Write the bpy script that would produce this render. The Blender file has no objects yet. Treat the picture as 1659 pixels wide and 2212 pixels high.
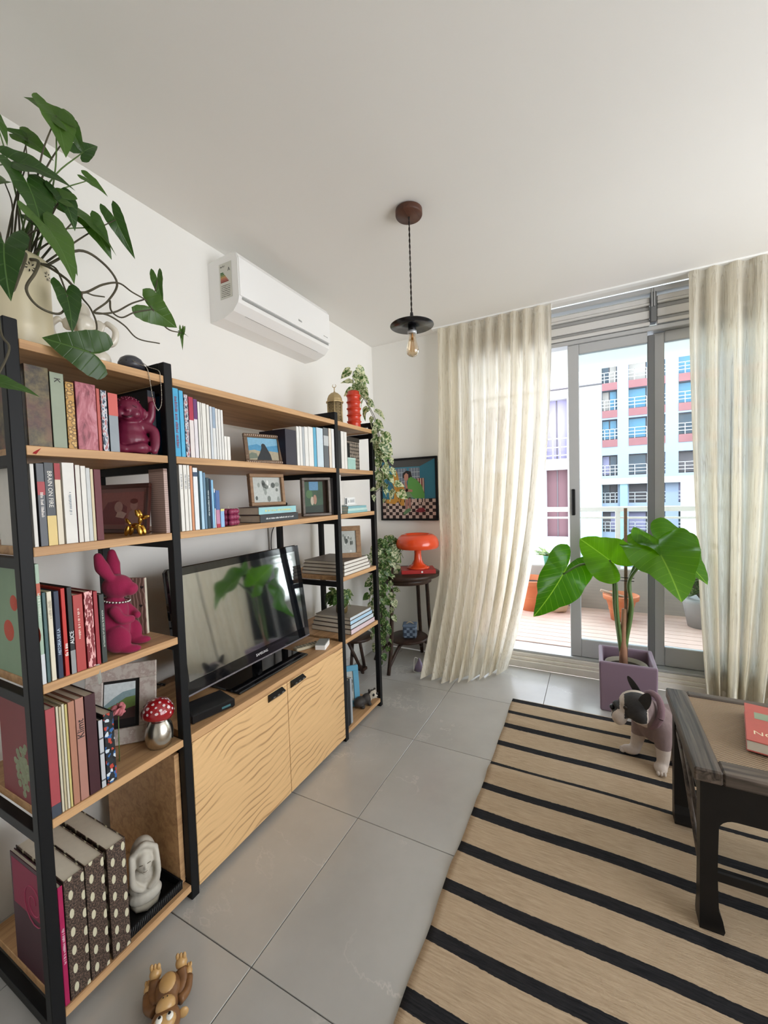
import bpy, bmesh, math, random
from mathutils import Vector, Matrix, Euler, noise as mnoise

S = bpy.context.scene
COL = S.collection
PI = math.pi

# ------------------------------------------------------------ camera
cam_data = bpy.data.cameras.new('camera')
cam = bpy.data.objects.new('camera', cam_data)
COL.objects.link(cam)
cam_data.sensor_fit = 'HORIZONTAL'
cam_data.sensor_width = 36.0
cam_data.lens = 36.0 * 876.4 / 1659.0
cam_data.clip_start = 0.02
cam_data.clip_end = 400
YAW, PITCH, ROLL = 0.4785, -0.0446, -0.0313
_f = Vector((-math.sin(YAW) * math.cos(PITCH), math.cos(YAW) * math.cos(PITCH), math.sin(PITCH)))
_r = Vector((math.cos(YAW), math.sin(YAW), 0))
_u = _r.cross(_f)
_r2 = _r * math.cos(ROLL) + _u * math.sin(ROLL)
_u2 = -_r * math.sin(ROLL) + _u * math.cos(ROLL)
cam.matrix_world = Matrix(((_r2.x, _u2.x, -_f.x, 0), (_r2.y, _u2.y, -_f.y, 0), (_r2.z, _u2.z, -_f.z, 1.4), (0, 0, 0, 1)))
S.camera = cam

# ------------------------------------------------------------ sky, sun, exposure
world = bpy.data.worlds.new('sky')
S.world = world
world.use_nodes = True
_nt = world.node_tree
_bg = _nt.nodes['Background']
_tc = _nt.nodes.new('ShaderNodeTexCoord')
_sx = _nt.nodes.new('ShaderNodeSeparateXYZ')
_cr = _nt.nodes.new('ShaderNodeValToRGB')
_nt.links.new(_tc.outputs['Generated'], _sx.inputs[0])
_nt.links.new(_sx.outputs['Z'], _cr.inputs[0])
_cr.color_ramp.elements[0].color = (0.95, 0.97, 1.0, 1)
_cr.color_ramp.elements[1].color = (0.72, 0.86, 1.0, 1)
_nt.links.new(_cr.outputs[0], _bg.inputs[0])
_bg.inputs[1].default_value = SKY_STRENGTH = 1.0

sun_data = bpy.data.lights.new('sun', 'SUN')
sun_data.energy = 0.3
sun_data.angle = math.radians(1.0)
sun_data.color = (1.0, 0.95, 0.87)
sun = bpy.data.objects.new('sun', sun_data)
COL.objects.link(sun)
sun.rotation_euler = Vector((-0.22, 0.62, -0.95)).to_track_quat('-Z', 'Y').to_euler()
sun.location = (0, 0, 12)

S.view_settings.view_transform = 'Standard'
S.view_settings.look = 'None'
S.view_settings.exposure = 2.9
S.view_settings.gamma = 1.0
S.view_settings.use_curve_mapping = False
S.cycles.max_bounces = 14
S.cycles.diffuse_bounces = 9
S.cycles.glossy_bounces = 5
S.cycles.transmission_bounces = 10
S.cycles.transparent_max_bounces = 24
S.cycles.use_denoising = True
S.cycles.sample_clamp_indirect = 6.0
S.cycles.caustics_reflective = False
S.cycles.caustics_refractive = False


def portal(name, loc, rot, sx, sy):
    d = bpy.data.lights.new(name, 'AREA')
    d.shape = 'RECTANGLE'
    d.size = sx
    d.size_y = sy
    d.cycles.is_portal = True
    o = bpy.data.objects.new(name, d)
    COL.objects.link(o)
    o.location = loc
    o.rotation_euler = rot
    return o


# ------------------------------------------------------------ room dimensions
XW, YC, H = -1.788, 3.303, 2.734       # wall with the shelves, wall with the door, ceiling
XR, YR = 2.55, -2.6                    # the unseen right wall and the wall behind the camera
DX0, DX1 = -0.98, 1.95                 # door opening
portal('door_portal', ((DX0 + DX1) / 2, YC + 0.12, 1.42), (PI / 2, 0, 0), DX1 - DX0, 2.55)
portal('added_window_portal', (XR + 0.06, 1.3, 1.4), (0, PI / 2, 0), 2.2, 3.2)  # portal of the added side window

# ============================================================ helpers
def rgb(h):
    """sRGB hex -> linear"""
    h = h.lstrip('#')
    c = [int(h[i:i + 2], 16) / 255 for i in (0, 2, 4)]
    return tuple(x / 12.92 if x <= 0.04045 else ((x + 0.055) / 1.055) ** 2.4 for x in c) + (1.0,)


MATS = {}


def new_mat(name):
    m = bpy.data.materials.new(name)
    m.use_nodes = True
    return m, m.node_tree, m.node_tree.nodes['Principled BSDF']


def mat(name, color, rough=0.6, metal=0.0, var=0.0, scale=20.0, bump=0.0, bscale=80.0, coat=0.0, sheen=0.0,
        alpha=None, trans=0.0, spec=0.5, sss=0.0):
    if name in MATS:
        return MATS[name]
    m, nt, b = new_mat(name)
    c = rgb(color) if isinstance(color, str) else tuple(color)
    b.inputs['Base Color'].default_value = c
    b.inputs['Roughness'].default_value = rough
    b.inputs['Metallic'].default_value = metal
    b.inputs['Coat Weight'].default_value = coat
    b.inputs['Specular IOR Level'].default_value = spec
    if sheen:
        b.inputs['Sheen Weight'].default_value = sheen
    if trans:
        b.inputs['Transmission Weight'].default_value = trans
    if var > 0:
        tc = nt.nodes.new('ShaderNodeTexCoord')
        n = nt.nodes.new('ShaderNodeTexNoise')
        n.inputs['Scale'].default_value = scale
        n.inputs['Detail'].default_value = 5
        nt.links.new(tc.outputs['Object'], n.inputs['Vector'])
        mx = nt.nodes.new('ShaderNodeMix')
        mx.data_type = 'RGBA'
        mx.inputs['A'].default_value = tuple(max(0, x * (1 - var)) for x in c[:3]) + (1,)
        mx.inputs['B'].default_value = tuple(min(1, x * (1 + var)) for x in c[:3]) + (1,)
        nt.links.new(n.outputs['Fac'], mx.inputs['Factor'])
        nt.links.new(mx.outputs['Result'], b.inputs['Base Color'])
    if bump > 0:
        tc = nt.nodes.new('ShaderNodeTexCoord')
        n2 = nt.nodes.new('ShaderNodeTexNoise')
        n2.inputs['Scale'].default_value = bscale
        n2.inputs['Detail'].default_value = 4
        bp = nt.nodes.new('ShaderNodeBump')
        bp.inputs['Strength'].default_value = bump
        bp.inputs['Distance'].default_value = 0.004
        nt.links.new(tc.outputs['Object'], n2.inputs['Vector'])
        nt.links.new(n2.outputs['Fac'], bp.inputs['Height'])
        nt.links.new(bp.outputs['Normal'], b.inputs['Normal'])
    MATS[name] = m
    return m


class N:
    """tiny node-graph helper"""
    def __init__(self, nt):
        self.nt = nt

    def add(self, kind, **kw):
        n = self.nt.nodes.new('ShaderNode' + kind)
        for k, v in kw.items():
            if k.startswith('i_'):
                n.inputs[k[2:].replace('_', ' ')].default_value = v
            else:
                setattr(n, k, v)
        return n

    def link(self, a, b):
        self.nt.links.new(a, b)

    def ramp(self, fac, stops, interp='LINEAR'):
        r = self.nt.nodes.new('ShaderNodeValToRGB')
        r.color_ramp.interpolation = interp
        e = r.color_ramp.elements
        while len(e) < len(stops):
            e.new(0.5)
        for el, (pos, c) in zip(e, stops):
            el.position = pos
            el.color = rgb(c) if isinstance(c, str) else (tuple(c) if len(c) == 4 else tuple(c) + (1,))
        self.link(fac, r.inputs[0])
        return r.outputs[0]

    def math(self, op, a, b=None):
        n = self.nt.nodes.new('ShaderNodeMath')
        n.operation = op
        for i, v in enumerate((a, b)):
            if v is None:
                continue
            if isinstance(v, (int, float)):
                n.inputs[i].default_value = v
            else:
                self.link(v, n.inputs[i])
        return n.outputs[0]

    def mix(self, fac, a, b, blend='MIX'):
        n = self.nt.nodes.new('ShaderNodeMix')
        n.data_type = 'RGBA'
        n.blend_type = blend
        for k, v in (('Factor', fac), ('A', a), ('B', b)):
            if isinstance(v, str):
                v = rgb(v)
            if isinstance(v, (int, float, tuple)):
                n.inputs[k].default_value = v
            else:
                self.link(v, n.inputs[k])
        return n.outputs['Result']

    def coords(self, scale=(1, 1, 1), rot=(0, 0, 0), out='Object', loc=(0, 0, 0)):
        tc = self.nt.nodes.new('ShaderNodeTexCoord')
        mp = self.nt.nodes.new('ShaderNodeMapping')
        mp.inputs['Scale'].default_value = scale
        mp.inputs['Rotation'].default_value = rot
        mp.inputs['Location'].default_value = loc
        self.link(tc.outputs[out], mp.inputs[0])
        return mp.outputs[0]

    def noise(self, vec, scale, detail=4, rough=0.5, dist=0.0, out='Fac'):
        n = self.nt.nodes.new('ShaderNodeTexNoise')
        n.inputs['Scale'].default_value = scale
        n.inputs['Detail'].default_value = detail
        n.inputs['Roughness'].default_value = rough
        n.inputs['Distortion'].default_value = dist
        self.link(vec, n.inputs['Vector'])
        return n.outputs[out]

    def bump(self, height, bsdf, strength=0.3, dist=0.004):
        n = self.nt.nodes.new('ShaderNodeBump')
        n.inputs['Strength'].default_value = strength
        n.inputs['Distance'].default_value = dist
        self.link(height, n.inputs['Height'])
        self.link(n.outputs[0], bsdf.inputs['Normal'])


def frame_from(d, up=Vector((0, 0, 1))):
    d = d.normalized()
    if abs(d.dot(up)) > 0.98:
        up = Vector((1, 0, 0))
    a = d.cross(up).normalized()
    return a, a.cross(d).normalized()


class MB:
    """collects shapes, builds ONE mesh object"""
    def __init__(self):
        self.v, self.f, self.mi, self.sm = [], [], [], []

    def raw(self, verts, faces, m=0, smooth=False, M=None):
        o = len(self.v)
        for p in verts:
            p = Vector(p)
            self.v.append(M @ p if M is not None else p)
        for q in faces:
            self.f.append(tuple(i + o for i in q))
            self.mi.append(m)
            self.sm.append(smooth)
        return self

    def box(self, lo, hi, m=0, M=None, bev=0.0):
        x0, y0, z0 = (min(a, b) for a, b in zip(lo, hi))
        x1, y1, z1 = (max(a, b) for a, b in zip(lo, hi))
        if bev <= 0:
            v = [(x, y, z) for z in (z0, z1) for y in (y0, y1) for x in (x0, x1)]
            return self.raw(v, [(0, 2, 3, 1), (4, 5, 7, 6), (0, 1, 5, 4), (2, 6, 7, 3), (0, 4, 6, 2), (1, 3, 7, 5)], m, False, M)
        b = min(bev, (x1 - x0) * .45, (y1 - y0) * .45, (z1 - z0) * .45)
        v, idx = [], {}
        for cx in (0, 1):
            for cy in (0, 1):
                for cz in (0, 1):
                    X, Y, Z = (x1 if cx else x0), (y1 if cy else y0), (z1 if cz else z0)
                    ix, iy, iz = X + (-b if cx else b), Y + (-b if cy else b), Z + (-b if cz else b)
                    for k, q in (('x', (X, iy, iz)), ('y', (ix, Y, iz)), ('z', (ix, iy, Z))):
                        idx[(cx, cy, cz, k)] = len(v)
                        v.append(q)
        I = lambda a, c, d, k: idx[(a, c, d, k)]
        f = []
        for s in (0, 1):
            q = [I(s, 0, 0, 'x'), I(s, 1, 0, 'x'), I(s, 1, 1, 'x'), I(s, 0, 1, 'x')]
            f.append(q if s else q[::-1])
            q = [I(0, s, 0, 'y'), I(0, s, 1, 'y'), I(1, s, 1, 'y'), I(1, s, 0, 'y')]
            f.append(q if s else q[::-1])
            q = [I(0, 0, s, 'z'), I(1, 0, s, 'z'), I(1, 1, s, 'z'), I(0, 1, s, 'z')]
            f.append(q if s else q[::-1])
        for a in (0, 1):
            for c in (0, 1):
                f.append([I(a, c, 0, 'x'), I(a, c, 1, 'x'), I(a, c, 1, 'y'), I(a, c, 0, 'y')])
                f.append([I(a, 0, c, 'x'), I(a, 1, c, 'x'), I(a, 1, c, 'z'), I(a, 0, c, 'z')])
                f.append([I(0, a, c, 'y'), I(1, a, c, 'y'), I(1, a, c, 'z'), I(0, a, c, 'z')])
                for d in (0, 1):
                    f.append([I(a, c, d, 'x'), I(a, c, d, 'y'), I(a, c, d, 'z')])
        return self.raw(v, f, m, False, M)

    def tube(self, pts, r, seg=8, m=0, cap=True, smooth=True, M=None, flat=1.0):
        pts = [Vector(p) for p in pts]
        n = len(pts)
        rr = r if isinstance(r, (list, tuple)) else [r] * n
        v, f = [], []
        a = None
        for i in range(n):
            d = pts[min(i + 1, n - 1)] - pts[max(i - 1, 0)]
            if d.length < 1e-9:
                d = Vector((0, 0, 1))
            if a is None:
                a, b = frame_from(d)
            else:
                d.normalize()
                a = (a - d * a.dot(d))
                if a.length < 1e-6:
                    a, b = frame_from(d)
                a.normalize()
                b = a.cross(d).normalized()
            for k in range(seg):
                t = 2 * PI * k / seg
                v.append(pts[i] + a * (math.cos(t) * rr[i]) + b * (math.sin(t) * rr[i] * flat))
        for i in range(n - 1):
            for k in range(seg):
                k2 = (k + 1) % seg
                f.append((i * seg + k, (i + 1) * seg + k, (i + 1) * seg + k2, i * seg + k2))
        if cap:
            f.append(tuple(range(seg)))
            f.append(tuple((n - 1) * seg + k for k in range(seg))[::-1])
        return self.raw(v, f, m, smooth, M)

    def lathe(self, prof, seg=24, m=0, smooth=True, M=None, c=(0, 0, 0), cap=True):
        v, f = [], []
        c = Vector(c)
        for (r, z) in prof:
            for k in range(seg):
                t = 2 * PI * k / seg
                v.append(c + Vector((r * math.cos(t), r * math.sin(t), z)))
        n = len(prof)
        for i in range(n - 1):
            for k in range(seg):
                k2 = (k + 1) % seg
                f.append((i * seg + k, i * seg + k2, (i + 1) * seg + k2, (i + 1) * seg + k))
        if cap:
            f.append(tuple(range(seg))[::-1])
            f.append(tuple((n - 1) * seg + k for k in range(seg)))
        return self.raw(v, f, m, smooth, M)

    def ell(self, c, r, seg=16, rings=10, m=0, M=None, rot=None):
        c = Vector(c)
        R = Euler(rot).to_matrix() if rot else None
        v, f = [], []
        for i in range(rings + 1):
            ph = PI * i / rings
            for k in range(seg):
                t = 2 * PI * k / seg
                p = Vector((r[0] * math.sin(ph) * math.cos(t), r[1] * math.sin(ph) * math.sin(t), r[2] * math.cos(ph)))
                if R:
                    p = R @ p
                v.append(c + p)
        for i in range(rings):
            for k in range(seg):
                k2 = (k + 1) % seg
                a = (i * seg + k, (i + 1) * seg + k, (i + 1) * seg + k2, i * seg + k2)
                f.append(a)
        return self.raw(v, f, m, True, M)

    def prism(self, poly, depth, m=0, M=None, smooth=False):
        """poly in local XY, extruded along +Z by depth"""
        n = len(poly)
        v = [(p[0], p[1], 0) for p in poly] + [(p[0], p[1], depth) for p in poly]
        f = [tuple(range(n))[::-1], tuple(range(n, 2 * n))]
        for i in range(n):
            j = (i + 1) % n
            f.append((i, j, n + j, n + i))
        return self.raw(v, f, m, smooth, M)

    def build(self, name, mats, parent=None, loc=None, rot=None, merge=False):
        me = bpy.data.meshes.new(name)
        me.from_pydata([tuple(p) for p in self.v], [], self.f)
        for mt in (mats if isinstance(mats, (list, tuple)) else [mats]):
            me.materials.append(mt)
        me.polygons.foreach_set('material_index', self.mi)
        me.polygons.foreach_set('use_smooth', self.sm)
        if merge:
            bm = bmesh.new()
            bm.from_mesh(me)
            bmesh.ops.remove_doubles(bm, verts=bm.verts, dist=1e-5)
            bmesh.ops.recalc_face_normals(bm, faces=bm.faces)
            bm.to_mesh(me)
            bm.free()
        me.update()
        o = bpy.data.objects.new(name, me)
        COL.objects.link(o)
        o.parent = parent
        if loc is not None:
            o.location = loc
        if rot is not None:
            o.rotation_euler = rot
        return o


def thing(name, label, cat, loc=(0, 0, 0), rz=0.0, group=None):
    o = bpy.data.objects.new(name, None)
    o.empty_display_size = 0.05
    COL.objects.link(o)
    o.location = loc
    o.rotation_euler = (0, 0, rz)
    o['label'] = label
    o['category'] = cat
    if group:
        o['group'] = group
    return o


def tag(o, label, cat, group=None):
    o['label'] = label
    o['category'] = cat
    if group:
        o['group'] = group
    return o


def struct(o, label=None):
    o['kind'] = 'structure'
    if label:
        o['label'] = label
    return o


def clone(o, parent, loc=None, rot=None, scale=None, name=None):
    c = o.copy()
    if name:
        c.name = name
    COL.objects.link(c)
    c.parent = parent
    if loc is not None:
        c.location = loc
    if rot is not None:
        c.rotation_euler = rot
    if scale is not None:
        c.scale = scale if isinstance(scale, (tuple, list, Vector)) else (scale,) * 3
    return c


def text(s, size, m, parent, M, name='lettering', extrude=0.0003, align='CENTER', sx=1.0):
    cu = bpy.data.curves.new('t', 'FONT')
    cu.body = s
    cu.size = size
    cu.align_x = align
    cu.align_y = 'CENTER'
    cu.extrude = extrude
    cu.resolution_u = 2
    to = bpy.data.objects.new('t', cu)
    COL.objects.link(to)
    me = bpy.data.meshes.new_from_object(to.evaluated_get(bpy.context.evaluated_depsgraph_get()))
    bpy.data.objects.remove(to)
    bpy.data.curves.remove(cu)
    me.materials.clear()
    me.materials.append(m)
    me.transform(Matrix.Diagonal((sx, 1, 1, 1)))
    o = bpy.data.objects.new(name, me)
    COL.objects.link(o)
    o.parent = parent
    o.matrix_local = M
    return o


def strokes(length, size, m, parent, M, seed=1, name='print_marks'):
    """a line of print too small to read: irregular upright marks along local X, centred"""
    r = random.Random(seed)
    mb = MB()
    x = -length / 2
    while x < length / 2:
        w = size * r.uniform(0.16, 0.34)
        h = size * r.uniform(0.55, 0.95)
        mb.box((x, -size * 0.45, 0), (min(x + w, length / 2), -size * 0.45 + h, 0.0003))
        x += w + size * (r.uniform(0.12, 0.22) if r.random() < 0.82 else 0.6)
    return mb.build(name, m, parent, None, None) if M is None else _placed(mb, name, m, parent, M)


def _placed(mb, name, m, parent, M):
    o = mb.build(name, m, parent)
    o.matrix_local = M
    return o


def mframe(origin, xdir, ydir):
    """matrix whose local X,Y,Z = xdir, ydir, xdir x ydir at origin"""
    x = Vector(xdir).normalized()
    y = Vector(ydir)
    y = (y - x * y.dot(x)).normalized()
    z = x.cross(y)
    M = Matrix((x, y, z)).transposed().to_4x4()
    M.translation = Vector(origin)
    return M


def catmull(pts, n=6):
    P = [Vector(p) for p in pts]
    if len(P) < 3:
        return P
    Q = [P[0] * 2 - P[1]] + P + [P[-1] * 2 - P[-2]]
    out = []
    for i in range(1, len(Q) - 2):
        for k in range(n):
            t = k / n
            a, b, c, d = Q[i - 1], Q[i], Q[i + 1], Q[i + 2]
            out.append(0.5 * ((2 * b) + (c - a) * t + (2 * a - 5 * b + 4 * c - d) * t * t + (3 * b - a - 3 * c + d) * t ** 3))
    out.append(P[-1])
    return out


def skin_body(name, joints, edges, mats, parent=None, sub=2, root=0, smooth_iter=0):
    """joints: list of ((x,y,z), (rx, ry)); one continuous skinned surface"""
    me = bpy.data.meshes.new(name)
    me.from_pydata([j[0] for j in joints], edges, [])
    o = bpy.data.objects.new(name, me)
    COL.objects.link(o)
    sm = o.modifiers.new('skin', 'SKIN')
    sm.use_smooth_shade = True
    for i, j in enumerate(joints):
        sv = me.skin_vertices[0].data[i]
        r = j[1] if isinstance(j[1], tuple) else (j[1], j[1])
        sv.radius = r
        sv.use_root = (i == root)
    ss = o.modifiers.new('sub', 'SUBSURF')
    ss.levels = ss.render_levels = sub
    dg = bpy.context.evaluated_depsgraph_get()
    dg.update()
    m2 = bpy.data.meshes.new_from_object(o.evaluated_get(dg))
    bpy.data.objects.remove(o)
    m2.materials.clear()
    for mt in (mats if isinstance(mats, (list, tuple)) else [mats]):
        m2.materials.append(mt)
    for pl in m2.polygons:
        pl.use_smooth = True
    o2 = bpy.data.objects.new(name, m2)
    COL.objects.link(o2)
    o2.parent = parent
    return o2

# ============================================================ surface materials
M_wall = mat('plaster_wall', (0.84, 0.83, 0.795, 1), 0.92, var=0.02, scale=3, bump=0.05, bscale=60)
M_ceil = mat('plaster_ceiling', (0.80, 0.785, 0.755, 1), 0.95, var=0.02, scale=1.5, bump=0.03, bscale=30)
M_alu = mat('aluminium', (0.52, 0.53, 0.54, 1), 0.42, 0.4)
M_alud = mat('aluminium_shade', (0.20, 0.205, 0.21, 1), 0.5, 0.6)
M_black = mat('black_powder_coat', (0.006, 0.0063, 0.007, 1), 0.5, spec=0.22)
M_blackp = mat('black_plastic', (0.006, 0.006, 0.007, 1), 0.3, spec=0.35)
M_white = mat('white_plastic', (0.86, 0.86, 0.85, 1), 0.35)
M_whitep = mat('white_paint', (0.85, 0.85, 0.83, 1), 0.5)


def make_tile():
    m, nt, b = new_mat('grey_stone_tile')
    n = N(nt)
    oi = n.add('ObjectInfo')
    tc = n.add('TexCoord')
    ad = n.add('VectorMath', operation='ADD')
    sc = n.add('VectorMath', operation='SCALE')
    sc.inputs['Scale'].default_value = 37.0
    n.link(oi.outputs['Location'], sc.inputs[0])
    n.link(tc.outputs['Object'], ad.inputs[0])
    n.link(sc.outputs[0], ad.inputs[1])
    v = ad.outputs[0]
    cloud = n.noise(v, 2.2, 6, 0.6)
    base = n.ramp(cloud, [(0.3, (0.40, 0.388, 0.365)), (0.7, (0.475, 0.462, 0.44))])
    ve = n.noise(v, 1.1, 7, 0.62, 0.35)
    d = n.math('ABSOLUTE', n.math('SUBTRACT', ve, 0.52))
    vein = n.ramp(d, [(0.0, (1, 1, 1)), (0.006, (0, 0, 0))])
    msk = n.ramp(n.noise(v, 3.0, 2), [(0.45, (0, 0, 0)), (0.62, (0.32, 0.32, 0.32))])
    col = n.mix(n.math('MULTIPLY', vein, msk), base, (0.78, 0.73, 0.68, 1))
    n.link(col, b.inputs['Base Color'])
    b.inputs['Roughness'].default_value = 0.22
    b.inputs['Specular IOR Level'].default_value = 0.75
    n.bump(n.noise(v, 90, 3), b, 0.03, 0.002)
    return m


M_tile = make_tile()
M_grout = mat('dark_grout', (0.09, 0.088, 0.084, 1), 0.9)


def make_glass():
    m, nt, b = new_mat('clear_pane')
    n = N(nt)
    out = nt.nodes['Material Output']
    g = n.add('BsdfGlossy')
    g.inputs['Roughness'].default_value = 0.02
    t = n.add('BsdfTransparent')
    t.inputs[0].default_value = (0.93, 0.97, 0.96, 1)
    lw = n.add('Fresnel')
    lw.inputs[0].default_value = 1.45
    mx = n.add('MixShader')
    n.link(lw.outputs[0], mx.inputs[0])
    n.link(t.outputs[0], mx.inputs[1])
    n.link(g.outputs[0], mx.inputs[2])
    n.link(mx.outputs[0], out.inputs[0])
    return m


M_glass = make_glass()

# ============================================================ room shell
TS = 0.617
fl = MB()
fl.box((XW - 0.15, YR - 0.15, -0.12), (XR + 0.15, YC - 0.03, -0.004))
floor = struct(fl.build('floor', M_grout), 'grey stone tiled living room floor')
tx0, ty0 = -0.92, 0.82
tile_mesh = None
for i in range(-2, 7):
    for j in range(-6, 5):
        x0, x1 = tx0 + i * TS, tx0 + (i + 1) * TS
        y0, y1 = ty0 + j * TS, ty0 + (j + 1) * TS
        g = 0.0013
        a0, a1, b0, b1 = max(x0 + g, XW), min(x1 - g, XR), max(y0 + g, YR), min(y1 - g, YC - 0.033)
        if a1 - a0 < 0.01 or b1 - b0 < 0.01:
            continue
        full = abs((a1 - a0) - (TS - 2 * g)) < 1e-4 and abs((b1 - b0) - (TS - 2 * g)) < 1e-4
        if full and tile_mesh is not None:
            o = bpy.data.objects.new('tile', tile_mesh)
            COL.objects.link(o)
            o.parent = floor
            o.location = ((a0 + a1) / 2, (b0 + b1) / 2, 0)
        else:
            hx, hy = (a1 - a0) / 2, (b1 - b0) / 2
            o = MB().box((-hx, -hy, -0.008), (hx, hy, 0), bev=0.0012).build('tile', M_tile, floor, ((a0 + a1) / 2, (b0 + b1) / 2, 0))
            if full:
                tile_mesh = o.data

struct(MB().box((XW - 0.15, YR - 0.15, H), (XR + 0.15, YC + 0.02, H + 0.2)).build('ceiling', M_ceil))
struct(MB().box((XW - 0.15, YR - 0.15, -0.1), (XW, YC + 0.15, H + 0.1)).build('wall_left', M_wall))
wb = MB()
wb.box((XW, YC, -0.1), (DX0, YC + 0.15, H + 0.1))
wb.box((DX1, YC, -0.1), (XR + 0.15, YC + 0.15, H + 0.1))
wb.box((DX0, YC + 0.11, 2.715), (DX1, YC + 0.15, H + 0.1))
struct(wb.build('wall_back', M_wall))
# plain wall behind the camera; side wall with a wide window added to light the room
wr = MB()
wr.box((XW, YR - 0.12, -0.1), (XR + 0.12, YR, H))
struct(wr.build('wall_rear', M_wall))
ws = MB()
ws.box((XR, YR, -0.1), (XR + 0.12, -0.3, H))
ws.box((XR, 2.9, -0.1), (XR + 0.12, YC, H))
ws.box((XR, -0.3, -0.1), (XR + 0.12, 2.9, 0.30))
ws.box((XR, -0.3, 2.5), (XR + 0.12, 2.9, H))
struct(ws.build('wall_right', M_wall))


def make_added_window(name, a, b, z0, z1, axis, at):
    f = MB()
    w = 0.05

    def bx(u0, u1, q0, q1, mb):
        if axis == 'x':
            mb.box((u0, at - 0.09, q0), (u1, at - 0.04, q1))
        else:
            mb.box((at + 0.04, u0, q0), (at + 0.09, u1, q1))
    bx(a, b, z0, z0 + w, f)
    bx(a, b, z1 - w, z1, f)
    for u in (a, (a + b) / 2 - w / 2, b - w):
        bx(u, u + w, z0, z1, f)
    o = struct(f.build(name, M_alu))
    return o


make_added_window('window_added', -0.3, 2.9, 0.30, 2.5, 'y', XR)  # added window, out of view, brightens the room from the side
# baseboards
struct(MB().box((XW, 2.35, 0), (XW + 0.012, YC, 0.075)).build('baseboard_left', M_whitep))
struct(MB().box((XW + 0.012, YC - 0.012, 0), (DX0, YC, 0.075)).build('baseboard_back', mat('grey_baseboard', (0.42, 0.39, 0.36, 1), 0.6)))

# ------------------------------------------------------------ threshold, built of worn steps
M_sill = mat('worn_white_sill', (0.84, 0.79, 0.72, 1), 0.6, var=0.16, scale=9, bump=0.35, bscale=35)
sill = struct(MB().box((DX0, 3.27, 0), (DX1, 3.50, 0.055), bev=0.004).build('trim_1', M_sill), 'worn whitewashed stepped door threshold')
MB().box((DX0, 3.285, 0.055), (DX1, 3.50, 0.078), bev=0.004).build('step', M_sill, sill)
MB().box((DX0, 3.300, 0.078), (DX1, 3.50, 0.108), bev=0.004).build('step', M_sill, sill)
MB().box((DX0, 3.312, 0.108), (DX1, 3.50, 0.126), bev=0.003).build('track', M_alu, sill)

# ------------------------------------------------------------ sliding door, transom with slats
door = bpy.data.objects.new('door_1', None)
COL.objects.link(door)
struct(door, 'aluminium framed sliding balcony door')
YD = 3.335


def bar(name, x0, x1, z0, z1, y0=YD, y1=YD + 0.04, m=None, par=None, bev=0.004):
    return MB().box((x0, y0, z0), (x1, y1, z1), bev=bev).build(name, m or M_alu, par or door)


# front leaf
bar('stile', -0.166, -0.092, 0.128, 2.445)
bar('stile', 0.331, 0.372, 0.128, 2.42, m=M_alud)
bar('rail', -0.092, 0.331, 2.372, 2.445)
bar('rail', -0.092, 0.331, 0.128, 0.262)
MB().box((-0.092, YD + 0.016, 0.262), (0.331, YD + 0.022, 2.372)).build('pane', M_glass, door)
g = MB().box((-0.150, YD - 0.012, 1.196), (-0.124, YD, 1.392), bev=0.006).build('handle', M_blackp, door)
# rear leaf
bar('stile', 0.366, 0.432, 0.128, 2.44, YD + 0.045, YD + 0.085)
bar('rail', 0.432, 1.90, 2.372, 2.445, YD + 0.045, YD + 0.085)
bar('rail', 0.432, 1.90, 0.128, 0.262, YD + 0.045, YD + 0.085)
MB().box((0.432, YD + 0.060, 0.262), (1.90, YD + 0.066, 2.372)).build('pane', M_glass, door)
bar('frame', -0.98, -0.93, 0.128, 2.45, YD, YD + 0.09)
bar('frame', 1.90, 1.95, 0.128, 2.45, YD, YD + 0.09)
bar('frame', DX0, DX1, 2.445, 2.475, YD - 0.01, YD + 0.09)
# transom above the door: slatted shutter bands in two fields
win = bpy.data.objects.new('window_1', None)
COL.objects.link(win)
struct(win, 'slatted aluminium transom above the balcony door')
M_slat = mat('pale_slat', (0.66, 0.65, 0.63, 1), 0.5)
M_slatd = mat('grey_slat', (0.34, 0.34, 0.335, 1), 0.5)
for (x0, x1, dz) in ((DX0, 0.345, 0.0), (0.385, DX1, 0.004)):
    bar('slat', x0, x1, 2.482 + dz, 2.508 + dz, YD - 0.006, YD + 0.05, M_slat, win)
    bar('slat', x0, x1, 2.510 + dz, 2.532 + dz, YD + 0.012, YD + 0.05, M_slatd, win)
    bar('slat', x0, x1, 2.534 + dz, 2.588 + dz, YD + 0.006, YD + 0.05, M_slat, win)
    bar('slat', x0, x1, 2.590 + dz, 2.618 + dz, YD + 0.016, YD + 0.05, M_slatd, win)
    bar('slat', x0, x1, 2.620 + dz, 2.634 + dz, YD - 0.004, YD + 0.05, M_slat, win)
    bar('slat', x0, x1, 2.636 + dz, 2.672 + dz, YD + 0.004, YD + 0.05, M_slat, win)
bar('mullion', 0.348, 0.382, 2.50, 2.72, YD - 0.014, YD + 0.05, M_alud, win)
bar('bracket', 0.352, 0.358, 2.60, 2.72, YD - 0.022, YD - 0.014, M_alu, win, 0.001)
bar('bracket', 0.366, 0.372, 2.60, 2.72, YD - 0.022, YD - 0.014, M_alu, win, 0.001)
bar('header', DX0, DX1, 2.695, 2.73, YD - 0.015, YD + 0.06, M_alu, win)

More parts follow.
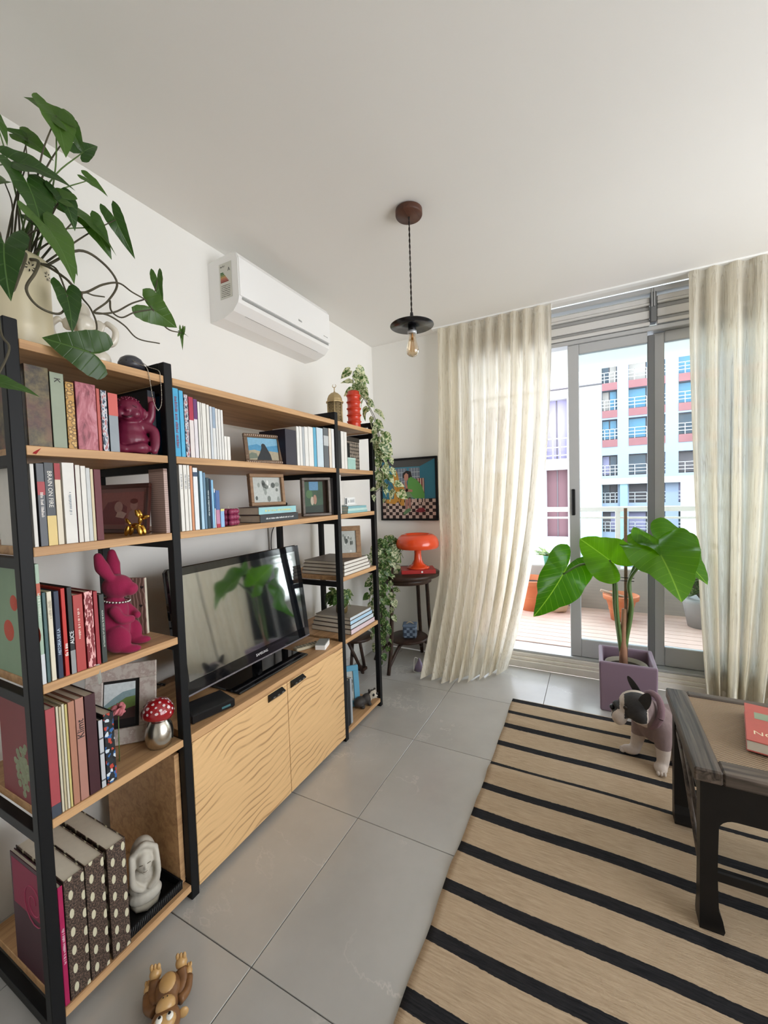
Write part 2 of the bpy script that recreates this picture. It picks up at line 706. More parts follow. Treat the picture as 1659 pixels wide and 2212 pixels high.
# ============================================================ balcony
M_conc = mat('grey_concrete', (0.42, 0.40, 0.37, 1), 0.9, var=0.15, scale=6, bump=0.1, bscale=40)
M_deck = mat('pink_deck', (0.66, 0.46, 0.39, 1), 0.55, var=0.25, scale=5)
YB = 4.74
bfl = MB().box((-2.6, 3.40, -0.1), (3.4, YB + 0.16, 0.118)).build('balcony_floor', M_conc)
struct(bfl, 'balcony floor laid with pinkish boards')
by = 3.51
k = 0
plank = None
while by < YB - 0.01:
    if plank is None:
        plank = MB().box((-3.0, 0, 0), (3.0, 0.098, 0.012), bev=0.003).build('plank', M_deck, bfl, (0.4, by, 0.118))
    else:
        clone(plank, bfl, (0.4, by, 0.118))
    by += 0.103
par = struct(MB().box((-2.6, YB, 0.10), (3.4, YB + 0.15, 0.56), bev=0.01).build('balcony_wall', M_conc), 'low grey concrete balcony parapet')
rail = bpy.data.objects.new('balcony_railing', None)
COL.objects.link(rail)
tag(rail, 'white metal railing on top of the concrete balcony parapet', 'railing')
rb = MB().box((-2.6, YB + 0.045, 1.145), (3.4, YB + 0.095, 1.195), bev=0.006).build('top_rail', M_whitep, rail)
MB().box((-2.6, YB + 0.06, 1.07), (3.4, YB + 0.08, 1.09)).build('bar', M_whitep, rail)
for px in (-1.75, -0.75, 0.215, 1.2, 2.2):
    MB().box((px - 0.022, YB + 0.048, 0.56), (px + 0.022, YB + 0.092, 1.146)).build('post', M_whitep, rail)
struct(MB().box((-2.6, YC + 0.15, 2.66), (3.4, 4.98, 2.95)).build('balcony_ceiling', mat('pale_soffit', (0.70, 0.76, 0.74, 1), 0.9)))
lmp = thing('ceiling_lamp', 'round white glass lamp on the balcony ceiling', 'lamp', (0.40, 4.0, 2.66))
MB().lathe([(0.05, -0.012), (0.05, 0.0)], 20).build('base_plate', M_whitep, lmp)
MB().lathe([(0.001, -0.085), (0.05, -0.08), (0.10, -0.055), (0.115, -0.02), (0.09, -0.012)], 24).build('glass_shade', M_white, lmp)
# added eave, out of view, blocks sun from the added side window
struct(MB().box((XR + 0.12, YR, H + 0.02), (XR + 2.4, YC + 1.6, H + 0.2)).build('added_sun_eave', M_ceil))

# ============================================================ buildings across the street
M_fw = mat('white_facade', (0.40, 0.40, 0.42, 1), 0.85, var=0.03, scale=0.6)
M_fb = mat('blue_grey_facade', (0.215, 0.26, 0.345, 1), 0.85, var=0.04, scale=0.5)
M_fa = mat('aqua_facade', (0.20, 0.31, 0.36, 1), 0.85)
M_fred = mat('red_spandrel', (0.19, 0.075, 0.085, 1), 0.8, var=0.15, scale=2)
M_fmar = mat('maroon_panel', (0.09, 0.042, 0.052, 1), 0.7)
M_flil = mat('lilac_blind', (0.20, 0.19, 0.30, 1), 0.7)
M_fgl = mat('dark_window', (0.03, 0.05, 0.075, 1), 0.15, spec=0.3)
M_fbl = mat('blue_window', (0.06, 0.17, 0.27, 1), 0.15, spec=0.3)
M_fint = mat('window_interior', (0.08, 0.072, 0.082, 1), 0.8)
M_fcur = mat('pale_blind', (0.28, 0.255, 0.24, 1), 0.8)


def bays(root, y, cols, floors, wall_m, span_m, depth=0.55):
    """cols: list of (x0,x1); floors: list of (z0,z1,spandrel?,glass materials)"""
    for ci, (x0, x1) in enumerate(cols):
        for fi, (z0, z1, red, gm) in enumerate(floors):
            wn = MB().box((x0, y + depth - 0.05, z0), (x1, y + depth, z1)).build('window', M_fint, root)
            n = 2
            for q in range(n):
                a = x0 + (x1 - x0) * q / n
                b = x0 + (x1 - x0) * (q + 1) / n
                MB().box((a + 0.05, y + depth - 0.1, z0 + 0.1), (b - 0.05, y + depth - 0.06, z1 - 0.08)).build('pane', gm[(ci + q + fi) % len(gm)], wn)
            rl = MB()
            for zz in (0.28, 0.55, 0.85):
                rl.box((x0, y - 0.02, z0 + zz), (x1, y + 0.03, z0 + zz + 0.05))
            for q in range(3):
                xx = x0 + (x1 - x0) * (q + 0.5) / 3
                rl.box((xx - 0.025, y - 0.02, z0), (xx + 0.025, y + 0.03, z0 + 0.9))
            rl.build('railing', M_fw, root)
            if red:
                MB().box((x0, y - 0.04, z0 - 0.62), (x1, y + 0.1, z0)).build('spandrel', span_m, root)


def facade(root, y, X0, X1, Z0, Z1, cols, rows, m, name='wall', depth=0.6):
    """wall with real holes: strips around the openings"""
    mb = MB()
    cx = sorted(cols)
    xs = [X0]
    for a, b in cx:
        xs += [a, b]
    xs.append(X1)
    for i in range(0, len(xs), 2):
        if xs[i + 1] - xs[i] > 1e-3:
            mb.box((xs[i], y, Z0), (xs[i + 1], y + depth, Z1))
    rr = sorted(rows)
    zs = [Z0]
    for a, b in rr:
        zs += [a, b]
    zs.append(Z1)
    for a, b in cx:
        for i in range(0, len(zs), 2):
            if zs[i + 1] - zs[i] > 1e-3:
                mb.box((a, y, zs[i]), (b, y + depth, zs[i + 1]))
    mb.box((X0, y + depth, Z0), (X1, y + depth + 6, Z1))
    return mb.build(name, m, root)


tower = thing('street_apartment_tower', 'pale blue apartment tower with recessed balconies and red spandrels across the street', 'building', (0, 40, -9))
tower.location = (0, 0, 0)
TC = [(0.66, 1.80), (2.62, 5.18), (6.05, 8.6), (9.5, 12.0), (-2.5, -0.6)]
TFup = [(z, z + 1.72, True, [M_fbl, M_fbl, M_fgl, M_fcur]) for z in (15.2, 12.7, 10.22, 7.90, 5.42)]
TFlo = [(z, z + 1.75, False, [M_fgl, M_fint, M_flil]) for z in (2.35, 0.0, -2.5, -5.0)]
facade(tower, 40, -4, 16, -9, 19, TC, [(a, b) for a, b, _, _ in TFup + TFlo], M_fb)
bays(tower, 40, TC, TFup + TFlo, M_fb, M_fred)
MB().box((-0.5, 39.6, -9), (0.62, 39.99, 1.6)).build('pier', M_fa, tower)
MB().box((1.95, 39.6, -9), (2.5, 39.99, 1.6)).build('pier', M_fa, tower)
MB().box((-0.5, 39.5, 1.6), (12, 39.99, 2.1)).build('band', M_fw, tower)
MB().box((5.25, 30.0, -9), (15, 34.0, 1.9)).build('annex_wall', M_conc, tower)
wblock = thing('white_building', 'bright white building block with tall lilac window across the street', 'building')
facade(wblock, 18, -9, 0.26, -6, 9, [(-1.75, -0.94), (-4.2, -3.3)], [(2.6, 5.0), (-0.6, 2.16)], M_fw, depth=0.4)
for (x0, x1) in ((-1.75, -0.94), (-4.2, -3.3)):
    for (z0, z1, gm) in ((2.6, 5.0, M_flil), (-0.6, 2.16, M_fmar)):
        wn = MB().box((x0, 18.32, z0), (x1, 18.38, z1)).build('window', gm, wblock)
        MB().box(((x0 + x1) / 2 - 0.02, 18.29, z0), ((x0 + x1) / 2 + 0.02, 18.32, z1)).build('mullion', M_fint, wn)
    rl = MB()
    for zz in (2.72, 3.05, 3.4):
        rl.box((x0, 17.97, zz), (x1, 18.0, zz + 0.035))
    for q in range(4):
        xx = x0 + (x1 - x0) * q / 3
        rl.box((xx - 0.015, 17.97, 2.6), (xx + 0.015, 18.0, 3.43))
    rl.build('railing', M_fw, wblock)
MB().box((-0.62, 17.6, -6), (0.24, 17.99, 1.7)).build('pier', M_fa, wblock)
MB().box((-9, 17.86, 5.35), (0.3, 17.99, 5.39)).build('joint', M_fint, wblock)
street = struct(MB().box((-60, 6, -9.2), (60, 80, -9.0)).build('street_ground', mat('asphalt', (0.2, 0.2, 0.2, 1), 0.9)))

# ============================================================ wood
def make_wood(name, light, dark, axis='y', line=0.55, scale=1.0, tilt=0.0, rough=0.45, cathedral=False):
    m, nt, b = new_mat(name)
    n = N(nt)
    tc = n.add('TexCoord')
    sp = n.add('SeparateXYZ')
    n.link(tc.outputs['Object'], sp.inputs[0])
    along = sp.outputs['Y'] if axis == 'y' else sp.outputs['X']
    if cathedral:
        cb = n.add('CombineXYZ')
        n.link(n.math('MULTIPLY', along, 2.6), cb.inputs[0])
        n.link(n.math('MULTIPLY', sp.outputs['Z'], 3.4), cb.inputs[1])
        w1 = n.noise(cb.outputs[0], 1.0, 2, 0.5, 0.2)
        v = n.math('ADD', n.math('MULTIPLY', sp.outputs['Z'], 30.0 * scale), n.math('MULTIPLY', along, tilt * -30.0))
        v = n.math('ADD', v, n.math('MULTIPLY', w1, 5.5))
        fr = n.math('ABSOLUTE', n.math('SUBTRACT', n.math('FRACT', v), 0.5))
        ln = n.ramp(fr, [(0.0, (1, 1, 1)), (0.05, (0.75, 0.75, 0.75)), (0.16, (0, 0, 0))])
        msk = n.ramp(n.noise(cb.outputs[0], 1.7, 3), [(0.42, (0.12, 0.12, 0.12)), (0.60, (1, 1, 1))])
        fac = n.math('MULTIPLY', n.math('MULTIPLY', ln, msk), line)
    else:
        co = n.coords((1, 1, 1))
        mp = n.add('Mapping')
        mp.inputs['Scale'].default_value = (38, 1.6, 38) if axis == 'y' else (1.6, 38, 38)
        n.link(tc.outputs['Object'], mp.inputs[0])
        g = n.noise(mp.outputs[0], 1.0 * scale, 5, 0.6, 0.8)
        fac = n.math('MULTIPLY', n.ramp(g, [(0.42, (0, 0, 0)), (0.66, (1, 1, 1))]), line)
    mp2 = n.add('Mapping')
    mp2.inputs['Scale'].default_value = (60, 3, 60) if axis == 'y' else (3, 60, 60)
    n.link(tc.outputs['Object'], mp2.inputs[0])
    fine = n.noise(mp2.outputs[0], 3.0, 3, 0.6)
    base = n.mix(n.math('MULTIPLY', fine, 0.30), light, dark)
    n.link(n.mix(fac, base, dark), b.inputs['Base Color'])
    b.inputs['Roughness'].default_value = rough
    b.inputs['Specular IOR Level'].default_value = 0.3
    n.bump(fine, b, 0.08, 0.002)
    return m


M_shelf = make_wood('oak_veneer', (0.62, 0.375, 0.185, 1), (0.27, 0.135, 0.06, 1), 'y', 0.6)
M_doorw = make_wood('oak_door', (0.80, 0.52, 0.255, 1), (0.235, 0.110, 0.042, 1), 'y', 0.75, 1.0, 0.14, cathedral=True)
M_dwood = make_wood('dark_stained_wood', (0.032, 0.022, 0.017, 1), (0.010, 0.007, 0.006, 1), 'y', 0.6, rough=0.4)

# ============================================================ shelving unit
XF, XB = -1.258, -1.712
PY = [0.497, 0.908, 1.903, 2.323]
PW = 0.030
LV = {'top': 1.8125, 's2': 1.5496, 's3': 1.2917, 's4': 0.9363, 's5': 0.5776, 's6': 0.0566}
unit = thing('shelving_unit', 'black steel and oak wall unit with open shelves around a two-door cabinet', 'shelving', (0, 0, 0))
for i, y in enumerate(PY):
    for x in (XF - PW, XB):
        MB().box((x, y - PW, 0), (x + PW, y, 1.858), bev=0.002).build('post', M_black, unit)
    lev = list(LV.values()) if i in (0, 3) else list(LV.values())
    for z in lev:
        MB().box((XB + PW, y - PW + 0.003, z - 0.052), (XF - PW, y - 0.003, z - 0.024), bev=0.001).build('side_rail', M_black, unit)
    MB().box((XB + PW, y - PW, 1.858 - 0.026), (XF - PW, y, 1.858), bev=0.001).build('top_rail', M_black, unit)


def shelf(y0, y1, z, t=0.024, x0=XB + 0.004, x1=XF - 0.001):
    return MB().box((x0, y0, z - t), (x1, y1, z), bev=0.0012).build('shelf', M_shelf, unit)


for k, z in LV.items():
    shelf(PY[0] + 0.0005, PY[1] - PW - 0.0005, z)
    shelf(PY[2] + 0.0005, PY[3] - PW - 0.0005, z)
for k in ('top', 's2', 's3'):
    shelf(PY[1] + 0.0005, PY[2] - PW - 0.0005, LV[k])
# cabinet
cy0, cy1 = PY[1] + 0.001, PY[2] - PW - 0.001
zc = LV['s5']
MB().box((XB + 0.004, cy0, zc - 0.028), (XF - 0.001, cy1, zc), bev=0.0012).build('cabinet_top', M_shelf, unit)
MB().box((XB + 0.004, PY[1] - PW - 0.019, 0.062), (XF - 0.03, PY[1] - PW - 0.0015, zc - 0.054)).build('cabinet_side', M_shelf, unit)
MB().box((XB + 0.004, cy1 - 0.018, 0.03), (XF - 0.025, cy1, zc - 0.029)).build('cabinet_side', M_shelf, unit)
MB().box((XB + 0.004, cy0, 0.03), (XF - 0.025, cy1 - 0.019, 0.05)).build('cabinet_bottom', M_shelf, unit)
MB().box((XB + 0.004, cy0, 0.051), (XB + 0.012, cy1 - 0.019, zc - 0.029)).build('cabinet_back', M_shelf, unit)
ysp = 1.4075
for (a, b, h0, h1) in ((cy0 + 0.001, ysp - 0.0015, 1.282, 1.372), (ysp + 0.0015, cy1 - 0.001, 1.428, 1.518)):
    d = MB().box((XF - 0.020, a, 0.026), (XF - 0.001, b, zc - 0.030), bev=0.001).build('door', M_doorw, unit)
    hb = MB()
    hb.box((XF - 0.001, h0, 0.512), (XF + 0.002, h1, 0.545), bev=0.0008)
    pr = [(0, 0.0), (0.020, -0.012), (0.020, -0.016), (0, -0.032)]
    hb.raw([(XF + 0.001 + p[0], yy, 0.545 + p[1]) for yy in (h0, h1) for p in pr],
           [(0, 1, 2, 3), (7, 6, 5, 4), (0, 4, 5, 1), (1, 5, 6, 2), (2, 6, 7, 3)])
    hd = hb.build('handle', M_blackp, d)
    for q in range(3):
        yy = h0 + 0.018 + q * 0.027
        MB().box((XF + 0.0195, yy - 0.006, 0.531), (XF + 0.0215, yy + 0.006, 0.535)).build('slot', M_alud, d)

# ============================================================ television
tv = thing('television', 'flat black television with glossy screen on a pedestal stand', 'television', (-1.44, 1.395, zc))
TW, TH = 0.79, 0.505
tilt = math.atan2(0.06, 0.505)
A = Matrix.Translation((0.02, 0, 0.052)) @ Matrix.Rotation(-tilt, 4, 'Y')
M_gloss = mat('gloss_black', (0.006, 0.006, 0.007, 1), 0.06, coat=0.3)


def make_screen():
    m, nt, b = new_mat('dark_screen')
    b.inputs['Base Color'].default_value = (0.008, 0.010, 0.013, 1)
    b.inputs['Roughness'].default_value = 0.05
    b.inputs['IOR'].default_value = 3.0
    b.inputs['Specular IOR Level'].default_value = 0.8
    return m


M_screen = make_screen()
MB().box((-0.042, -TW / 2, 0), (-0.004, TW / 2, TH), bev=0.012, M=A).build('housing', M_gloss, tv)
MB().box((-0.075, -TW * 0.32, 0.06), (-0.04, TW * 0.32, TH - 0.08), bev=0.012, M=A).build('rear_cover', M_blackp, tv)
bz = MB()
w = 0.034
for lo, hi in (((-0.004, -TW / 2 + .003, 0.003), (0.0, TW / 2 - .003, w + 0.016)), ((-0.004, -TW / 2 + .003, TH - w), (0.0, TW / 2 - .003, TH - .003)),
               ((-0.004, -TW / 2 + .003, w + 0.016), (0.0, -TW / 2 + w, TH - w)), ((-0.004, TW / 2 - w, w + 0.016), (0.0, TW / 2 - .003, TH - w))):
    bz.box(lo, hi, M=A)
bz.build('bezel', M_gloss, tv)
MB().box((-0.004, -TW / 2 + w, w + 0.016), (-0.0015, TW / 2 - w, TH - w), M=A).build('screen', M_screen, tv)
MB().box((-0.006, -TW / 2 + 0.004, -0.004), (0.002, TW / 2 - 0.004, 0.003), M=A, bev=0.001).build('trim_strip', mat('smoked_trim', (0.25, 0.23, 0.25, 1), 0.2, 0.4), tv)
text('SAMSUNG', 0.017, mat('silver_print', (0.7, 0.7, 0.7, 1), 0.4), tv, A @ mframe((0.0006, 0.03, 0.026), (0, 1, 0), (0, 0, 1)), 'logo')
MB().tube([(-0.02, 0.03, 0.01), (-0.02, 0.03, 0.11)], 0.024, 14).build('neck', M_gloss, tv)
MB().box((-0.17, -0.21, 0.0), (0.12, 0.25, 0.010), bev=0.004).build('base', M_gloss, tv)

# ============================================================ air conditioner
ac = thing('air_conditioner', 'white split air conditioner mounted high on the wall above the shelves', 'air conditioner', (XW, 1.53, 2.325))
pr = [(0.0, 0.0), (0.0, 0.305), (0.16, 0.315), (0.20, 0.305), (0.212, 0.28), (0.214, 0.09), (0.205, 0.062), (0.17, 0.028), (0.10, 0.004)]
L = 0.79


def extr(prof, y0, y1, mb, m=0):
    nn = len(prof)
    v = [(x, y0, z) for x, z in prof] + [(x, y1, z) for x, z in prof]
    f = [tuple(range(nn)), tuple(range(2 * nn - 1, nn - 1, -1))] + [(i, nn + i, nn + (i + 1) % nn, (i + 1) % nn) for i in range(nn)]
    return mb.raw(v, f, m)


extr(pr, 0, L, MB()).build('casing', M_white, ac)
extr([(0.12, 0.3165), (0.20, 0.3105), (0.2175, 0.283), (0.2195, 0.095), (0.213, 0.095), (0.2125, 0.28), (0.197, 0.304), (0.12, 0.312)], 0.004, L - 0.004, MB()).build('front_panel', M_white, ac)
MB().box((0.2145, 0.02, 0.080), (0.2165, L - 0.02, 0.092)).build('seam_strip', mat('grey_seam', (0.32, 0.33, 0.32, 1), 0.5), ac)
fm = mframe((0.2075, 0.05, 0.0655), (0, 1, 0), (-0.035, 0, -0.034))
MB().box((0.0, 0.0, 0.001), (L - 0.10, 0.048, 0.004), M=fm, bev=0.001).build('flap', mat('flap_white', (0.74, 0.71, 0.70, 1), 0.5), ac)
MB().box((0.03, 0.050, 0.0), (L - 0.13, 0.056, 0.003), M=fm).build('air_slot', M_blackp, ac)
lb = mframe((0.085, -0.0012, 0.10), (1, 0, 0), (0, 0, 1))
lab = MB().box((0, 0, 0), (0.085, 0.175, 0.001), M=lb).build('energy_label', mat('label_paper', (0.62, 0.62, 0.56, 1), 0.7), ac)
for q, cc in enumerate(('#3c6b3a', '#56783f', '#8a8a45', '#b98a4c', '#b96a45', '#a4503f', '#8c3a2e')):
    z0 = 0.125 - q * 0.0075
    wdt = 0.018 + q * 0.006
    MB().prism([(0.008, z0), (0.008 + wdt, z0), (0.008 + wdt + 0.004, z0 + 0.003), (0.008 + wdt, z0 + 0.006), (0.008, z0 + 0.006)], 0.0006,
               M=lb @ Matrix.Translation((0, 0, 0.001))).build('rating_bar', mat('rating_%d' % q, cc, 0.7), lab)
M_ink = mat('print_ink', (0.05, 0.05, 0.05, 1), 0.7)
strokes(0.030, 0.010, M_ink, lab, lb @ mframe((0.024, 0.160, 0.0012), (1, 0, 0), (0, 1, 0)), 3)
text('A', 0.026, M_ink, lab, lb @ mframe((0.068, 0.138, 0.0012), (1, 0, 0), (0, 1, 0)))
for q in range(7):
    strokes(0.062, 0.0035, M_ink, lab, lb @ mframe((0.042, 0.064 - q * 0.009, 0.0012), (1, 0, 0), (0, 1, 0)), 10 + q)
strokes(0.032, 0.013, mat('logo_grey', (0.3, 0.3, 0.3, 1), 0.5), ac, mframe((0.2198, L * 0.60, 0.135), (0, 1, 0), (0, 0, 1)), 2, 'logo')
strokes(0.045, 0.006, MATS['logo_grey'], ac, mframe((0.2198, L * 0.93, 0.125), (0, 1, 0), (0, 0, 1)), 6, 'logo')

# ============================================================ pendant lamp
pl = thing('pendant_lamp', 'black disc pendant lamp with bare filament bulb hanging from the ceiling', 'lamp', (-0.765, 1.824, H))
MB().lathe([(0.055, 0.0), (0.063, -0.006), (0.063, -0.028), (0.060, -0.033), (0.001, -0.034)], 32, cap=False).build('canopy', make_wood('rosewood', (0.11, 0.045, 0.028, 1), (0.035, 0.014, 0.010, 1), 'y', 0.5), pl)
zsh = 2.197 - H
cord = MB()
pts1, pts2 = [], []
for k in range(90):
    t = k / 89
    z = -0.034 + (zsh + 0.062 + 0.034) * t
    a = t * 52
    pts1.append((0.0022 * math.cos(a), 0.0022 * math.sin(a), z))
    pts2.append((-0.0022 * math.cos(a), -0.0022 * math.sin(a), z))
cord.tube(pts1, 0.0022, 6)
cord.tube(pts2, 0.0022, 6)
cord.build('cord', mat('brown_braid', (0.022, 0.014, 0.010, 1), 0.8), pl)
MB().lathe([(0.001, zsh + 0.065), (0.007, zsh + 0.06), (0.010, zsh + 0.03), (0.020, zsh + 0.028), (0.021, zsh + 0.008), (0.10, zsh + 0.003), (0.104, zsh), (0.104, zsh - 0.002),
            (0.02, zsh + 0.001)], 40, cap=False).build('disc_shade', mat('black_enamel', (0.010, 0.010, 0.012, 1), 0.22), pl)
MB().lathe([(0.019, zsh + 0.003), (0.019, zsh - 0.026), (0.016, zsh - 0.03)], 20).build('socket', M_blackp, pl)
bl = zsh - 0.022


def make_bulb():
    m, nt, b = new_mat('bulb_glass')
    n = N(nt)
    out = nt.nodes['Material Output']
    g = n.add('BsdfGlossy')
    g.inputs['Roughness'].default_value = 0.03
    t = n.add('BsdfTransparent')
    t.inputs[0].default_value = (0.93, 0.82, 0.66, 1)
    lw = n.add('LayerWeight')
    lw.inputs[0].default_value = 0.45
    mx = n.add('MixShader')
    n.link(lw.outputs['Facing'], mx.inputs[0])
    n.link(t.outputs[0], mx.inputs[1])
    n.link(g.outputs[0], mx.inputs[2])
    n.link(mx.outputs[0], out.inputs[0])
    return m


MB().lathe([(0.0165, bl - 0.006), (0.018, bl - 0.015), (0.0165, bl - 0.03), (0.022, bl - 0.055), (0.028, bl - 0.078), (0.031, bl - 0.095), (0.028, bl - 0.110), (0.018, bl - 0.120),
            (0.006, bl - 0.1245), (0.001, bl - 0.126)], 24, cap=False).build('bulb', make_bulb(), pl)
MB().lathe([(0.022, bl - 0.004), (0.022, bl - 0.016), (0.017, bl - 0.018)], 20).build('collar', M_alu, pl)
fil = MB()
for k in range(8):
    a = 2 * PI * k / 8
    fil.tube([(0.004 * math.cos(a), 0.004 * math.sin(a), bl - 0.035), (0.012 * math.cos(a), 0.012 * math.sin(a), bl - 0.098)], 0.0008, 5)
fil.tube([(0, 0, bl - 0.01), (0, 0, bl - 0.045)], 0.004, 8)
fil.build('filament', mat('amber_wire', (0.55, 0.28, 0.08, 1), 0.4), pl)

# ============================================================ curtains
def make_curtain_mat(nm='crinkled_linen', share=0.62):
    m, nt, b = new_mat(nm)
    n = N(nt)
    out = nt.nodes['Material Output']
    v = n.coords((60, 60, 3.2))
    w1 = n.noise(v, 1.0, 4, 0.65, 0.6)
    v2 = n.coords((22, 22, 7))
    w2 = n.noise(v2, 1.0, 3, 0.6, 0.8)
    col = n.ramp(w1, [(0.3, (0.80, 0.74, 0.62)), (0.65, (0.90, 0.86, 0.76))])
    cr = n.ramp(n.math('ABSOLUTE', n.math('SUBTRACT', n.noise(n.coords((40, 40, 1.5)), 1.0, 3, 0.5, 0.3), 0.5)), [(0.0, (0.78, 0.75, 0.70)), (0.03, (1, 1, 1))])  # thin dark crease lines, wrinkle shade put into the cloth colour
    col = n.mix(1.0, col, cr, 'MULTIPLY')
    n.link(col, b.inputs['Base Color'])
    b.inputs['Roughness'].default_value = 0.95
    b.inputs['Specular IOR Level'].default_value = 0.1
    bp = n.add('Bump')
    bp.inputs['Strength'].default_value = 0.9
    bp.inputs['Distance'].default_value = 0.012
    n.link(n.math('ADD', w1, n.math('MULTIPLY', w2, 0.8)), bp.inputs['Height'])
    n.link(bp.outputs[0], b.inputs['Normal'])
    tr = n.add('BsdfTranslucent')
    n.link(n.mix(1.0, (0.99, 0.95, 0.85, 1), cr, 'MULTIPLY'), tr.inputs[0])
    n.link(bp.outputs[0], tr.inputs['Normal'])
    tp = n.add('BsdfTransparent')
    tp.inputs[0].default_value = (0.95, 0.93, 0.88, 1)
    mx = n.add('MixShader')
    mx.inputs[0].default_value = share
    n.link(b.outputs[0], mx.inputs[1])
    n.link(tr.outputs[0], mx.inputs[2])
    mx2 = n.add('MixShader')
    n.link(n.ramp(w1, [(0.35, (0.03, 0.03, 0.03)), (0.75, (0.10, 0.10, 0.10))]), mx2.inputs[0])
    n.link(mx.outputs[0], mx2.inputs[1])
    n.link(tp.outputs[0], mx2.inputs[2])
    n.link(mx2.outputs[0], out.inputs[0])
    return m


M_curt = make_curtain_mat()
M_hem = make_curtain_mat('linen_hem', 0.36)


def curtain(name, label, top0, top1, bot, folds, seed, ytop=3.2, ztop=2.722, zb=0.012, pw=2.0, pinch=0.0):
    rnd = random.Random(seed)
    nu, nv = folds * 12, 44
    ph = [rnd.uniform(-0.5, 0.5) for _ in range(folds + 2)]
    bp = catmull([(p[0], p[1], 0) for p in bot], 12)
    v, f, mi = [], [], []

    def botp(u):
        q = u * (len(bp) - 1)
        i = min(int(q), len(bp) - 2)
        return bp[i].lerp(bp[i + 1], q - i)
    for j in range(nv + 1):
        t = j / nv
        for i in range(nu + 1):
            u = i / nu
            b = botp(u)
            s = t ** pw
            base = Vector((top0 + (top1 - top0) * u, ytop, 0)).lerp(b, s)
            base.x = top0 + (top1 - top0) * u + (b.x - top0 - (top1 - top0) * u) * t ** 2.1
            fold = u * folds
            k = int(fold)
            w = math.sin(2 * PI * fold + ph[min(k, folds)] * 1.2 * t + 0.6 * math.sin(3 * t + k))
            amp = (0.030 + 0.042 * min(1, t * 2.2)) * (0.75 + 0.5 * abs(ph[min(k, folds)]) * 2)
            head = max(0.0, 1 - t / 0.035)
            amp *= (1 - 0.45 * head)
            dx = 0.018 * math.cos(2 * PI * fold + 1.0) * t + pinch * math.exp(-((t - 0.70) / 0.16) ** 2) * (1 - u) ** 2
            wr = mnoise.noise((u * folds * 3.1, t * 9.0, seed)) * 0.006
            v.append((base.x + dx, base.y - amp * w + wr, ztop + (zb - ztop) * t + 0.006 * math.sin(u * 17) * t))
    for j in range(nv):
        for i in range(nu):
            a = j * (nu + 1) + i
            f.append((a, a + 1, a + nu + 2, a + nu + 1))
            mi.append(1 if j >= nv - 2 else 0)
    mb = MB()
    mb.v = [Vector(p) for p in v]
    mb.f = f
    mb.mi = mi
    mb.sm = [True] * len(f)
    root = thing(name, label, 'curtain', (top0, ytop, 0))
    root.location = (0, 0, 0)
    o = mb.build('drape', [M_curt, M_hem], root)
    hk = MB()
    for k in range(folds + 1):
        x = top0 + (top1 - top0) * k / folds
        hk.tube([(x, ytop + 0.01, ztop - 0.03), (x, ytop + 0.012, ztop + 0.006)], 0.003, 6)
    hk.build('gliders', M_whitep, root)
    return root


curtain('linen_curtain', 'cream crinkled linen curtain flaring onto the floor beside the side table', -1.119, -0.262,
        [(-1.165, 2.80), (-0.99, 2.81), (-0.86, 2.86), (-0.72, 3.02), (-0.62, 3.13)], 9, 3, pw=3.6, pinch=0.05)
curtain('linen_curtain', 'cream crinkled linen curtain hanging straight behind the coffee table', 0.535, 1.92,
        [(0.625, 3.19), (0.9, 3.2), (1.4, 3.2), (1.92, 3.2)], 13, 8)
rl = thing('curtain_rail', 'slim white ceiling track carrying both linen curtains', 'curtain rail', (0, 3.2, H))
MB().box((-1.16, -0.012, -0.010), (1.98, 0.032, 0.0)).build('track', M_whitep, rl)
for x in (-1.165, 1.98):
    MB().box((x, -0.013, -0.011), (x + 0.006, 0.033, 0.0)).build('end_cap', M_whitep, rl)

# ============================================================ rug
def make_rug():
    m, nt, b = new_mat('striped_jute')
    n = N(nt)
    at = n.add('Attribute', attribute_name='stripe')
    v = n.coords((1, 1, 1))
    edge = n.noise(n.coords((70, 160, 1)), 1.0, 2)
    s = n.math('ADD', at.outputs['Fac'], n.math('MULTIPLY', n.math('SUBTRACT', edge, 0.5), 0.35))
    fac = n.ramp(s, [(0.47, (0, 0, 0)), (0.53, (1, 1, 1))])
    wv = n.noise(n.coords((14, 190, 14)), 1.0, 4, 0.65)
    cl = n.noise(v, 5.0, 3)
    tan = n.mix(cl, n.ramp(wv, [(0.3, (0.31, 0.22, 0.14)), (0.7, (0.62, 0.48, 0.335))]), (0.50, 0.375, 0.25, 1))
    blk = n.ramp(wv, [(0.3, (0.010, 0.010, 0.012)), (0.75, (0.035, 0.034, 0.036))])
    n.link(n.mix(fac, tan, blk), b.inputs['Base Color'])
    b.inputs['Roughness'].default_value = 0.95
    b.inputs['Specular IOR Level'].default_value = 0.15
    n.bump(n.math('ADD', wv, n.math('MULTIPLY', n.noise(n.coords((120, 260, 1)), 1.0, 2), 0.6)), b, 0.6, 0.006)
    return m


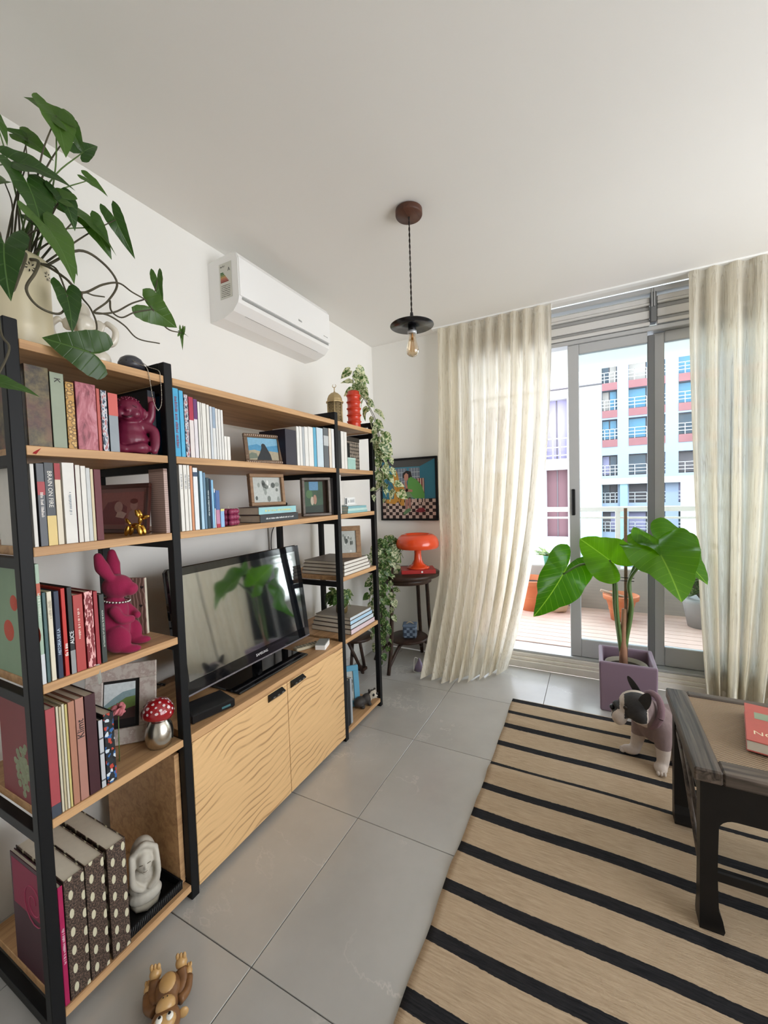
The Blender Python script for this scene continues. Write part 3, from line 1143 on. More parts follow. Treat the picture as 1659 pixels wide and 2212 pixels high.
stripes = [(2.712, 0.022), (2.557, 0.017), (2.396, 0.021), (2.209, 0.022), (2.021, 0.012), (1.845, 0.022), (1.668, 0.025), (1.478, 0.024), (1.306, 0.023),
           (1.132, 0.022), (0.948, 0.026), (0.765, 0.024), (0.585, 0.024), (0.40, 0.024), (0.22, 0.024), (0.04, 0.024)]
rx0, rx1, ry0, ry1 = -0.482, 1.75, -0.3, 2.738
nx, ny = 90, 330
v, f, att = [], [], []
for j in range(ny + 1):
    y = ry0 + (ry1 - ry0) * j / ny
    for i in range(nx + 1):
        x = rx0 + (rx1 - rx0) * i / nx
        wob = 0.010 * mnoise.noise((y * 4.0, 3.1, 0)) * (1 - i / nx) - 0.012 * max(0, (y - 2.0))
        zz = 0.006
        # gentle ridges running across the rug
        for (yc, a, sx, sl) in ((1.965, 0.016, 0.5, 0.03), (1.75, 0.010, 0.22, 0.02), (1.395, 0.008, 0.25, 0.03), (1.24, 0.006, 0.4, 0.0), (2.46, 0.007, 0.3, -0.05)):
            d = (y - yc - sl * (x - rx0)) / 0.04
            zz += a * math.exp(-d * d) * math.exp(-((x - rx0 - 0.12) / sx) ** 2)
        zz += 0.002 * max(0, mnoise.noise((x * 3, y * 5, 1.7)))
        v.append((x + wob, y, zz))
        bow = 0.012 * mnoise.noise((x * 2.5, 5.2, y * 0.8)) - 0.01 * (x - rx0) * 0
        a = 0.0
        for yc, hw in stripes:
            d = abs(y + bow - yc)
            a = max(a, min(1.0, max(0.0, 0.5 + (hw - d) / 0.012)))
        att.append(a)
for j in range(ny):
    for i in range(nx):
        a = j * (nx + 1) + i
        f.append((a, a + 1, a + nx + 2, a + nx + 1))
n0 = len(v)
mb = MB()
mb.raw(v, f, 0, True)
# skirt so the rug has thickness
ring = [i for i in range(nx + 1)] + [j * (nx + 1) + nx for j in range(1, ny + 1)] + [ny * (nx + 1) + i for i in range(nx - 1, -1, -1)] + [j * (nx + 1) for j in range(ny - 1, 0, -1)]
low = [(v[i][0], v[i][1], 0.0005) for i in ring]
mb.v += [Vector(p) for p in low]
att += [att[i] for i in ring]
for k in range(len(ring)):
    k2 = (k + 1) % len(ring)
    mb.f.append((ring[k], n0 + k, n0 + k2, ring[k2]))
    mb.mi.append(0)
    mb.sm.append(False)
rug = mb.build('area_rug', make_rug())
at = rug.data.attributes.new('stripe', 'FLOAT', 'POINT')
at.data.foreach_set('value', att)
tag(rug, 'tan woven flat rug with black stripes lying rumpled on the tiles', 'rug')

# ============================================================ coffee table
M_tw = make_wood('weathered_black_wood', (0.17, 0.132, 0.105, 1), (0.012, 0.010, 0.009, 1), 'y', 0.9, rough=0.45)
M_twx = make_wood('weathered_black_wood_cross', (0.17, 0.132, 0.105, 1), (0.014, 0.012, 0.011, 1), 'x', 0.9, rough=0.45)


def make_cane():
    m, nt, b = new_mat('woven_cane')
    n = N(nt)
    c = n.coords((1, 1, 1))
    sp = n.add('SeparateXYZ')
    n.link(c, sp.inputs[0])
    a = n.math('SINE', n.math('MULTIPLY', sp.outputs[0], 700))
    d = n.math('SINE', n.math('MULTIPLY', sp.outputs[1], 700))
    h = n.math('MULTIPLY', a, d)
    hh = n.math('ADD', n.math('MULTIPLY', h, 0.5), 0.5)
    col = n.mix(n.noise(c, 30, 4), n.ramp(hh, [(0.1, (0.13, 0.085, 0.05)), (0.7, (0.40, 0.28, 0.175))]), (0.30, 0.21, 0.13, 1))
    n.link(col, b.inputs['Base Color'])
    b.inputs['Roughness'].default_value = 0.7
    n.bump(hh, b, 0.7, 0.003)
    return m


TZ = 0.53
ct = thing('coffee_table', 'dark weathered wooden low table with woven cane top standing on the rug', 'table', (0, 0, 0))
tx0_, tx1_, ty0_, ty1_ = 0.268, 1.32, 1.505, 2.068
fw = 0.072
MB().box((tx0_, ty0_, TZ - 0.042), (tx0_ + fw, ty1_, TZ), bev=0.005).build('top_rail', M_tw, ct)
MB().box((tx1_ - fw, ty0_, TZ - 0.042), (tx1_, ty1_, TZ), bev=0.005).build('top_rail', M_tw, ct)
MB().box((tx0_ + fw, ty0_, TZ - 0.042), (tx1_ - fw, ty0_ + fw, TZ), bev=0.005).build('top_rail', M_twx, ct)
MB().box((tx0_ + fw, ty1_ - fw * 0.55, TZ - 0.042), (tx1_ - fw, ty1_, TZ), bev=0.005).build('top_rail', M_twx, ct)
MB().box((tx0_ + fw - 0.004, ty0_ + fw - 0.004, TZ - 0.026), (tx1_ - fw + 0.004, ty1_ - fw * 0.55 + 0.004, TZ - 0.007)).build('cane_panel', make_cane(), ct)
M_twd = mat('black_lacquer_wood', (0.008, 0.0075, 0.0075, 1), 0.42, var=0.4, scale=18, spec=0.3)
lx0, lx1, ly0, ly1 = 0.285, 1.255, 1.518, 2.02
LEGS = {}
for (x, y, sx, sy) in ((lx0, ly0, 1, 1), (lx0, ly1, 1, -1), (lx1, ly0, -1, 1), (lx1, ly1, -1, -1)):
    lg = MB()
    prof = [(0.0, 0.060), (0.012, 0.064), (0.045, 0.058), (0.075, 0.048), (0.20, 0.044), (0.40, 0.048), (TZ - 0.043, 0.052)]
    vv, ff = [], []
    for (z, wd) in prof:
        off = 0.008 if z < 0.05 else 0.0
        for (a, b) in ((0, 0), (1, 0), (1, 1), (0, 1)):
            vv.append((x + sx * (a * wd), y + sy * (b * wd), z + 0.007))
    for k in range(len(prof) - 1):
        for q in range(4):
            q2 = (q + 1) % 4
            ff.append((k * 4 + q, k * 4 + q2, k * 4 + 4 + q2, k * 4 + 4 + q))
    ff += [(3, 2, 1, 0), tuple((len(prof) - 1) * 4 + q for q in range(4))]
    lg.raw(vv, ff)
    lg.build('leg', M_twd, ct, merge=True)
# aprons, with rounded inner corners on the long sides
for (y0, y1) in ((ly0 + 0.006, ly0 + 0.030), (ly1 - 0.030, ly1 - 0.006)):
    a0, a1 = lx0 + 0.045, lx1 - 0.045
    zt, zb = TZ - 0.042, TZ - 0.155
    r = 0.045
    poly = [(a0, zt), (a0, zb - r)] + [(a0 + r - r * math.cos(t), zb - r + r * math.sin(t)) for t in [PI / 2 * q / 6 for q in range(7)]] + \
           [(a1 - r + r * math.sin(t), zb - r + r * math.cos(t)) for t in [PI / 2 * q / 6 for q in range(7)]] + [(a1, zb - r), (a1, zt)]
    # local X -> x, local Y -> z, extrude along -y : use a frame with Z = -y
    Mx = mframe((0, y1, 0), (1, 0, 0), (0, 0, 1))
    MB().prism(poly[::-1], y1 - y0, M=Mx).build('apron', M_twd, ct)
for x0 in (lx0 + 0.004, lx1 - 0.026):
    MB().box((x0, ly0 + 0.045, TZ - 0.085), (x0 + 0.022, ly1 - 0.045, TZ - 0.043), bev=0.003).build('apron', M_twd, ct)
    MB().box((x0 + 0.002, ly0 + 0.045, TZ - 0.125), (x0 + 0.016, ly1 - 0.045, TZ - 0.108), bev=0.002).build('rung', M_twd, ct)
    # braces: two slanting bars and a strut
    MB().tube([(x0 + 0.008, ly1 - 0.04, TZ - 0.13), (x0 + 0.008, ly1 - 0.20, TZ - 0.20), (x0 + 0.008, ly0 + 0.045, TZ - 0.36)], 0.008, 8).build('brace', M_tw, ct)
    MB().tube([(x0 + 0.008, ly1 - 0.16, TZ - 0.11), (x0 + 0.008, ly0 + 0.045, TZ - 0.25)], 0.007, 8).build('brace', M_tw, ct)
for y0 in (ly0 + 0.010, ly1 - 0.030):
    MB().box((lx0 + 0.04, y0, 0.165), (lx1 - 0.04, y0 + 0.022, 0.20), bev=0.004).build('stretcher', M_twd, ct)

# ============================================================ leaves
def make_leaf_mat(name, dark, light, vein, varieg=0.0, vc=(0.75, 0.74, 0.5), transl=0.35, gloss=0.35, nveins=9.0):
    m, nt, b = new_mat(name)
    n = N(nt)
    out = nt.nodes['Material Output']
    tc = n.add('TexCoord')
    sp = n.add('SeparateXYZ')
    n.link(tc.outputs['Object'], sp.inputs[0])
    ax = n.math('ABSOLUTE', sp.outputs['X'])
    oi = n.add('ObjectInfo')
    base = n.mix(n.math('ADD', n.math('MULTIPLY', oi.outputs['Random'], 0.7), n.math('MULTIPLY', n.noise(tc.outputs['Object'], 3.0, 3), 0.3)), dark, light)
    rib = n.ramp(ax, [(0.0, (1, 1, 1)), (0.018, (0, 0, 0))])
    lat = n.math('FRACT', n.math('MULTIPLY', n.math('SUBTRACT', sp.outputs['Y'], n.math('MULTIPLY', ax, 0.75)), nveins))
    latl = n.ramp(n.math('ABSOLUTE', n.math('SUBTRACT', lat, 0.5)), [(0.0, (0.75, 0.75, 0.75)), (0.07, (0, 0, 0))])
    vfac = n.math('MAXIMUM', rib, n.math('MULTIPLY', latl, 0.35))
    col = n.mix(vfac, base, vein)
    if varieg > 0:
        ad = n.add('VectorMath', operation='ADD')
        sc = n.add('VectorMath', operation='SCALE')
        sc.inputs['Scale'].default_value = 13.0
        n.link(oi.outputs['Location'], sc.inputs[0])
        n.link(tc.outputs['Object'], ad.inputs[0])
        n.link(sc.outputs[0], ad.inputs[1])
        vn = n.noise(ad.outputs[0], 4.0, 3, 0.6, 0.6)
        f = n.ramp(vn, [(0.60 - 0.16 * varieg, (0, 0, 0)), (0.66 - 0.16 * varieg, (1, 1, 1))])
        col = n.mix(f, col, vc + (1,))
    n.link(col, b.inputs['Base Color'])
    b.inputs['Roughness'].default_value = gloss
    n.bump(n.math('SUBTRACT', 1.0, vfac), b, 0.25, 0.01)
    tr = n.add('BsdfTranslucent')
    hs = n.add('HueSaturation')
    hs.inputs['Value'].default_value = 1.5
    hs.inputs['Saturation'].default_value = 1.1
    n.link(col, hs.inputs['Color'])
    n.link(hs.outputs[0], tr.inputs[0])
    mx = n.add('MixShader')
    mx.inputs[0].default_value = transl
    n.link(b.outputs[0], mx.inputs[1])
    n.link(tr.outputs[0], mx.inputs[2])
    n.link(mx.outputs[0], out.inputs[0])
    return m


R_ALO = [(0, 1), (0.12, .93), (0.3, .80), (.6, .66), (1.0, .60), (1.5, .60), (1.95, .63), (2.35, .66), (2.65, .62), (2.85, .46), (2.98, .26), (PI, .14)]
R_SYN = [(0, 1), (.10, .86), (.25, .68), (.5, .52), (.85, .43), (1.3, .40), (1.8, .44), (2.25, .55), (2.6, .58), (2.85, .42), (3.0, .2), (PI, .1)]
R_POT = [(0, 1), (.12, .86), (.35, .68), (.7, .56), (1.2, .48), (1.8, .44), (2.3, .42), (2.7, .34), (3.0, .2), (PI, .14)]
R_OVA = [(0, 1), (.15, .8), (.4, .52), (.8, .36), (1.3, .28), (2.0, .22), (2.7, .14), (PI, .08)]


def interp(tab, x):
    for (a, va), (b, vb) in zip(tab, tab[1:]):
        if x <= b:
            t = (x - a) / (b - a)
            t = t * t * (3 - 2 * t)
            return va + (vb - va) * t
    return tab[-1][1]


def leaf_mesh(name, tab, m, n=18, rings=4, fold=0.18, curl=0.25, wave=0.03, seed=0):
    """unit leaf: petiole at origin, tip at +Y, upper side +Z"""
    v, f = [(0, 0, 0)], []
    tot = 2 * n
    for k in range(1, rings + 1):
        s = k / rings
        for i in range(tot):
            th = PI * i / n if i <= n else -PI * (tot - i) / n
            r = interp(tab, abs(th)) * s
            x, y = r * math.sin(th), r * math.cos(th)
            z = fold * abs(x) * (1 - 0.6 * abs(x)) - curl * (max(0, y) ** 2) - curl * 0.5 * (min(0, y) ** 2) + wave * s * s * math.sin(5 * th + seed) * 1.0
            v.append((x, y, z))
    for i in range(tot):
        j = (i + 1) % tot
        f.append((0, 1 + j, 1 + i))
        for k in range(rings - 1):
            a = 1 + k * tot
            f.append((a + i, a + j, a + tot + j, a + tot + i))
    mb = MB().raw(v, f, 0, True)
    me = bpy.data.meshes.new(name)
    me.from_pydata([tuple(p) for p in mb.v], [], mb.f)
    me.materials.append(m)
    me.polygons.foreach_set('use_smooth', [True] * len(f))
    return me


CAM = Vector((0, 0, 1.4))


def put_leaf(me, parent, attach, tip, normal, width=1.0, name='leaf', k=1.0):
    """leaf with its petiole end at attach, tip at tip"""
    a, t = Vector(attach), Vector(tip)
    y = (t - a)
    L = y.length * k
    y.normalize()
    z = Vector(normal)
    z = z - y * z.dot(y)
    if z.length < 1e-4:
        z = Vector((0, 0, 1)) - y * y.z
    z.normalize()
    x = y.cross(z)
    M = Matrix((x * L * width, y * L, z * L)).transposed().to_4x4()
    M.translation = a
    o = bpy.data.objects.new(name, me)
    COL.objects.link(o)
    o.parent = parent
    o.matrix_local = parent.matrix_basis.inverted() @ M
    return o


def stem(parent, pts, r0, r1, m, name='stem', n=6, seg=6):
    P = catmull(pts, n)
    rr = [r0 + (r1 - r0) * i / (len(P) - 1) for i in range(len(P))]
    Mi = parent.matrix_basis.inverted()
    return MB().tube([Mi @ p for p in P], rr, seg).build(name, m, parent)


M_syn = make_leaf_mat('arrowhead_leaf', (0.012, 0.045, 0.010, 1), (0.085, 0.170, 0.030, 1), (0.10, 0.19, 0.05, 1), nveins=4.0)
M_alo = make_leaf_mat('elephant_ear_leaf', (0.022, 0.095, 0.008, 1), (0.110, 0.270, 0.018, 1), (0.24, 0.42, 0.06, 1), transl=0.58, gloss=0.28, nveins=7.0)
M_pot = make_leaf_mat('variegated_leaf', (0.035, 0.095, 0.018, 1), (0.10, 0.20, 0.045, 1), (0.2, 0.3, 0.1, 1), varieg=0.85, vc=(0.62, 0.64, 0.42))
M_grn = make_leaf_mat('green_leaf', (0.020, 0.070, 0.014, 1), (0.075, 0.17, 0.035, 1), (0.2, 0.3, 0.1, 1), varieg=0.35, vc=(0.42, 0.50, 0.22))
M_vine = mat('vine_stem', (0.065, 0.055, 0.030, 1), 0.6, var=0.3, scale=30)
M_gstem = mat('green_stem', (0.09, 0.16, 0.04, 1), 0.5, var=0.2, scale=20)
ME_syn = [leaf_mesh('syn%d' % i, R_SYN, M_syn, 18, 4, 0.22, 0.22 + .1 * i, 0.02, i) for i in range(3)]
ME_alo = [leaf_mesh('alo%d' % i, R_ALO, M_alo, 30, 7, 0.34, 0.26, 0.07, i) for i in range(2)]
ME_pot = [leaf_mesh('pot%d' % i, R_POT, M_pot, 9, 2, 0.25, 0.35, 0.03, i) for i in range(3)]
ME_grn = [leaf_mesh('grn%d' % i, R_POT, M_grn, 9, 2, 0.25, 0.35, 0.03, i) for i in range(3)]
ME_ova = [leaf_mesh('ova%d' % i, R_OVA, M_grn, 7, 2, 0.2, 0.25, 0.02, i) for i in range(2)]

# ------------------------------------------------------------ arrowhead plant on top of the shelves
PX, PYc = -1.455, 0.583
ZT = LV['top']
syn = thing('potted_arrowhead_plant', 'leafy arrowhead vine in a tall cream ceramic pot on the top shelf', 'plant', (PX, PYc, ZT + 0.0005))
M_pc = mat('cream_ceramic', (0.66, 0.58, 0.40, 1), 0.35, var=0.12, scale=8, bump=0.05, bscale=40)
MB().lathe([(0.070, 0.0), (0.073, 0.006), (0.073, 0.28), (0.071, 0.288), (0.066, 0.288), (0.065, 0.26), (0.001, 0.258)], 40).build('pot', M_pc, syn)
MB().lathe([(0.001, 0.264), (0.064, 0.2615)], 24, cap=False).build('soil', mat('potting_soil', (0.03, 0.02, 0.014, 1), 0.95, bump=0.5, bscale=60), syn)
M_dk = mat('dark_cutout', (0.02, 0.017, 0.013, 1), 0.9)
for ang in (-62, -33, 0, 40, 90, 140, 190, 240):
    a = math.radians(ang)
    ctr = Vector((0.0735 * math.cos(a), 0.0735 * math.sin(a), 0.245))
    Mf = mframe(ctr, (-math.sin(a), math.cos(a), 0), (0, 0, 1))
    fb = MB()
    for q in range(7):
        t = 2 * PI * q / 7
        d = Vector((math.cos(t), math.sin(t), 0))
        e = Vector((-d.y, d.x, 0))
        fb.raw([d * 0.005, d * 0.010 + e * 0.0018, d * 0.0155, d * 0.010 - e * 0.0018], [(0, 1, 2, 3)], 0, False, Mf @ Matrix.Translation((0, 0, 0.0006)))
    fb.build('flower_cutout', M_dk, syn)
SL = [((-1.420, 0.690, 2.553), (-1.380, 0.700, 2.440), 1.25), ((-1.420, 0.690, 2.559), (-1.470, 0.625, 2.620), 1.0), ((-1.450, 0.746, 2.576), (-1.430, 0.768, 2.510), 1.0),
      ((-1.450, 0.776, 2.529), (-1.450, 0.829, 2.601), 0.9), ((-1.550, 0.669, 2.532), (-1.500, 0.715, 2.495), 1.3), ((-1.550, 0.664, 2.532), (-1.550, 0.605, 2.534), 1.0),
      ((-1.500, 0.575, 2.500), (-1.490, 0.607, 2.440), 1.3), ((-1.380, 0.590, 2.335), (-1.345, 0.705, 2.355), 1.1), ((-1.400, 0.588, 2.338), (-1.430, 0.520, 2.330), 1.1),
      ((-1.520, 0.826, 2.500), (-1.495, 0.880, 2.475), 1.2), ((-1.360, 0.665, 2.285), (-1.330, 0.690, 2.205), 1.2), ((-1.360, 0.660, 2.285), (-1.400, 0.597, 2.300), 1.2),
      ((-1.360, 0.584, 2.265), (-1.300, 0.600, 2.130), 1.15), ((-1.450, 0.751, 2.315), (-1.415, 0.872, 2.262), 1.1), ((-1.500, 0.895, 2.400), (-1.480, 0.942, 2.288), 0.75),
      ((-1.460, 0.800, 2.310), (-1.440, 0.847, 2.222), 1.0), ((-1.300, 0.598, 2.140), (-1.240, 0.648, 2.018), 1.15), ((-1.200, 0.459, 1.995), (-1.160, 0.436, 1.880), 1.1),
      ((-1.300, 0.630, 1.976), (-1.262, 0.628, 1.872), 0.9), ((-1.205, 0.630, 1.806), (-1.215, 0.560, 1.815), 1.5), ((-1.360, 0.918, 2.068), (-1.335, 1.012, 2.022), 1.25),
      ((-1.400, 0.973, 2.200), (-1.390, 0.976, 2.110), 0.7), ((-1.400, 1.061, 2.041), (-1.400, 1.060, 1.975), 0.35), ((-1.400, 1.061, 2.041), (-1.400, 1.088, 2.090), 0.5),
      ((-1.400, 1.061, 2.041), (-1.390, 1.090, 2.035), 0.45), ((-1.050, 0.372, 1.645), (-1.015, 0.436, 1.640), 1.1), ((-1.40, 0.66, 2.17), (-1.34, 0.70, 2.10), 1.0),
      ((-1.47, 0.70, 2.33), (-1.43, 0.76, 2.29), 1.0), ((-1.42, 0.62, 2.22), (-1.36, 0.63, 2.17), 1.0), ((-1.54, 0.60, 2.36), (-1.50, 0.55, 2.32), 1.0)]
rnd = random.Random(5)
droop = {17, 18, 19, 20, 21, 22, 23, 24, 25}
for i, (a, t, wd) in enumerate(SL):
    a, t = Vector(a), Vector(t)
    nrm = (CAM - a).normalized() * 0.8 + Vector((rnd.uniform(-.4, .4), rnd.uniform(-.4, .4), 0.75))
    if i in (19, 20):
        nrm = (CAM - a).normalized() + Vector((0, 0, 0.1))
    put_leaf(ME_syn[i % 3], syn, a, t, nrm, wd * (0.85 if i not in (19, 20) else 1.0), k=1.35 if i == 19 else 0.92)
    if i not in droop:
        b = Vector((PX + rnd.uniform(-.035, .035), PYc + rnd.uniform(-.03, .035), ZT + 0.262))
        mid = b.lerp(a, 0.55) + Vector((rnd.uniform(-.02, .02), rnd.uniform(-.02, .02), 0.03))
        stem(syn, [b, mid, a], 0.0032, 0.0016, M_vine if i % 3 else M_gstem, 'petiole')
SV = [[(-1.42, 0.640, 2.10), (-1.42, 0.729, 2.187), (-1.42, 0.797, 2.183), (-1.42, 0.84, 2.137), (-1.4, 0.797, 2.057), (-1.38, 0.74, 1.993), (-1.38, 0.802, 2.017), (-1.38, 0.861, 2.068), (-1.4, 0.95, 2.136), (-1.4, 0.973, 2.20)],
      [(-1.41, 0.60, 2.09), (-1.35, 0.612, 2.063), (-1.33, 0.644, 2.04), (-1.32, 0.679, 2.013), (-1.36, 0.76, 2.081), (-1.38, 0.822, 2.118), (-1.36, 0.851, 2.097), (-1.36, 0.9, 2.088), (-1.36, 0.92, 2.066)],
      [(-1.42, 0.585, 2.09), (-1.34, 0.584, 2.063), (-1.31, 0.563, 2.014), (-1.3, 0.537, 1.958), (-1.29, 0.556, 1.919), (-1.29, 0.602, 1.917), (-1.3, 0.633, 1.959), (-1.32, 0.679, 2.013), (-1.32, 0.71, 2.018), (-1.32, 0.741, 2.026)],
      [(-1.42, 0.565, 2.09), (-1.34, 0.558, 2.068), (-1.28, 0.515, 1.973), (-1.25, 0.486, 1.92), (-1.20, 0.46, 1.995)],
      [(-1.38, 0.74, 1.993), (-1.38, 0.783, 2.0), (-1.38, 0.832, 1.985), (-1.38, 0.875, 1.956), (-1.38, 0.954, 1.964)],
      [(-1.40, 0.62, 2.09), (-1.34, 0.625, 2.062), (-1.32, 0.634, 2.009), (-1.3, 0.63, 1.976)],
      [(-1.32, 0.679, 2.013), (-1.3, 0.668, 1.989), (-1.25, 0.663, 1.943), (-1.21, 0.654, 1.880), (-1.205, 0.63, 1.806)],
      [(-1.36, 0.92, 2.066), (-1.38, 0.986, 2.028), (-1.4, 1.061, 2.041)],
      [(-1.42, 0.54, 2.09), (-1.25, 0.47, 2.05), (-1.12, 0.41, 1.90), (-1.08, 0.397, 1.761), (-1.06, 0.402, 1.72), (-1.05, 0.372, 1.645)],
      [(-1.4, 0.802, 2.059), (-1.39, 0.799, 2.022), (-1.38, 0.824, 2.008), (-1.37, 0.863, 2.037), (-1.36, 0.92, 2.066)]]
for i, pts in enumerate(SV):
    stem(syn, pts, 0.0042 if i < 4 else 0.003, 0.002, M_vine, 'vine')

# ------------------------------------------------------------ elephant ear in the purple planter
al = thing('potted_elephant_ear', 'big-leaved elephant ear plant with stake in a purple cube planter by the door', 'plant', (0.175, 2.97, 0.0008))
M_pur = mat('purple_planter', (0.225, 0.155, 0.205, 1), 0.5, var=0.06, scale=4)
ob, ib, ph_ = 0.155, 0.130, 0.315
pb = MB()
lo = [(-ob * .97, -ob * .97, 0), (ob * .97, -ob * .97, 0), (ob * .97, ob * .97, 0), (-ob * .97, ob * .97, 0)]
hi_ = [(-ob, -ob, ph_), (ob, -ob, ph_), (ob, ob, ph_), (-ob, ob, ph_)]
hin = [(-ib, -ib, ph_), (ib, -ib, ph_), (ib, ib, ph_), (-ib, ib, ph_)]
bin_ = [(-ib, -ib, 0.2), (ib, -ib, 0.2), (ib, ib, 0.2), (-ib, ib, 0.2)]
vv = lo + hi_ + hin + bin_
ff = [(3, 2, 1, 0), (15, 14, 13, 12)[::-1]]
for i in range(4):
    j = (i + 1) % 4
    ff += [(i, j, 4 + j, 4 + i), (4 + i, 4 + j, 8 + j, 8 + i), (8 + i, 8 + j, 12 + j, 12 + i)]
pb.raw(vv, ff)
pl_o = pb.build('planter', M_pur, al)
bv = pl_o.modifiers.new('bevel', 'BEVEL')
bv.width = 0.010
bv.segments = 3
MB().lathe([(0.118, 0.2005), (0.122, 0.262), (0.114, 0.264), (0.108, 0.225), (0.001, 0.222)], 36, cap=False).build('nursery_pot', mat('stone_grey_pot', (0.40, 0.37, 0.31, 1), 0.8, var=0.1), al)
MB().lathe([(0.108, 0.238), (0.06, 0.245), (0.001, 0.247)], 24, cap=False).build('soil', MATS['potting_soil'], al)
M_bark = mat('papery_trunk', (0.33, 0.17, 0.10, 1), 0.8, var=0.45, scale=14, bump=0.4, bscale=30)
MB().tube([(-0.015, -0.01, 0.235), (-0.017, -0.012, 0.40), (-0.010, -0.01, 0.62)], [0.026, 0.021, 0.014], 10).build('trunk', M_bark, al)
MB().box((0.0 - 0.009, -0.012, 0.235), (0.009, 0.008, 1.262)).build('stake', make_wood('stake_wood', (0.20, 0.13, 0.08, 1), (0.09, 0.05, 0.03, 1)), al)
for z in (0.80, 0.82):
    MB().tube([(-0.035, 0.0, z), (-0.01, -0.016, z + 0.002), (0.025, -0.014, z + 0.001), (0.045, 0.0, z - 0.002)], 0.0025, 6).build('tie', M_blackp, al)
AL = [((-0.188, 2.93, 0.827), (-0.329, 2.79, 0.553), (0.50, -0.70, 0.30), 0.78, [(0.15, 2.96, 0.33), (0.115, 2.95, 0.62), (0.09, 2.95, 0.86), (-0.06, 2.94, 0.90), (-0.188, 2.93, 0.827)]),
      ((0.085, 2.93, 0.935), (-0.09, 2.98, 1.070), (-0.15, -0.9, 0.35), 1.05, [(0.15, 2.96, 0.34), (0.125, 2.93, 0.60), (0.118, 2.93, 0.80), (0.085, 2.93, 0.935)]),
      ((0.343, 2.90, 1.000), (0.425, 2.57, 0.812), (-0.05, -0.45, 0.9), 0.98, [(0.165, 2.96, 0.36), (0.205, 2.95, 0.63), (0.19, 2.93, 0.80), (0.26, 2.90, 0.93), (0.343, 2.90, 1.000)]),
      ((0.385, 3.02, 1.040), (0.610, 2.84, 0.850), (0.1, -0.5, 0.85), 0.85, [(0.17, 2.97, 0.36), (0.20, 2.98, 0.63), (0.20, 2.97, 0.82), (0.27, 2.99, 0.97), (0.385, 3.02, 1.040)])]
for i, (a, t, nr, wd, st) in enumerate(AL):
    put_leaf(ME_alo[i % 2], al, a, t, nr, wd, k=(1.0, 1.0, 0.86, 0.9)[i])
    stem(al, st, 0.014, 0.006, M_gstem, 'leaf_stalk', 8, 8)


# ------------------------------------------------------------ variegated pothos trailing from the red vase
def vine_leaves(parent, pts, mes, rnd, size, step, stem_m, spread=0.03, r=0.002, up=0.3, face=0.6):
    P = catmull(pts, 10)
    Mi = parent.matrix_basis.inverted()
    MB().tube([Mi @ p for p in P], r, 5).build('vine', stem_m, parent)
    acc, side = 0.0, 1
    for i in range(1, len(P)):
        acc += (P[i] - P[i - 1]).length
        if acc >= step:
            acc = 0
            side = -side
            d = (P[i] - P[i - 1]).normalized()
            a = P[i]
            lat = d.cross((CAM - a).normalized()).normalized() * side
            att = a + lat * rnd.uniform(0.3, 0.9) * spread + Vector((rnd.uniform(-1, 1), rnd.uniform(-1, 1), rnd.uniform(0, 1))) * spread * 0.4
            s = size * rnd.uniform(0.7, 1.25)
            tip = att + (lat * rnd.uniform(0.5, 1.0) + d * rnd.uniform(0.1, 0.9) + Vector((rnd.uniform(-.3, .3), rnd.uniform(-.3, .3), -0.55))).normalized() * s
            nrm = (CAM - att).normalized() * face + Vector((rnd.uniform(-.5, .5), rnd.uniform(-.5, .5), up + rnd.uniform(-.1, .5)))
            put_leaf(rnd.choice(mes), parent, att, tip, nrm, rnd.uniform(0.85, 1.15))


VX, VY = -1.325, 2.19
vz = thing('pothos_in_red_vase', 'variegated pothos trailing from a ribbed red vase on the top shelf', 'plant', (VX, VY, ZT + 0.0005))
prof = [(0.040, 0.0)]
for k in range(5):
    z0 = 0.004 + k * 0.040
    prof += [(0.0405, z0), (0.0385, z0 + 0.018), (0.0405, z0 + 0.031), (0.0455, z0 + 0.035), (0.0455, z0 + 0.039)]
prof += [(0.0385, 0.207), (0.036, 0.226), (0.031, 0.230), (0.030, 0.20), (0.001, 0.19)]
MB().lathe(prof, 32).build('vase', mat('red_glaze', (0.58, 0.045, 0.020, 1), 0.25), vz)
rv = random.Random(11)
vine_leaves(vz, [(VX, VY, 2.02), (VX + 0.0, VY, 2.08), (VX + 0.02, VY - 0.02, 2.155), (VX + 0.04, VY + 0.02, 2.14), (VX + 0.06, VY + 0.04, 2.06)], ME_pot, rv, 0.062, 0.022, M_gstem, 0.025)
trail = [(VX + 0.01, VY, 2.03), (VX + 0.03, VY + 0.04, 2.05), (-1.268, 2.26, 1.98), (-1.235, 2.30, 1.88), (-1.225, 2.325, 1.78), (-1.220, 2.335, 1.66), (-1.218, 2.34, 1.54), (-1.215, 2.35, 1.47)]
vine_leaves(vz, trail, ME_pot, rv, 0.060, 0.026, M_vine, 0.03)
vine_leaves(vz, [(VX, VY, 2.03), (-1.275, 2.23, 2.0), (-1.23, 2.30, 1.84), (-1.222, 2.31, 1.72), (-1.215, 2.315, 1.60), (-1.21, 2.33, 1.52)], ME_pot, rv, 0.062, 0.030, M_vine, 0.035)
vine_leaves(vz, [(-1.225, 2.325, 1.78), (-1.205, 2.35, 1.70), (-1.195, 2.36, 1.58), (-1.20, 2.38, 1.48), (-1.17, 2.42, 1.42), (-1.15, 2.44, 1.36)], ME_pot, rv, 0.058, 0.028, M_vine, 0.035)
vine_leaves(vz, [(-1.22, 2.335, 1.47), (-1.212, 2.32, 1.42), (-1.22, 2.30, 1.43), (-1.23, 2.25, 1.40), (-1.235, 2.24, 1.37)], ME_pot, rv, 0.035, 0.05, M_vine, 0.02)
vine_leaves(vz, [(-1.215, 2.35, 1.47), (-1.205, 2.36, 1.38), (-1.20, 2.36, 1.28)], ME_pot, rv, 0.034, 0.05, M_vine, 0.02)

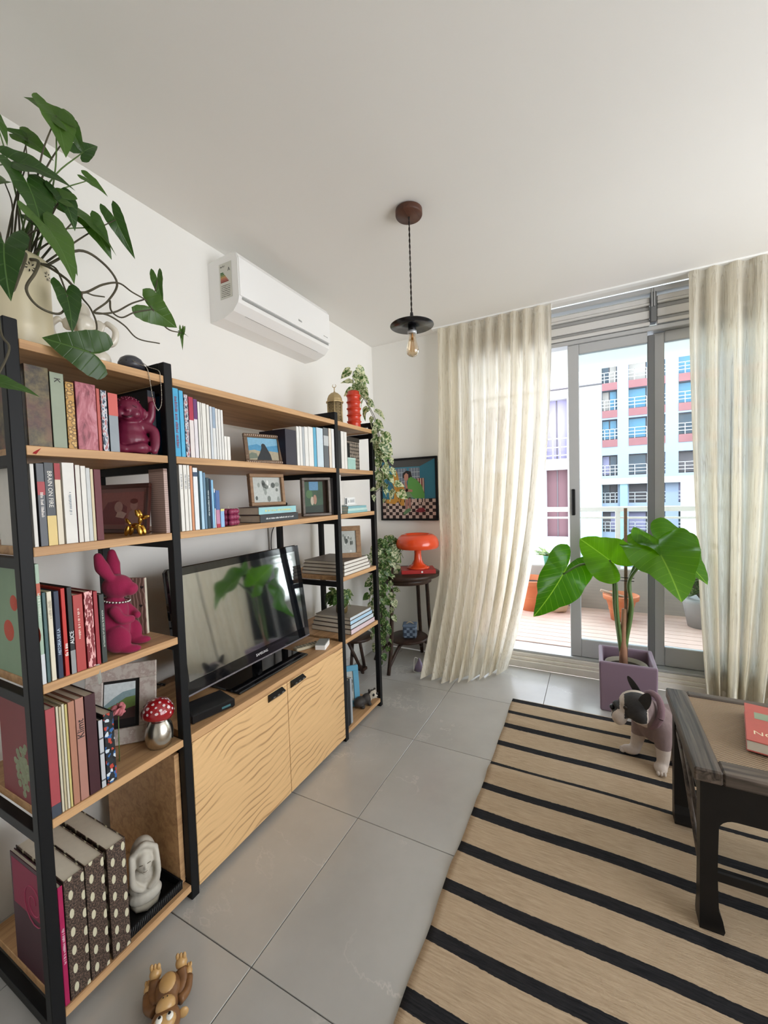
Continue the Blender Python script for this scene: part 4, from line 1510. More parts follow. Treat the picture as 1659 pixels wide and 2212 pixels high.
# ============================================================ corner side table with lamp and plant
M_ww = make_wood('walnut', (0.050, 0.026, 0.017, 1), (0.016, 0.009, 0.007, 1), 'y', 0.6, rough=0.4)
SX, SY = -1.365, 3.000
st = thing('side_table', 'dark walnut round side table with lower shelf in the room corner', 'table', (SX, SY, 0))
MB().lathe([(0.245, 0.728), (0.265, 0.734), (0.27, 0.742), (0.27, 0.758), (0.265, 0.762), (0.001, 0.762)], 48).build('table_top', M_ww, st)
MB().lathe([(0.20, 0.685), (0.20, 0.7245)], 40).build('apron', M_ww, st)
feet = [(0.135, 0.235), (-0.055, -0.27), (-0.29, -0.05), (0.01, 0.255)]
for (fx, fy) in feet:
    d = Vector((fx, fy, 0)).normalized()
    MB().tube(catmull([d * 0.205 + Vector((0, 0, 0.66)), d * 0.22 + Vector((0, 0, 0.36)), d * 0.235 + Vector((0, 0, 0.20)), Vector((fx, fy, 0.0))], 6), [0.017] * 10 + [0.016] * 9, 8).build('leg', M_ww, st)
MB().lathe([(0.155, 0.205), (0.16, 0.210), (0.16, 0.222), (0.155, 0.226), (0.001, 0.226)], 40).build('lower_shelf', M_ww, st)
for (fx, fy) in feet:
    d = Vector((fx, fy, 0)).normalized()
    MB().tube(catmull([d * 0.06 + Vector((0, 0, 0.192)), d * 0.14 + Vector((0, 0, 0.17)), Vector((fx * 0.97, fy * 0.97, 0.055))], 5), 0.014, 8).build('arm', M_ww, st)

ZS = 0.7625
bk = thing('red_book', 'red hardcover book lying under the orange lamp', 'book', (SX + 0.092, SY + 0.012, ZS))
bk.rotation_euler = (0, 0, math.radians(28))
MB().box((-0.135, -0.095, 0), (0.135, 0.095, 0.004), bev=0.001).build('cover', mat('red_cover', (0.42, 0.022, 0.020, 1), 0.4), bk)
MB().box((-0.132, -0.090, 0.004), (0.130, 0.092, 0.026)).build('pages', mat('page_block', (0.72, 0.66, 0.54, 1), 0.9), bk)
MB().box((-0.135, -0.095, 0.026), (0.135, 0.095, 0.030), bev=0.001).build('cover', MATS['red_cover'], bk)
MB().box((-0.135, -0.0965, 0), (0.135, -0.0915, 0.030), bev=0.001).build('spine', MATS['red_cover'], bk)
MB().box((0.02, -0.0972, 0.008), (0.034, -0.0965, 0.022)).build('emblem', M_whitep, bk)
M_or = mat('orange_plastic', (0.78, 0.075, 0.018, 1), 0.22, coat=0.3)
la = thing('mushroom_lamp', 'glossy orange mushroom-shaped table lamp on a red book', 'lamp', (SX + 0.092, SY + 0.025, ZS + 0.0305))
MB().lathe([(0.0918, 0.0000), (0.0929, 0.0066), (0.0756, 0.0154), (0.0486, 0.0330), (0.0324, 0.0660), (0.0281, 0.1100), (0.0292, 0.1430), (0.0367, 0.1705), (0.0011, 0.1727)], 40).build('base', M_or, la)
MB().lathe([(0.1620, 0.1628), (0.1717, 0.1760), (0.1739, 0.1980), (0.1663, 0.2310), (0.1490, 0.2563), (0.1274, 0.2706), (0.1080, 0.2761), (0.0918, 0.2728), (0.0864, 0.2640), (0.0011, 0.2618)], 48, cap=False).build('shade', M_or, la)
MB().lathe([(0.1609, 0.1650), (0.1620, 0.1980), (0.1404, 0.2475), (0.0864, 0.2596)], 48, cap=False).build('inner_shade', mat('pale_orange', (0.75, 0.25, 0.12, 1), 0.4), la)
MB().lathe([(0.0335, 0.1727), (0.0335, 0.2607)], 24).build('stem_column', M_or, la)

# bushy pothos on the side table, trailing to the floor
BX, BY = -1.475, 2.855
bp_ = thing('bushy_pothos', 'bushy variegated pothos on the side table trailing down to the floor', 'plant', (BX, BY, ZS))
MB().lathe([(0.055, 0), (0.075, 0.11), (0.078, 0.125), (0.070, 0.125), (0.066, 0.10), (0.001, 0.098)], 24).build('pot', mat('dark_brown_pot', (0.05, 0.03, 0.02, 1), 0.5), bp_)
rp = random.Random(21)
for k in range(26):
    a = rp.uniform(0, 2 * PI)
    rad = rp.uniform(0.05, 0.15)
    hgt = rp.uniform(0.0, 0.19)
    b = Vector((BX + 0.03 * math.cos(a), BY + 0.03 * math.sin(a), ZS + 0.10))
    e = Vector((min(BX + rad * math.cos(a), -1.20), BY + rad * math.sin(a), ZS + 0.10 + hgt))
    vine_leaves(bp_, [b, b.lerp(e, 0.5) + Vector((0, 0, 0.08)), e, e + Vector((0.03 * math.cos(a), 0.03 * math.sin(a), -0.06))], ME_pot if k % 3 else ME_grn, rp, 0.062, 0.05, M_gstem, 0.02)
for k, (dx, dy, zend) in enumerate(((0.03, -0.15, 0.10), (0.00, -0.17, 0.16), (0.06, -0.13, 0.28), (-0.04, -0.14, 0.33), (0.045, -0.16, 0.05), (0.10, -0.10, 0.42), (-0.08, -0.10, 0.24), (0.02, -0.18, 0.45), (0.075, -0.15, 0.20))):
    x0, y0 = BX + dx, BY + dy
    pts = [(BX, BY, ZS + 0.13), (BX + dx * 0.7, BY + dy * 0.7, ZS + 0.15), (x0, y0 - 0.02, ZS + 0.02)]
    z = ZS - 0.10
    while z > zend:
        pts.append((x0 + rp.uniform(-.015, .015), y0 - 0.025 + rp.uniform(-.012, .012), z))
        z -= 0.11
    vine_leaves(bp_, pts, ME_pot if k % 2 else ME_grn, rp, 0.052, 0.045, M_vine, 0.018)

# small blue checked box on the lower shelf
cb = thing('gift_box', 'small blue checked box on the side table lower shelf', 'box', (SX + 0.02, SY - 0.01, 0.2265), math.radians(20))


def make_check():
    m, nt, b = new_mat('blue_check')
    n = N(nt)
    c = n.add('TexChecker')
    c.inputs['Scale'].default_value = 42
    c.inputs[1].default_value = rgb('#7d8ea3')
    c.inputs[2].default_value = rgb('#3d4b5e')
    n.link(n.coords(), c.inputs[0])
    n.link(c.outputs[0], b.inputs['Base Color'])
    b.inputs['Roughness'].default_value = 0.8
    return m


MB().box((-0.055, -0.055, 0), (0.055, 0.055, 0.095), bev=0.012).build('box_body', make_check(), cb)
MB().box((-0.058, -0.058, 0.095), (0.058, 0.058, 0.108), bev=0.008).build('lid', MATS.get('x') or mat('blue_grey_lid', '#64748a', 0.8), cb)
MB().tube(catmull([(-0.03, 0, 0.108), (0, 0.0, 0.122), (0.03, 0, 0.108)], 5), 0.004, 6).build('ribbon', mat('lid_ribbon', '#c9b89a', 0.8), cb)
# pear-shaped lilac lamp dimmer on the floor
dm = thing('floor_dimmer', 'small lilac foot dimmer with white cord on the floor under the side table', 'switch', (-1.235, 2.905, 0.0005))
MB().lathe([(0.035, 0), (0.04, 0.006), (0.036, 0.03), (0.022, 0.055), (0.010, 0.08), (0.006, 0.095), (0.001, 0.097)], 24).build('dimmer_body', mat('lilac_plastic', '#8d7f9b', 0.4), dm)
MB().tube(catmull([(-0.01, 0.0, 0.092), (-0.03, -0.02, 0.10), (-0.035, -0.03, 0.03), (-0.02, -0.05, 0.004), (0.06, -0.03, 0.004), (0.15, 0.03, 0.004), (0.14, 0.12, 0.004), (0.05, 0.22, 0.004), (-0.0, 0.26, 0.02)], 8), 0.003, 6).build('cord', M_whitep, dm)

# ============================================================ painting on the back wall
PT = Vector((-1.730, YC - 0.028, 1.158))
PWd, PHt = 0.548, 0.552
pt = thing('framed_painting', 'black framed painting of a seated figure in green beside a spotted cat', 'painting', tuple(PT))
for lo, hi in (((0, 0, 0), (PWd, 0.026, 0.018)), ((0, 0, PHt - 0.018), (PWd, 0.026, PHt)), ((0, 0, 0.018), (0.018, 0.026, PHt - 0.018)), ((PWd - 0.018, 0, 0.018), (PWd, 0.026, PHt - 0.018))):
    MB().box(lo, hi, bev=0.002).build('frame', M_black, pt)
MB().box((0.018, 0.010, 0.018), (PWd - 0.018, 0.024, PHt - 0.018)).build('canvas', mat('canvas_teal', '#2f7289', 0.7), pt)


def art(poly, color, layer, name='painted_shape'):
    """poly in 0..1 canvas units (x right, y up)"""
    cw, ch = PWd - 0.036, PHt - 0.036
    Mx = mframe((0.018, 0.0100 - 0.0004 * layer, 0.018), (1, 0, 0), (0, 0, 1))
    return MB().prism([(p[0] * cw, p[1] * ch) for p in poly], 0.0004, M=Mx).build(name, mat('paint_' + color, color, 0.65), pt)


art([(0, 1), (1, 1), (0.72, 0.88), (0.25, 0.88)], '#4a4a4a', 1)
art([(0.25, 0.88), (0.72, 0.88), (0.72, 0.45), (0.25, 0.45)], '#3c7f95', 1)
for bx0 in (0.28, 0.52):
    art([(bx0, 0.55), (bx0 + 0.2, 0.55), (bx0 + 0.2, 0.86), (bx0, 0.86)], '#6d7785', 2)
    for q in range(1, 4):
        art([(bx0, 0.55 + q * 0.078), (bx0 + 0.2, 0.55 + q * 0.078), (bx0 + 0.2, 0.558 + q * 0.078), (bx0, 0.558 + q * 0.078)], '#b9c0c6', 3)
        art([(bx0 + q * 0.05, 0.55), (bx0 + q * 0.05 + 0.006, 0.55), (bx0 + q * 0.05 + 0.006, 0.86), (bx0 + q * 0.05, 0.86)], '#b9c0c6', 3)
art([(0, 0), (1, 0), (1, 0.34), (0, 0.30)], '#2a1512', 2)
for r in range(6):
    for c in range(16):
        if (r + c) % 2 == 0:
            art([(c / 16, r * 0.055), ((c + 1) / 16, r * 0.055), ((c + 1) / 16, (r + 1) * 0.055), (c / 16, (r + 1) * 0.055)], '#c4aba0', 3, 'painted_check')
art([(0.66, 0.34), (0.80, 0.34), (0.80, 0.68), (0.66, 0.68)], '#7b2f2f', 3)
for q in range(3):
    art([(0.68 + q * 0.045, 0.34), (0.70 + q * 0.045, 0.34), (0.70 + q * 0.045, 0.68), (0.68 + q * 0.045, 0.68)], '#cbb9a6', 4)
# spotted cat
art([(0.20, 0.74), (0.23, 0.82), (0.28, 0.83), (0.31, 0.76), (0.33, 0.66), (0.42, 0.58), (0.44, 0.45), (0.42, 0.30), (0.42, 0.22), (0.36, 0.22), (0.30, 0.30), (0.24, 0.25), (0.06, 0.27), (0.05, 0.33), (0.22, 0.34), (0.24, 0.5), (0.20, 0.62)], '#c08a35', 4)
rs = random.Random(4)
for q in range(16):
    x, y = rs.uniform(0.25, 0.41), rs.uniform(0.34, 0.60)
    art([(x, y), (x + 0.012, y + 0.004), (x + 0.010, y + 0.016), (x - 0.002, y + 0.012)], '#5b3a17', 5, 'painted_spot')
# seated figure
art([(0.40, 0.70), (0.41, 0.78), (0.48, 0.82), (0.56, 0.80), (0.58, 0.70), (0.52, 0.66)], '#1d1614', 5)
art([(0.43, 0.66), (0.43, 0.74), (0.47, 0.78), (0.51, 0.75), (0.51, 0.67), (0.47, 0.63)], '#b98370', 6)
art([(0.50, 0.68), (0.56, 0.71), (0.66, 0.66), (0.75, 0.56), (0.80, 0.42), (0.80, 0.34), (0.60, 0.34), (0.53, 0.40), (0.49, 0.52)], '#5d9a4a', 6)
art([(0.42, 0.52), (0.58, 0.49), (0.58, 0.45), (0.43, 0.46)], '#b07a68', 7)
art([(0.44, 0.62), (0.47, 0.66), (0.50, 0.48), (0.46, 0.44)], '#b07a68', 7)
art([(0.42, 0.40), (0.50, 0.34), (0.60, 0.36), (0.52, 0.46), (0.44, 0.46)], '#6f8f6a', 7)
art([(0.44, 0.12), (0.48, 0.12), (0.50, 0.36), (0.45, 0.36)], '#a9776a', 7)
art([(0.50, 0.14), (0.54, 0.14), (0.55, 0.36), (0.51, 0.36)], '#a9776a', 7)
art([(0.40, 0.06), (0.46, 0.08), (0.55, 0.14), (0.53, 0.18), (0.46, 0.16), (0.40, 0.10)], '#5b7d57', 8)
art([(0.62, 0.12), (0.70, 0.18), (0.78, 0.18), (0.82, 0.12), (0.72, 0.10)], '#7e2430', 8)
for q in range(4):
    art([(0.56 + q * 0.07, 0.24), (0.585 + q * 0.07, 0.24), (0.585 + q * 0.07, 0.34), (0.56 + q * 0.07, 0.34)], '#c9b0a4', 5)
art([(0.34, 0.28), (0.35, 0.28), (0.40, 0.45), (0.50, 0.50), (0.495, 0.51), (0.39, 0.46)], '#2b1d18', 8)

# ============================================================ balcony plants
M_ter = mat('terracotta', (0.55, 0.17, 0.07, 1), 0.75, var=0.15, scale=8)


def terracotta(label, x, y, z, s, name='terracotta_pot'):
    t = thing(name, label, 'flower pot', (x, y, z))
    MB().lathe([(0.085 * s, 0), (0.10 * s, 0.10 * s), (0.125 * s, 0.19 * s), (0.15 * s, 0.20 * s), (0.155 * s, 0.24 * s), (0.142 * s, 0.245 * s), (0.12 * s, 0.20 * s), (0.001, 0.19 * s)], 28).build('pot', M_ter, t)
    MB().lathe([(0.122 * s, 0.203 * s), (0.001, 0.21 * s)], 20, cap=False).build('soil', MATS['potting_soil'], t)
    MB().lathe([(0.10 * s, 0.095 * s), (0.106 * s, 0.10 * s), (0.104 * s, 0.11 * s)], 28, cap=False).build('band', M_ter, t)
    return t


t1 = terracotta('terracotta pot with a wooden stake on the balcony boards', 0.22, 4.42, 0.131, 1.0)
MB().tube([(-0.17, 0.0, 0.27), (0.05, 0.03, 0.205)], 0.014, 6).build('stick', mat('driftwood', (0.5, 0.36, 0.27, 1), 0.8), t1)
terracotta('tall terracotta pot half hidden by the curtain on the balcony', -0.60, 4.50, 0.131, 1.35)
terracotta('small terracotta pot standing on the balcony parapet', 0.105, 4.81, 0.561, 0.55)
sk = thing('hessian_sack', 'slumped beige sack beside the tall terracotta pot on the balcony', 'sack', (-0.335, 4.52, 0.131))
sb = MB()
sb.lathe([(0.07, 0.0), (0.10, 0.03), (0.105, 0.10), (0.085, 0.18), (0.06, 0.24), (0.05, 0.27), (0.055, 0.285)], 18)
for i, p in enumerate(sb.v):
    sb.v[i] = p + Vector((0.03 * mnoise.noise(p * 14), 0.03 * mnoise.noise(p * 14 + Vector((5, 0, 0))), 0.012 * mnoise.noise(p * 12) if p.z > 0.01 else 0))
sb.build('sack_body', mat('beige_hessian', (0.55, 0.42, 0.28, 1), 0.9, var=0.2), sk)
MB().lathe([(0.052, 0.262), (0.057, 0.268), (0.052, 0.274)], 14, cap=False).build('tie', M_vine, sk)
gp = thing('potted_succulent', 'spiky plant in a small green pot on the balcony parapet', 'plant', (-0.45, 4.80, 0.561))
MB().lathe([(0.045, 0), (0.06, 0.09), (0.062, 0.10), (0.05, 0.10), (0.001, 0.09)], 20).build('pot', mat('green_pot', (0.08, 0.28, 0.20, 1), 0.5), gp)
rg = random.Random(2)
for k in range(14):
    a = rg.uniform(0, 2 * PI)
    p0 = Vector((-0.45, 4.80, 0.655))
    e = p0 + Vector((0.16 * math.cos(a), 0.10 * math.sin(a), rg.uniform(0.03, 0.14)))
    put_leaf(ME_ova[k % 2], gp, p0, e, (0.2, -0.5, 1), 0.5)
for q, (bx_, by_, bz_, nb, lb_) in enumerate(((0.84, 4.45, 0.131, 30, 'leafy green shrub in a round pot behind the door glass on the balcony'), (1.75, 4.2, 0.131, 34, 'tall leafy shrub in a large pot at the far end of the balcony'))):
    sh = thing('potted_shrub', lb_, 'shrub', (bx_, by_, bz_))
    MB().lathe([(0.10, 0), (0.14, 0.22), (0.145, 0.25), (0.125, 0.25), (0.001, 0.23)], 24).build('pot', M_ter if q else mat('grey_pot', (0.3, 0.3, 0.3, 1), 0.7), sh)
    rq = random.Random(40 + q)
    hh = 0.85 if q == 0 else 1.6
    for k in range(nb):
        a = rq.uniform(0, 2 * PI)
        rr_ = rq.uniform(0.06, 0.26 if q == 0 else 0.45)
        z1 = rq.uniform(0.35, hh)
        b = Vector((bx_, by_, bz_ + 0.24))
        e = Vector((bx_ + rr_ * math.cos(a), min(by_ + rr_ * math.sin(a), YB - 0.08), bz_ + z1))
        vine_leaves(sh, [b, b.lerp(e, 0.6) + Vector((0, 0, 0.1)), e], ME_ova, rq, 0.10, 0.07, M_vine, 0.03, 0.004)

# ============================================================ organic shapes: many rounded masses fused into one surface
def blob(name, prims, voxel, mats, parent, smooth=6, pick=None, M=None):
    """prims: ('e', centre, radii, rot) ellipsoids or ('t', points, radii) limbs; fused by a voxel remesh into ONE continuous mesh"""
    mb = MB()
    for p in prims:
        if p[0] == 'e':
            mb.ell(p[1], p[2], 16, 10, rot=p[3] if len(p) > 3 else None)
        else:
            pts = catmull(p[1], 5)
            k = len(pts) - 1
            rs = p[2]
            rr = []
            for i in range(k + 1):
                q = i / k * (len(rs) - 1)
                j = min(int(q), len(rs) - 2)
                rr.append(rs[j] + (rs[j + 1] - rs[j]) * (q - j))
            mb.tube(pts, rr, 12)
            mb.ell(pts[0], (rr[0],) * 3, 12, 8)
            mb.ell(pts[-1], (rr[-1],) * 3, 12, 8)
    o = mb.build(name, mats if isinstance(mats, (list, tuple)) else [mats])
    r = o.modifiers.new('remesh', 'REMESH')
    r.mode = 'VOXEL'
    r.voxel_size = voxel
    s = o.modifiers.new('smooth', 'SMOOTH')
    s.iterations = smooth
    s.factor = 0.5
    dg = bpy.context.evaluated_depsgraph_get()
    dg.update()
    me = bpy.data.meshes.new_from_object(o.evaluated_get(dg))
    bpy.data.objects.remove(o)
    me.materials.clear()
    for mt in (mats if isinstance(mats, (list, tuple)) else [mats]):
        me.materials.append(mt)
    for pl in me.polygons:
        pl.use_smooth = True
        pl.material_index = pick(pl.center) if pick else 0
    if M is not None:
        me.transform(M)
    o = bpy.data.objects.new(name, me)
    COL.objects.link(o)
    o.parent = parent
    return o


# ============================================================ books
M_page = mat('paper_edges', (0.70, 0.64, 0.53, 1), 0.9, var=0.08, scale=60)


def cover_mat(c, kind=None):
    key = 'cover_%s_%s' % (c, kind)
    if key in MATS:
        return MATS[key]
    if kind is None:
        return mat(key, c, 0.5, var=0.10, scale=25)
    m, nt, b = new_mat(key)
    n = N(nt)
    v = n.coords()
    if kind == 'moss':
        a = n.noise(v, 26, 6, 0.7)
        z = n.add('SeparateXYZ')
        n.link(v, z.inputs[0])
        col = n.mix(n.ramp(a, [(0.38, (0, 0, 0)), (0.62, (1, 1, 1))]), '#2b1f17', '#6a5c38')
        rose = n.ramp(n.noise(v, 9, 3), [(0.44, (0, 0, 0)), (0.60, (1, 1, 1))])
        n.link(n.mix(rose, col, '#6f3f34'), b.inputs['Base Color'])
    elif kind == 'silk':
        a = n.noise(n.coords((25, 25, 12)), 1.0, 5, 0.6, 1.2)
        n.link(n.ramp(a, [(0.38, '#6f2c38'), (0.5, '#a85a66'), (0.62, '#bf7e88')]), b.inputs['Base Color'])
    elif kind == 'gold':
        vo = n.add('TexVoronoi')
        vo.inputs['Scale'].default_value = 90
        n.link(v, vo.inputs['Vector'])
        n.link(n.ramp(vo.outputs['Distance'], [(0.3, '#c9a05a'), (0.45, '#4f3212'), (0.6, '#b4873e')]), b.inputs['Base Color'])
    elif kind == 'news':
        a = n.noise(n.coords((160, 160, 60)), 1.0, 2)
        n.link(n.ramp(a, [(0.42, '#2f3d52'), (0.5, '#cfd6dc'), (0.6, '#a86a6c')]), b.inputs['Base Color'])
    elif kind == 'script':
        a = n.noise(n.coords((160, 160, 45)), 1.0, 2)
        n.link(n.ramp(a, [(0.46, '#7a1720'), (0.52, '#e0a9a6')], 'CONSTANT'), b.inputs['Base Color'])
    elif kind == 'comic':
        vo = n.add('TexVoronoi')
        vo.inputs['Scale'].default_value = 105
        n.link(v, vo.inputs['Vector'])
        sp = n.add('SeparateColor')
        n.link(vo.outputs['Color'], sp.inputs[0])
        n.link(n.ramp(sp.outputs[0], [(0.0, '#101418'), (0.3, '#2b5f9a'), (0.5, '#1a1f26'), (0.62, '#b5402f'), (0.75, '#c9d4dc'), (0.85, '#20262c')], 'CONSTANT'), b.inputs['Base Color'])
    elif kind == 'oval':
        # dark speckled cloth-bound boards with pale ovals
        s = n.noise(n.coords(), 260, 2)
        bg = n.ramp(s, [(0.45, '#2a1f1a'), (0.6, '#6b574a')])
        sp = n.add('SeparateXYZ')
        n.link(v, sp.inputs[0])
        u = n.math('DIVIDE', n.math('ADD', sp.outputs['Y'], n.math('MULTIPLY', sp.outputs['X'], 1.0)), 0.030)
        w = n.math('ADD', n.math('DIVIDE', sp.outputs['Z'], 0.052), n.math('MULTIPLY', n.math('FLOOR', u), 0.5))
        fu = n.math('MULTIPLY', n.math('SUBTRACT', n.math('FRACT', u), 0.5), 1.6)
        fw = n.math('MULTIPLY', n.math('SUBTRACT', n.math('FRACT', w), 0.5), 1.15)
        d = n.math('SQRT', n.math('ADD', n.math('MULTIPLY', fu, fu), n.math('MULTIPLY', fw, fw)))
        n.link(n.mix(n.ramp(d, [(0.27, (1, 1, 1)), (0.30, (0, 0, 0))]), bg, '#c9c3a8'), b.inputs['Base Color'])
    elif kind == 'ridged':
        sp = n.add('SeparateXYZ')
        n.link(v, sp.inputs[0])
        w = n.math('SINE', n.math('MULTIPLY', sp.outputs['Z'], 900))
        n.link(n.ramp(w, [(0.2, c), (0.8, '#c9aea4')]), b.inputs['Base Color'])
    elif kind == 'hex':
        vo = n.add('TexVoronoi')
        vo.inputs['Scale'].default_value = 48
        vo.inputs['Randomness'].default_value = 0.15
        n.link(v, vo.inputs['Vector'])
        n.link(n.ramp(vo.outputs['Distance'], [(0.38, '#8c8073'), (0.5, '#2b231e')]), b.inputs['Base Color'])
    elif kind == 'grain':
        sp = n.add('SeparateXYZ')
        n.link(v, sp.inputs[0])
        w = n.math('SINE', n.math('ADD', n.math('MULTIPLY', sp.outputs['X'], 520), n.math('MULTIPLY', n.noise(v, 16, 2), 14)))
        n.link(n.ramp(w, [(0.3, '#7d5a51'), (0.75, '#b9958a')]), b.inputs['Base Color'])
    elif kind == 'floral':
        a = n.noise(v, 40, 4, 0.6)
        n.link(n.ramp(a, [(0.45, '#cfc6bd'), (0.58, '#b7a49c'), (0.7, '#d8d2ca')]), b.inputs['Base Color'])
    b.inputs['Roughness'].default_value = 0.45
    MATS[key] = m
    return m


SPX = -1.264


def book(label, y0, y1, z, h, color, d=0.15, kind=None, group=None, cover=None, title=None, tcol='#e8e2d4', tsize=None, up=True, bands=(), x=SPX, tz=0.5, cat='book', tilt=0.0):
    """upright book, spine towards +x"""
    w = y1 - y0
    t = thing('book', label, cat, (x, y0, z + 0.0004), 0, group)
    if tilt:
        t.rotation_euler = (tilt, 0, 0)
    cm = cover_mat(color, kind)
    cc = cover_mat(cover) if cover else cm
    b = min(0.0022, w * 0.2)
    g = 0.0004
    c = MB()
    c.box((-d, g, 0), (-0.001, b, h), 1)
    c.box((-d, w - b, 0), (-0.001, w - g, h), 1)
    c.box((-0.0025, g, 0), (0, w - g, h), 0, bev=0.0008)
    c.build('cover', [cm, cc], t)
    MB().box((-d + 0.003, b, 0.003), (-0.0025, w - b, h - 0.003)).build('pages', M_page, t)
    for (a, e, col) in bands:
        MB().box((-0.0005, g, h * a), (0.0006, w - g, h * e)).build('spine_band', cover_mat(col), t)
    if title:
        ts = tsize or min(w * 0.62, 0.014)
        if up:
            Mt = mframe((0.0009, w / 2, h * tz), (0, 0, 1), (0, -1, 0))
        else:
            Mt = mframe((0.0009, w / 2, h * tz), (0, 0, -1), (0, 1, 0))
        if title.startswith('~'):
            strokes(h * float(title[1:]), ts * 0.8, cover_mat(tcol), t, Mt, int(y0 * 1000))
        else:
            text(title, ts, cover_mat(tcol), t, Mt, 'title')
    return t


Z2, Z3, Z4, Z5, Z6 = LV['s2'], LV['s3'], LV['s4'], LV['s5'], LV['s6']
GA, GB, GC, GD = 'books beside the maroon baby figurine', 'books beside the sepia portrait', 'books beside the flocked rabbit', 'books beside the mushroom jar'
# --- first bay, row beside the baby figurine
mo = book('big old book with mossy brown cover and red ribbon beside the post', 0.505, 0.557, Z2, 0.205, '#5b4a2c', 0.26, 'moss', GA)
MB().raw([(0.0, 0.02, 0.001), (0.004, 0.026, -0.002), (0.010, 0.010, -0.022), (0.006, 0.004, -0.020)], [(0, 1, 2, 3), (3, 2, 1, 0)]).build('ribbon', mat('red_ribbon', '#a3262a', 0.6), mo)
book('grey green hardback with dark lettering next to the mossy book', 0.559, 0.591, Z2, 0.198, '#8d9682', 0.19, None, GA, '#4d4a42', 'K', '#2a2220', 0.02, False, tz=0.9)
book('black book with gold patterned spine', 0.593, 0.614, Z2, 0.180, '#c9a05a', 0.17, 'gold', GA, '#151312')
book('thick book bound in pink crumpled silk', 0.617, 0.669, Z2, 0.186, '#c77a86', 0.15, 'silk', GA)
book('thin coral book beside the pink silk book', 0.670, 0.679, Z2, 0.178, '#b8564d', 0.14, None, GA)
book('paperback with newsprint spine', 0.682, 0.698, Z2, 0.176, '#cfd6dc', 0.14, 'news', GA)
book('black paperback with red top and grey spine touching the baby figurine', 0.701, 0.728, Z2, 0.172, '#8d959c', 0.14, None, GA, '#17151a', bands=((0.62, 1.0, '#c85a52'),))
book('large dark navy book standing behind the baby figurine', 0.845, 0.872, Z2, 0.215, '#141a26', 0.30, None, GA, bands=((0.7, 0.9, '#6a2027'),), x=-1.30)
# --- row beside the sepia portrait
book('slim white booklet leaning by the post', 0.503, 0.512, Z3, 0.212, '#d9d6d0', 0.19, None, GB)
book('black book with grey spine and small red print', 0.516, 0.533, Z3, 0.214, '#5a5d63', 0.15, None, GB, '#0f0f12', '~0.30', '#d9d2cc', 0.009, False, bands=((0.62, 0.78, '#a23a40'),))
book('dark grey paperback with capital letters and cream foot', 0.533, 0.554, Z3, 0.217, '#4a4d52', 0.15, None, GB, '#17171a', 'BRAIN ON FIRE', '#e6e2da', 0.014, False, bands=((0, 0.36, '#d9bf7d'),), tz=0.68)
book('cream paperback with red spine top', 0.555, 0.569, Z3, 0.216, '#d8cdb8', 0.15, None, GB, bands=((0.8, 1, '#9c2a30'),))
book('thick white paperback beside the red topped one', 0.573, 0.602, Z3, 0.219, '#dcd9d3', 0.15, None, GB, title='~0.28', tcol='#7d8790', tsize=0.008)
book('white paperback with burgundy cover edge', 0.604, 0.616, Z3, 0.214, '#d8d4cc', 0.14, None, GB, '#6b1c2a')
book('plain white paperback next to the burgundy edged one', 0.617, 0.630, Z3, 0.212, '#dedbd4', 0.14, None, GB)
book('pale grey paperback in the row with the gold balloon dog', 0.630, 0.641, Z3, 0.207, '#c3c5c4', 0.14, None, GB, '#8c9094')
book('thin black and cream paperback beside the maroon hardback', 0.641, 0.649, Z3, 0.204, '#cdbf9e', 0.14, None, GB, '#141414')
book('maroon hardback touching the sepia portrait frame', 0.650, 0.669, Z3, 0.204, '#5c1620', 0.15, None, GB)
# --- row beside the rabbit
wl = book('tall picture book with poppies on a green cover by the post', 0.499, 0.508, Z4, 0.312, '#9db3a0', 0.27, None, GC, '#7f9a7d', '~0.2', '#cfd8c8', 0.008, False, tz=0.66, bands=((0.74, 0.84, '#b5533a'), (0, 0.25, '#c9cdd0')))
pop = mat('poppy_red', '#c0482f', 0.6)
for (px, pz, pr_) in ((-0.06, 0.11, 0.035), (-0.02, 0.13, 0.028), (-0.13, 0.20, 0.022), (-0.09, 0.27, 0.012), (-0.17, 0.12, 0.03)):
    MB().lathe([(pr_, 0), (pr_ * 0.9, 0.0006), (0.001, 0.0008)], 14, M=mframe((px, 0.0004, pz), (1, 0, 0), (0, 0, 1)), cap=False).build('printed_poppy', pop, wl)
for q in range(5):
    MB().box((-0.10, -0.0003, 0.24 + q * 0.008), (-0.02, 0.0004, 0.243 + q * 0.008)).build('printed_line', mat('pale_print', '#d5ddd0', 0.7), wl)
book('thin dark teal paperback behind the poppy book', 0.510, 0.518, Z4, 0.236, '#3c5a5c', 0.17, None, GC)
book('cream paperback between teal and navy books', 0.520, 0.531, Z4, 0.236, '#d6ceb9', 0.16, None, GC, title='~0.2', tcol='#a79f8c', tsize=0.008, tz=0.8)
book('navy paperback with pale lettering', 0.535, 0.547, Z4, 0.234, '#1c2a44', 0.16, None, GC, title='HISTORIA DE LA', tcol='#bcd0e4', tsize=0.0095, tz=0.42)
book('bright red paperback beside the navy one', 0.551, 0.561, Z4, 0.238, '#b8281f', 0.16, None, GC, title='~0.14', tcol='#f2e4dc', tsize=0.010, tz=0.3)
book('black paperback with white letters and grey foot', 0.565, 0.577, Z4, 0.238, '#141416', 0.18, None, GC, title='ALICE', tcol='#efefef', tsize=0.0135, tz=0.42, bands=((0, 0.27, '#8e8f90'),))
book('wide brick red hardback with pale print', 0.578, 0.602, Z4, 0.213, '#a83a36', 0.16, None, GC, title='~0.4', tcol='#e6c8bb', tsize=0.008, up=False, tz=0.62)
book('crimson hardback with ornamental white script spine', 0.605, 0.627, Z4, 0.216, '#a3202c', 0.16, 'script', GC, '#7a1720')
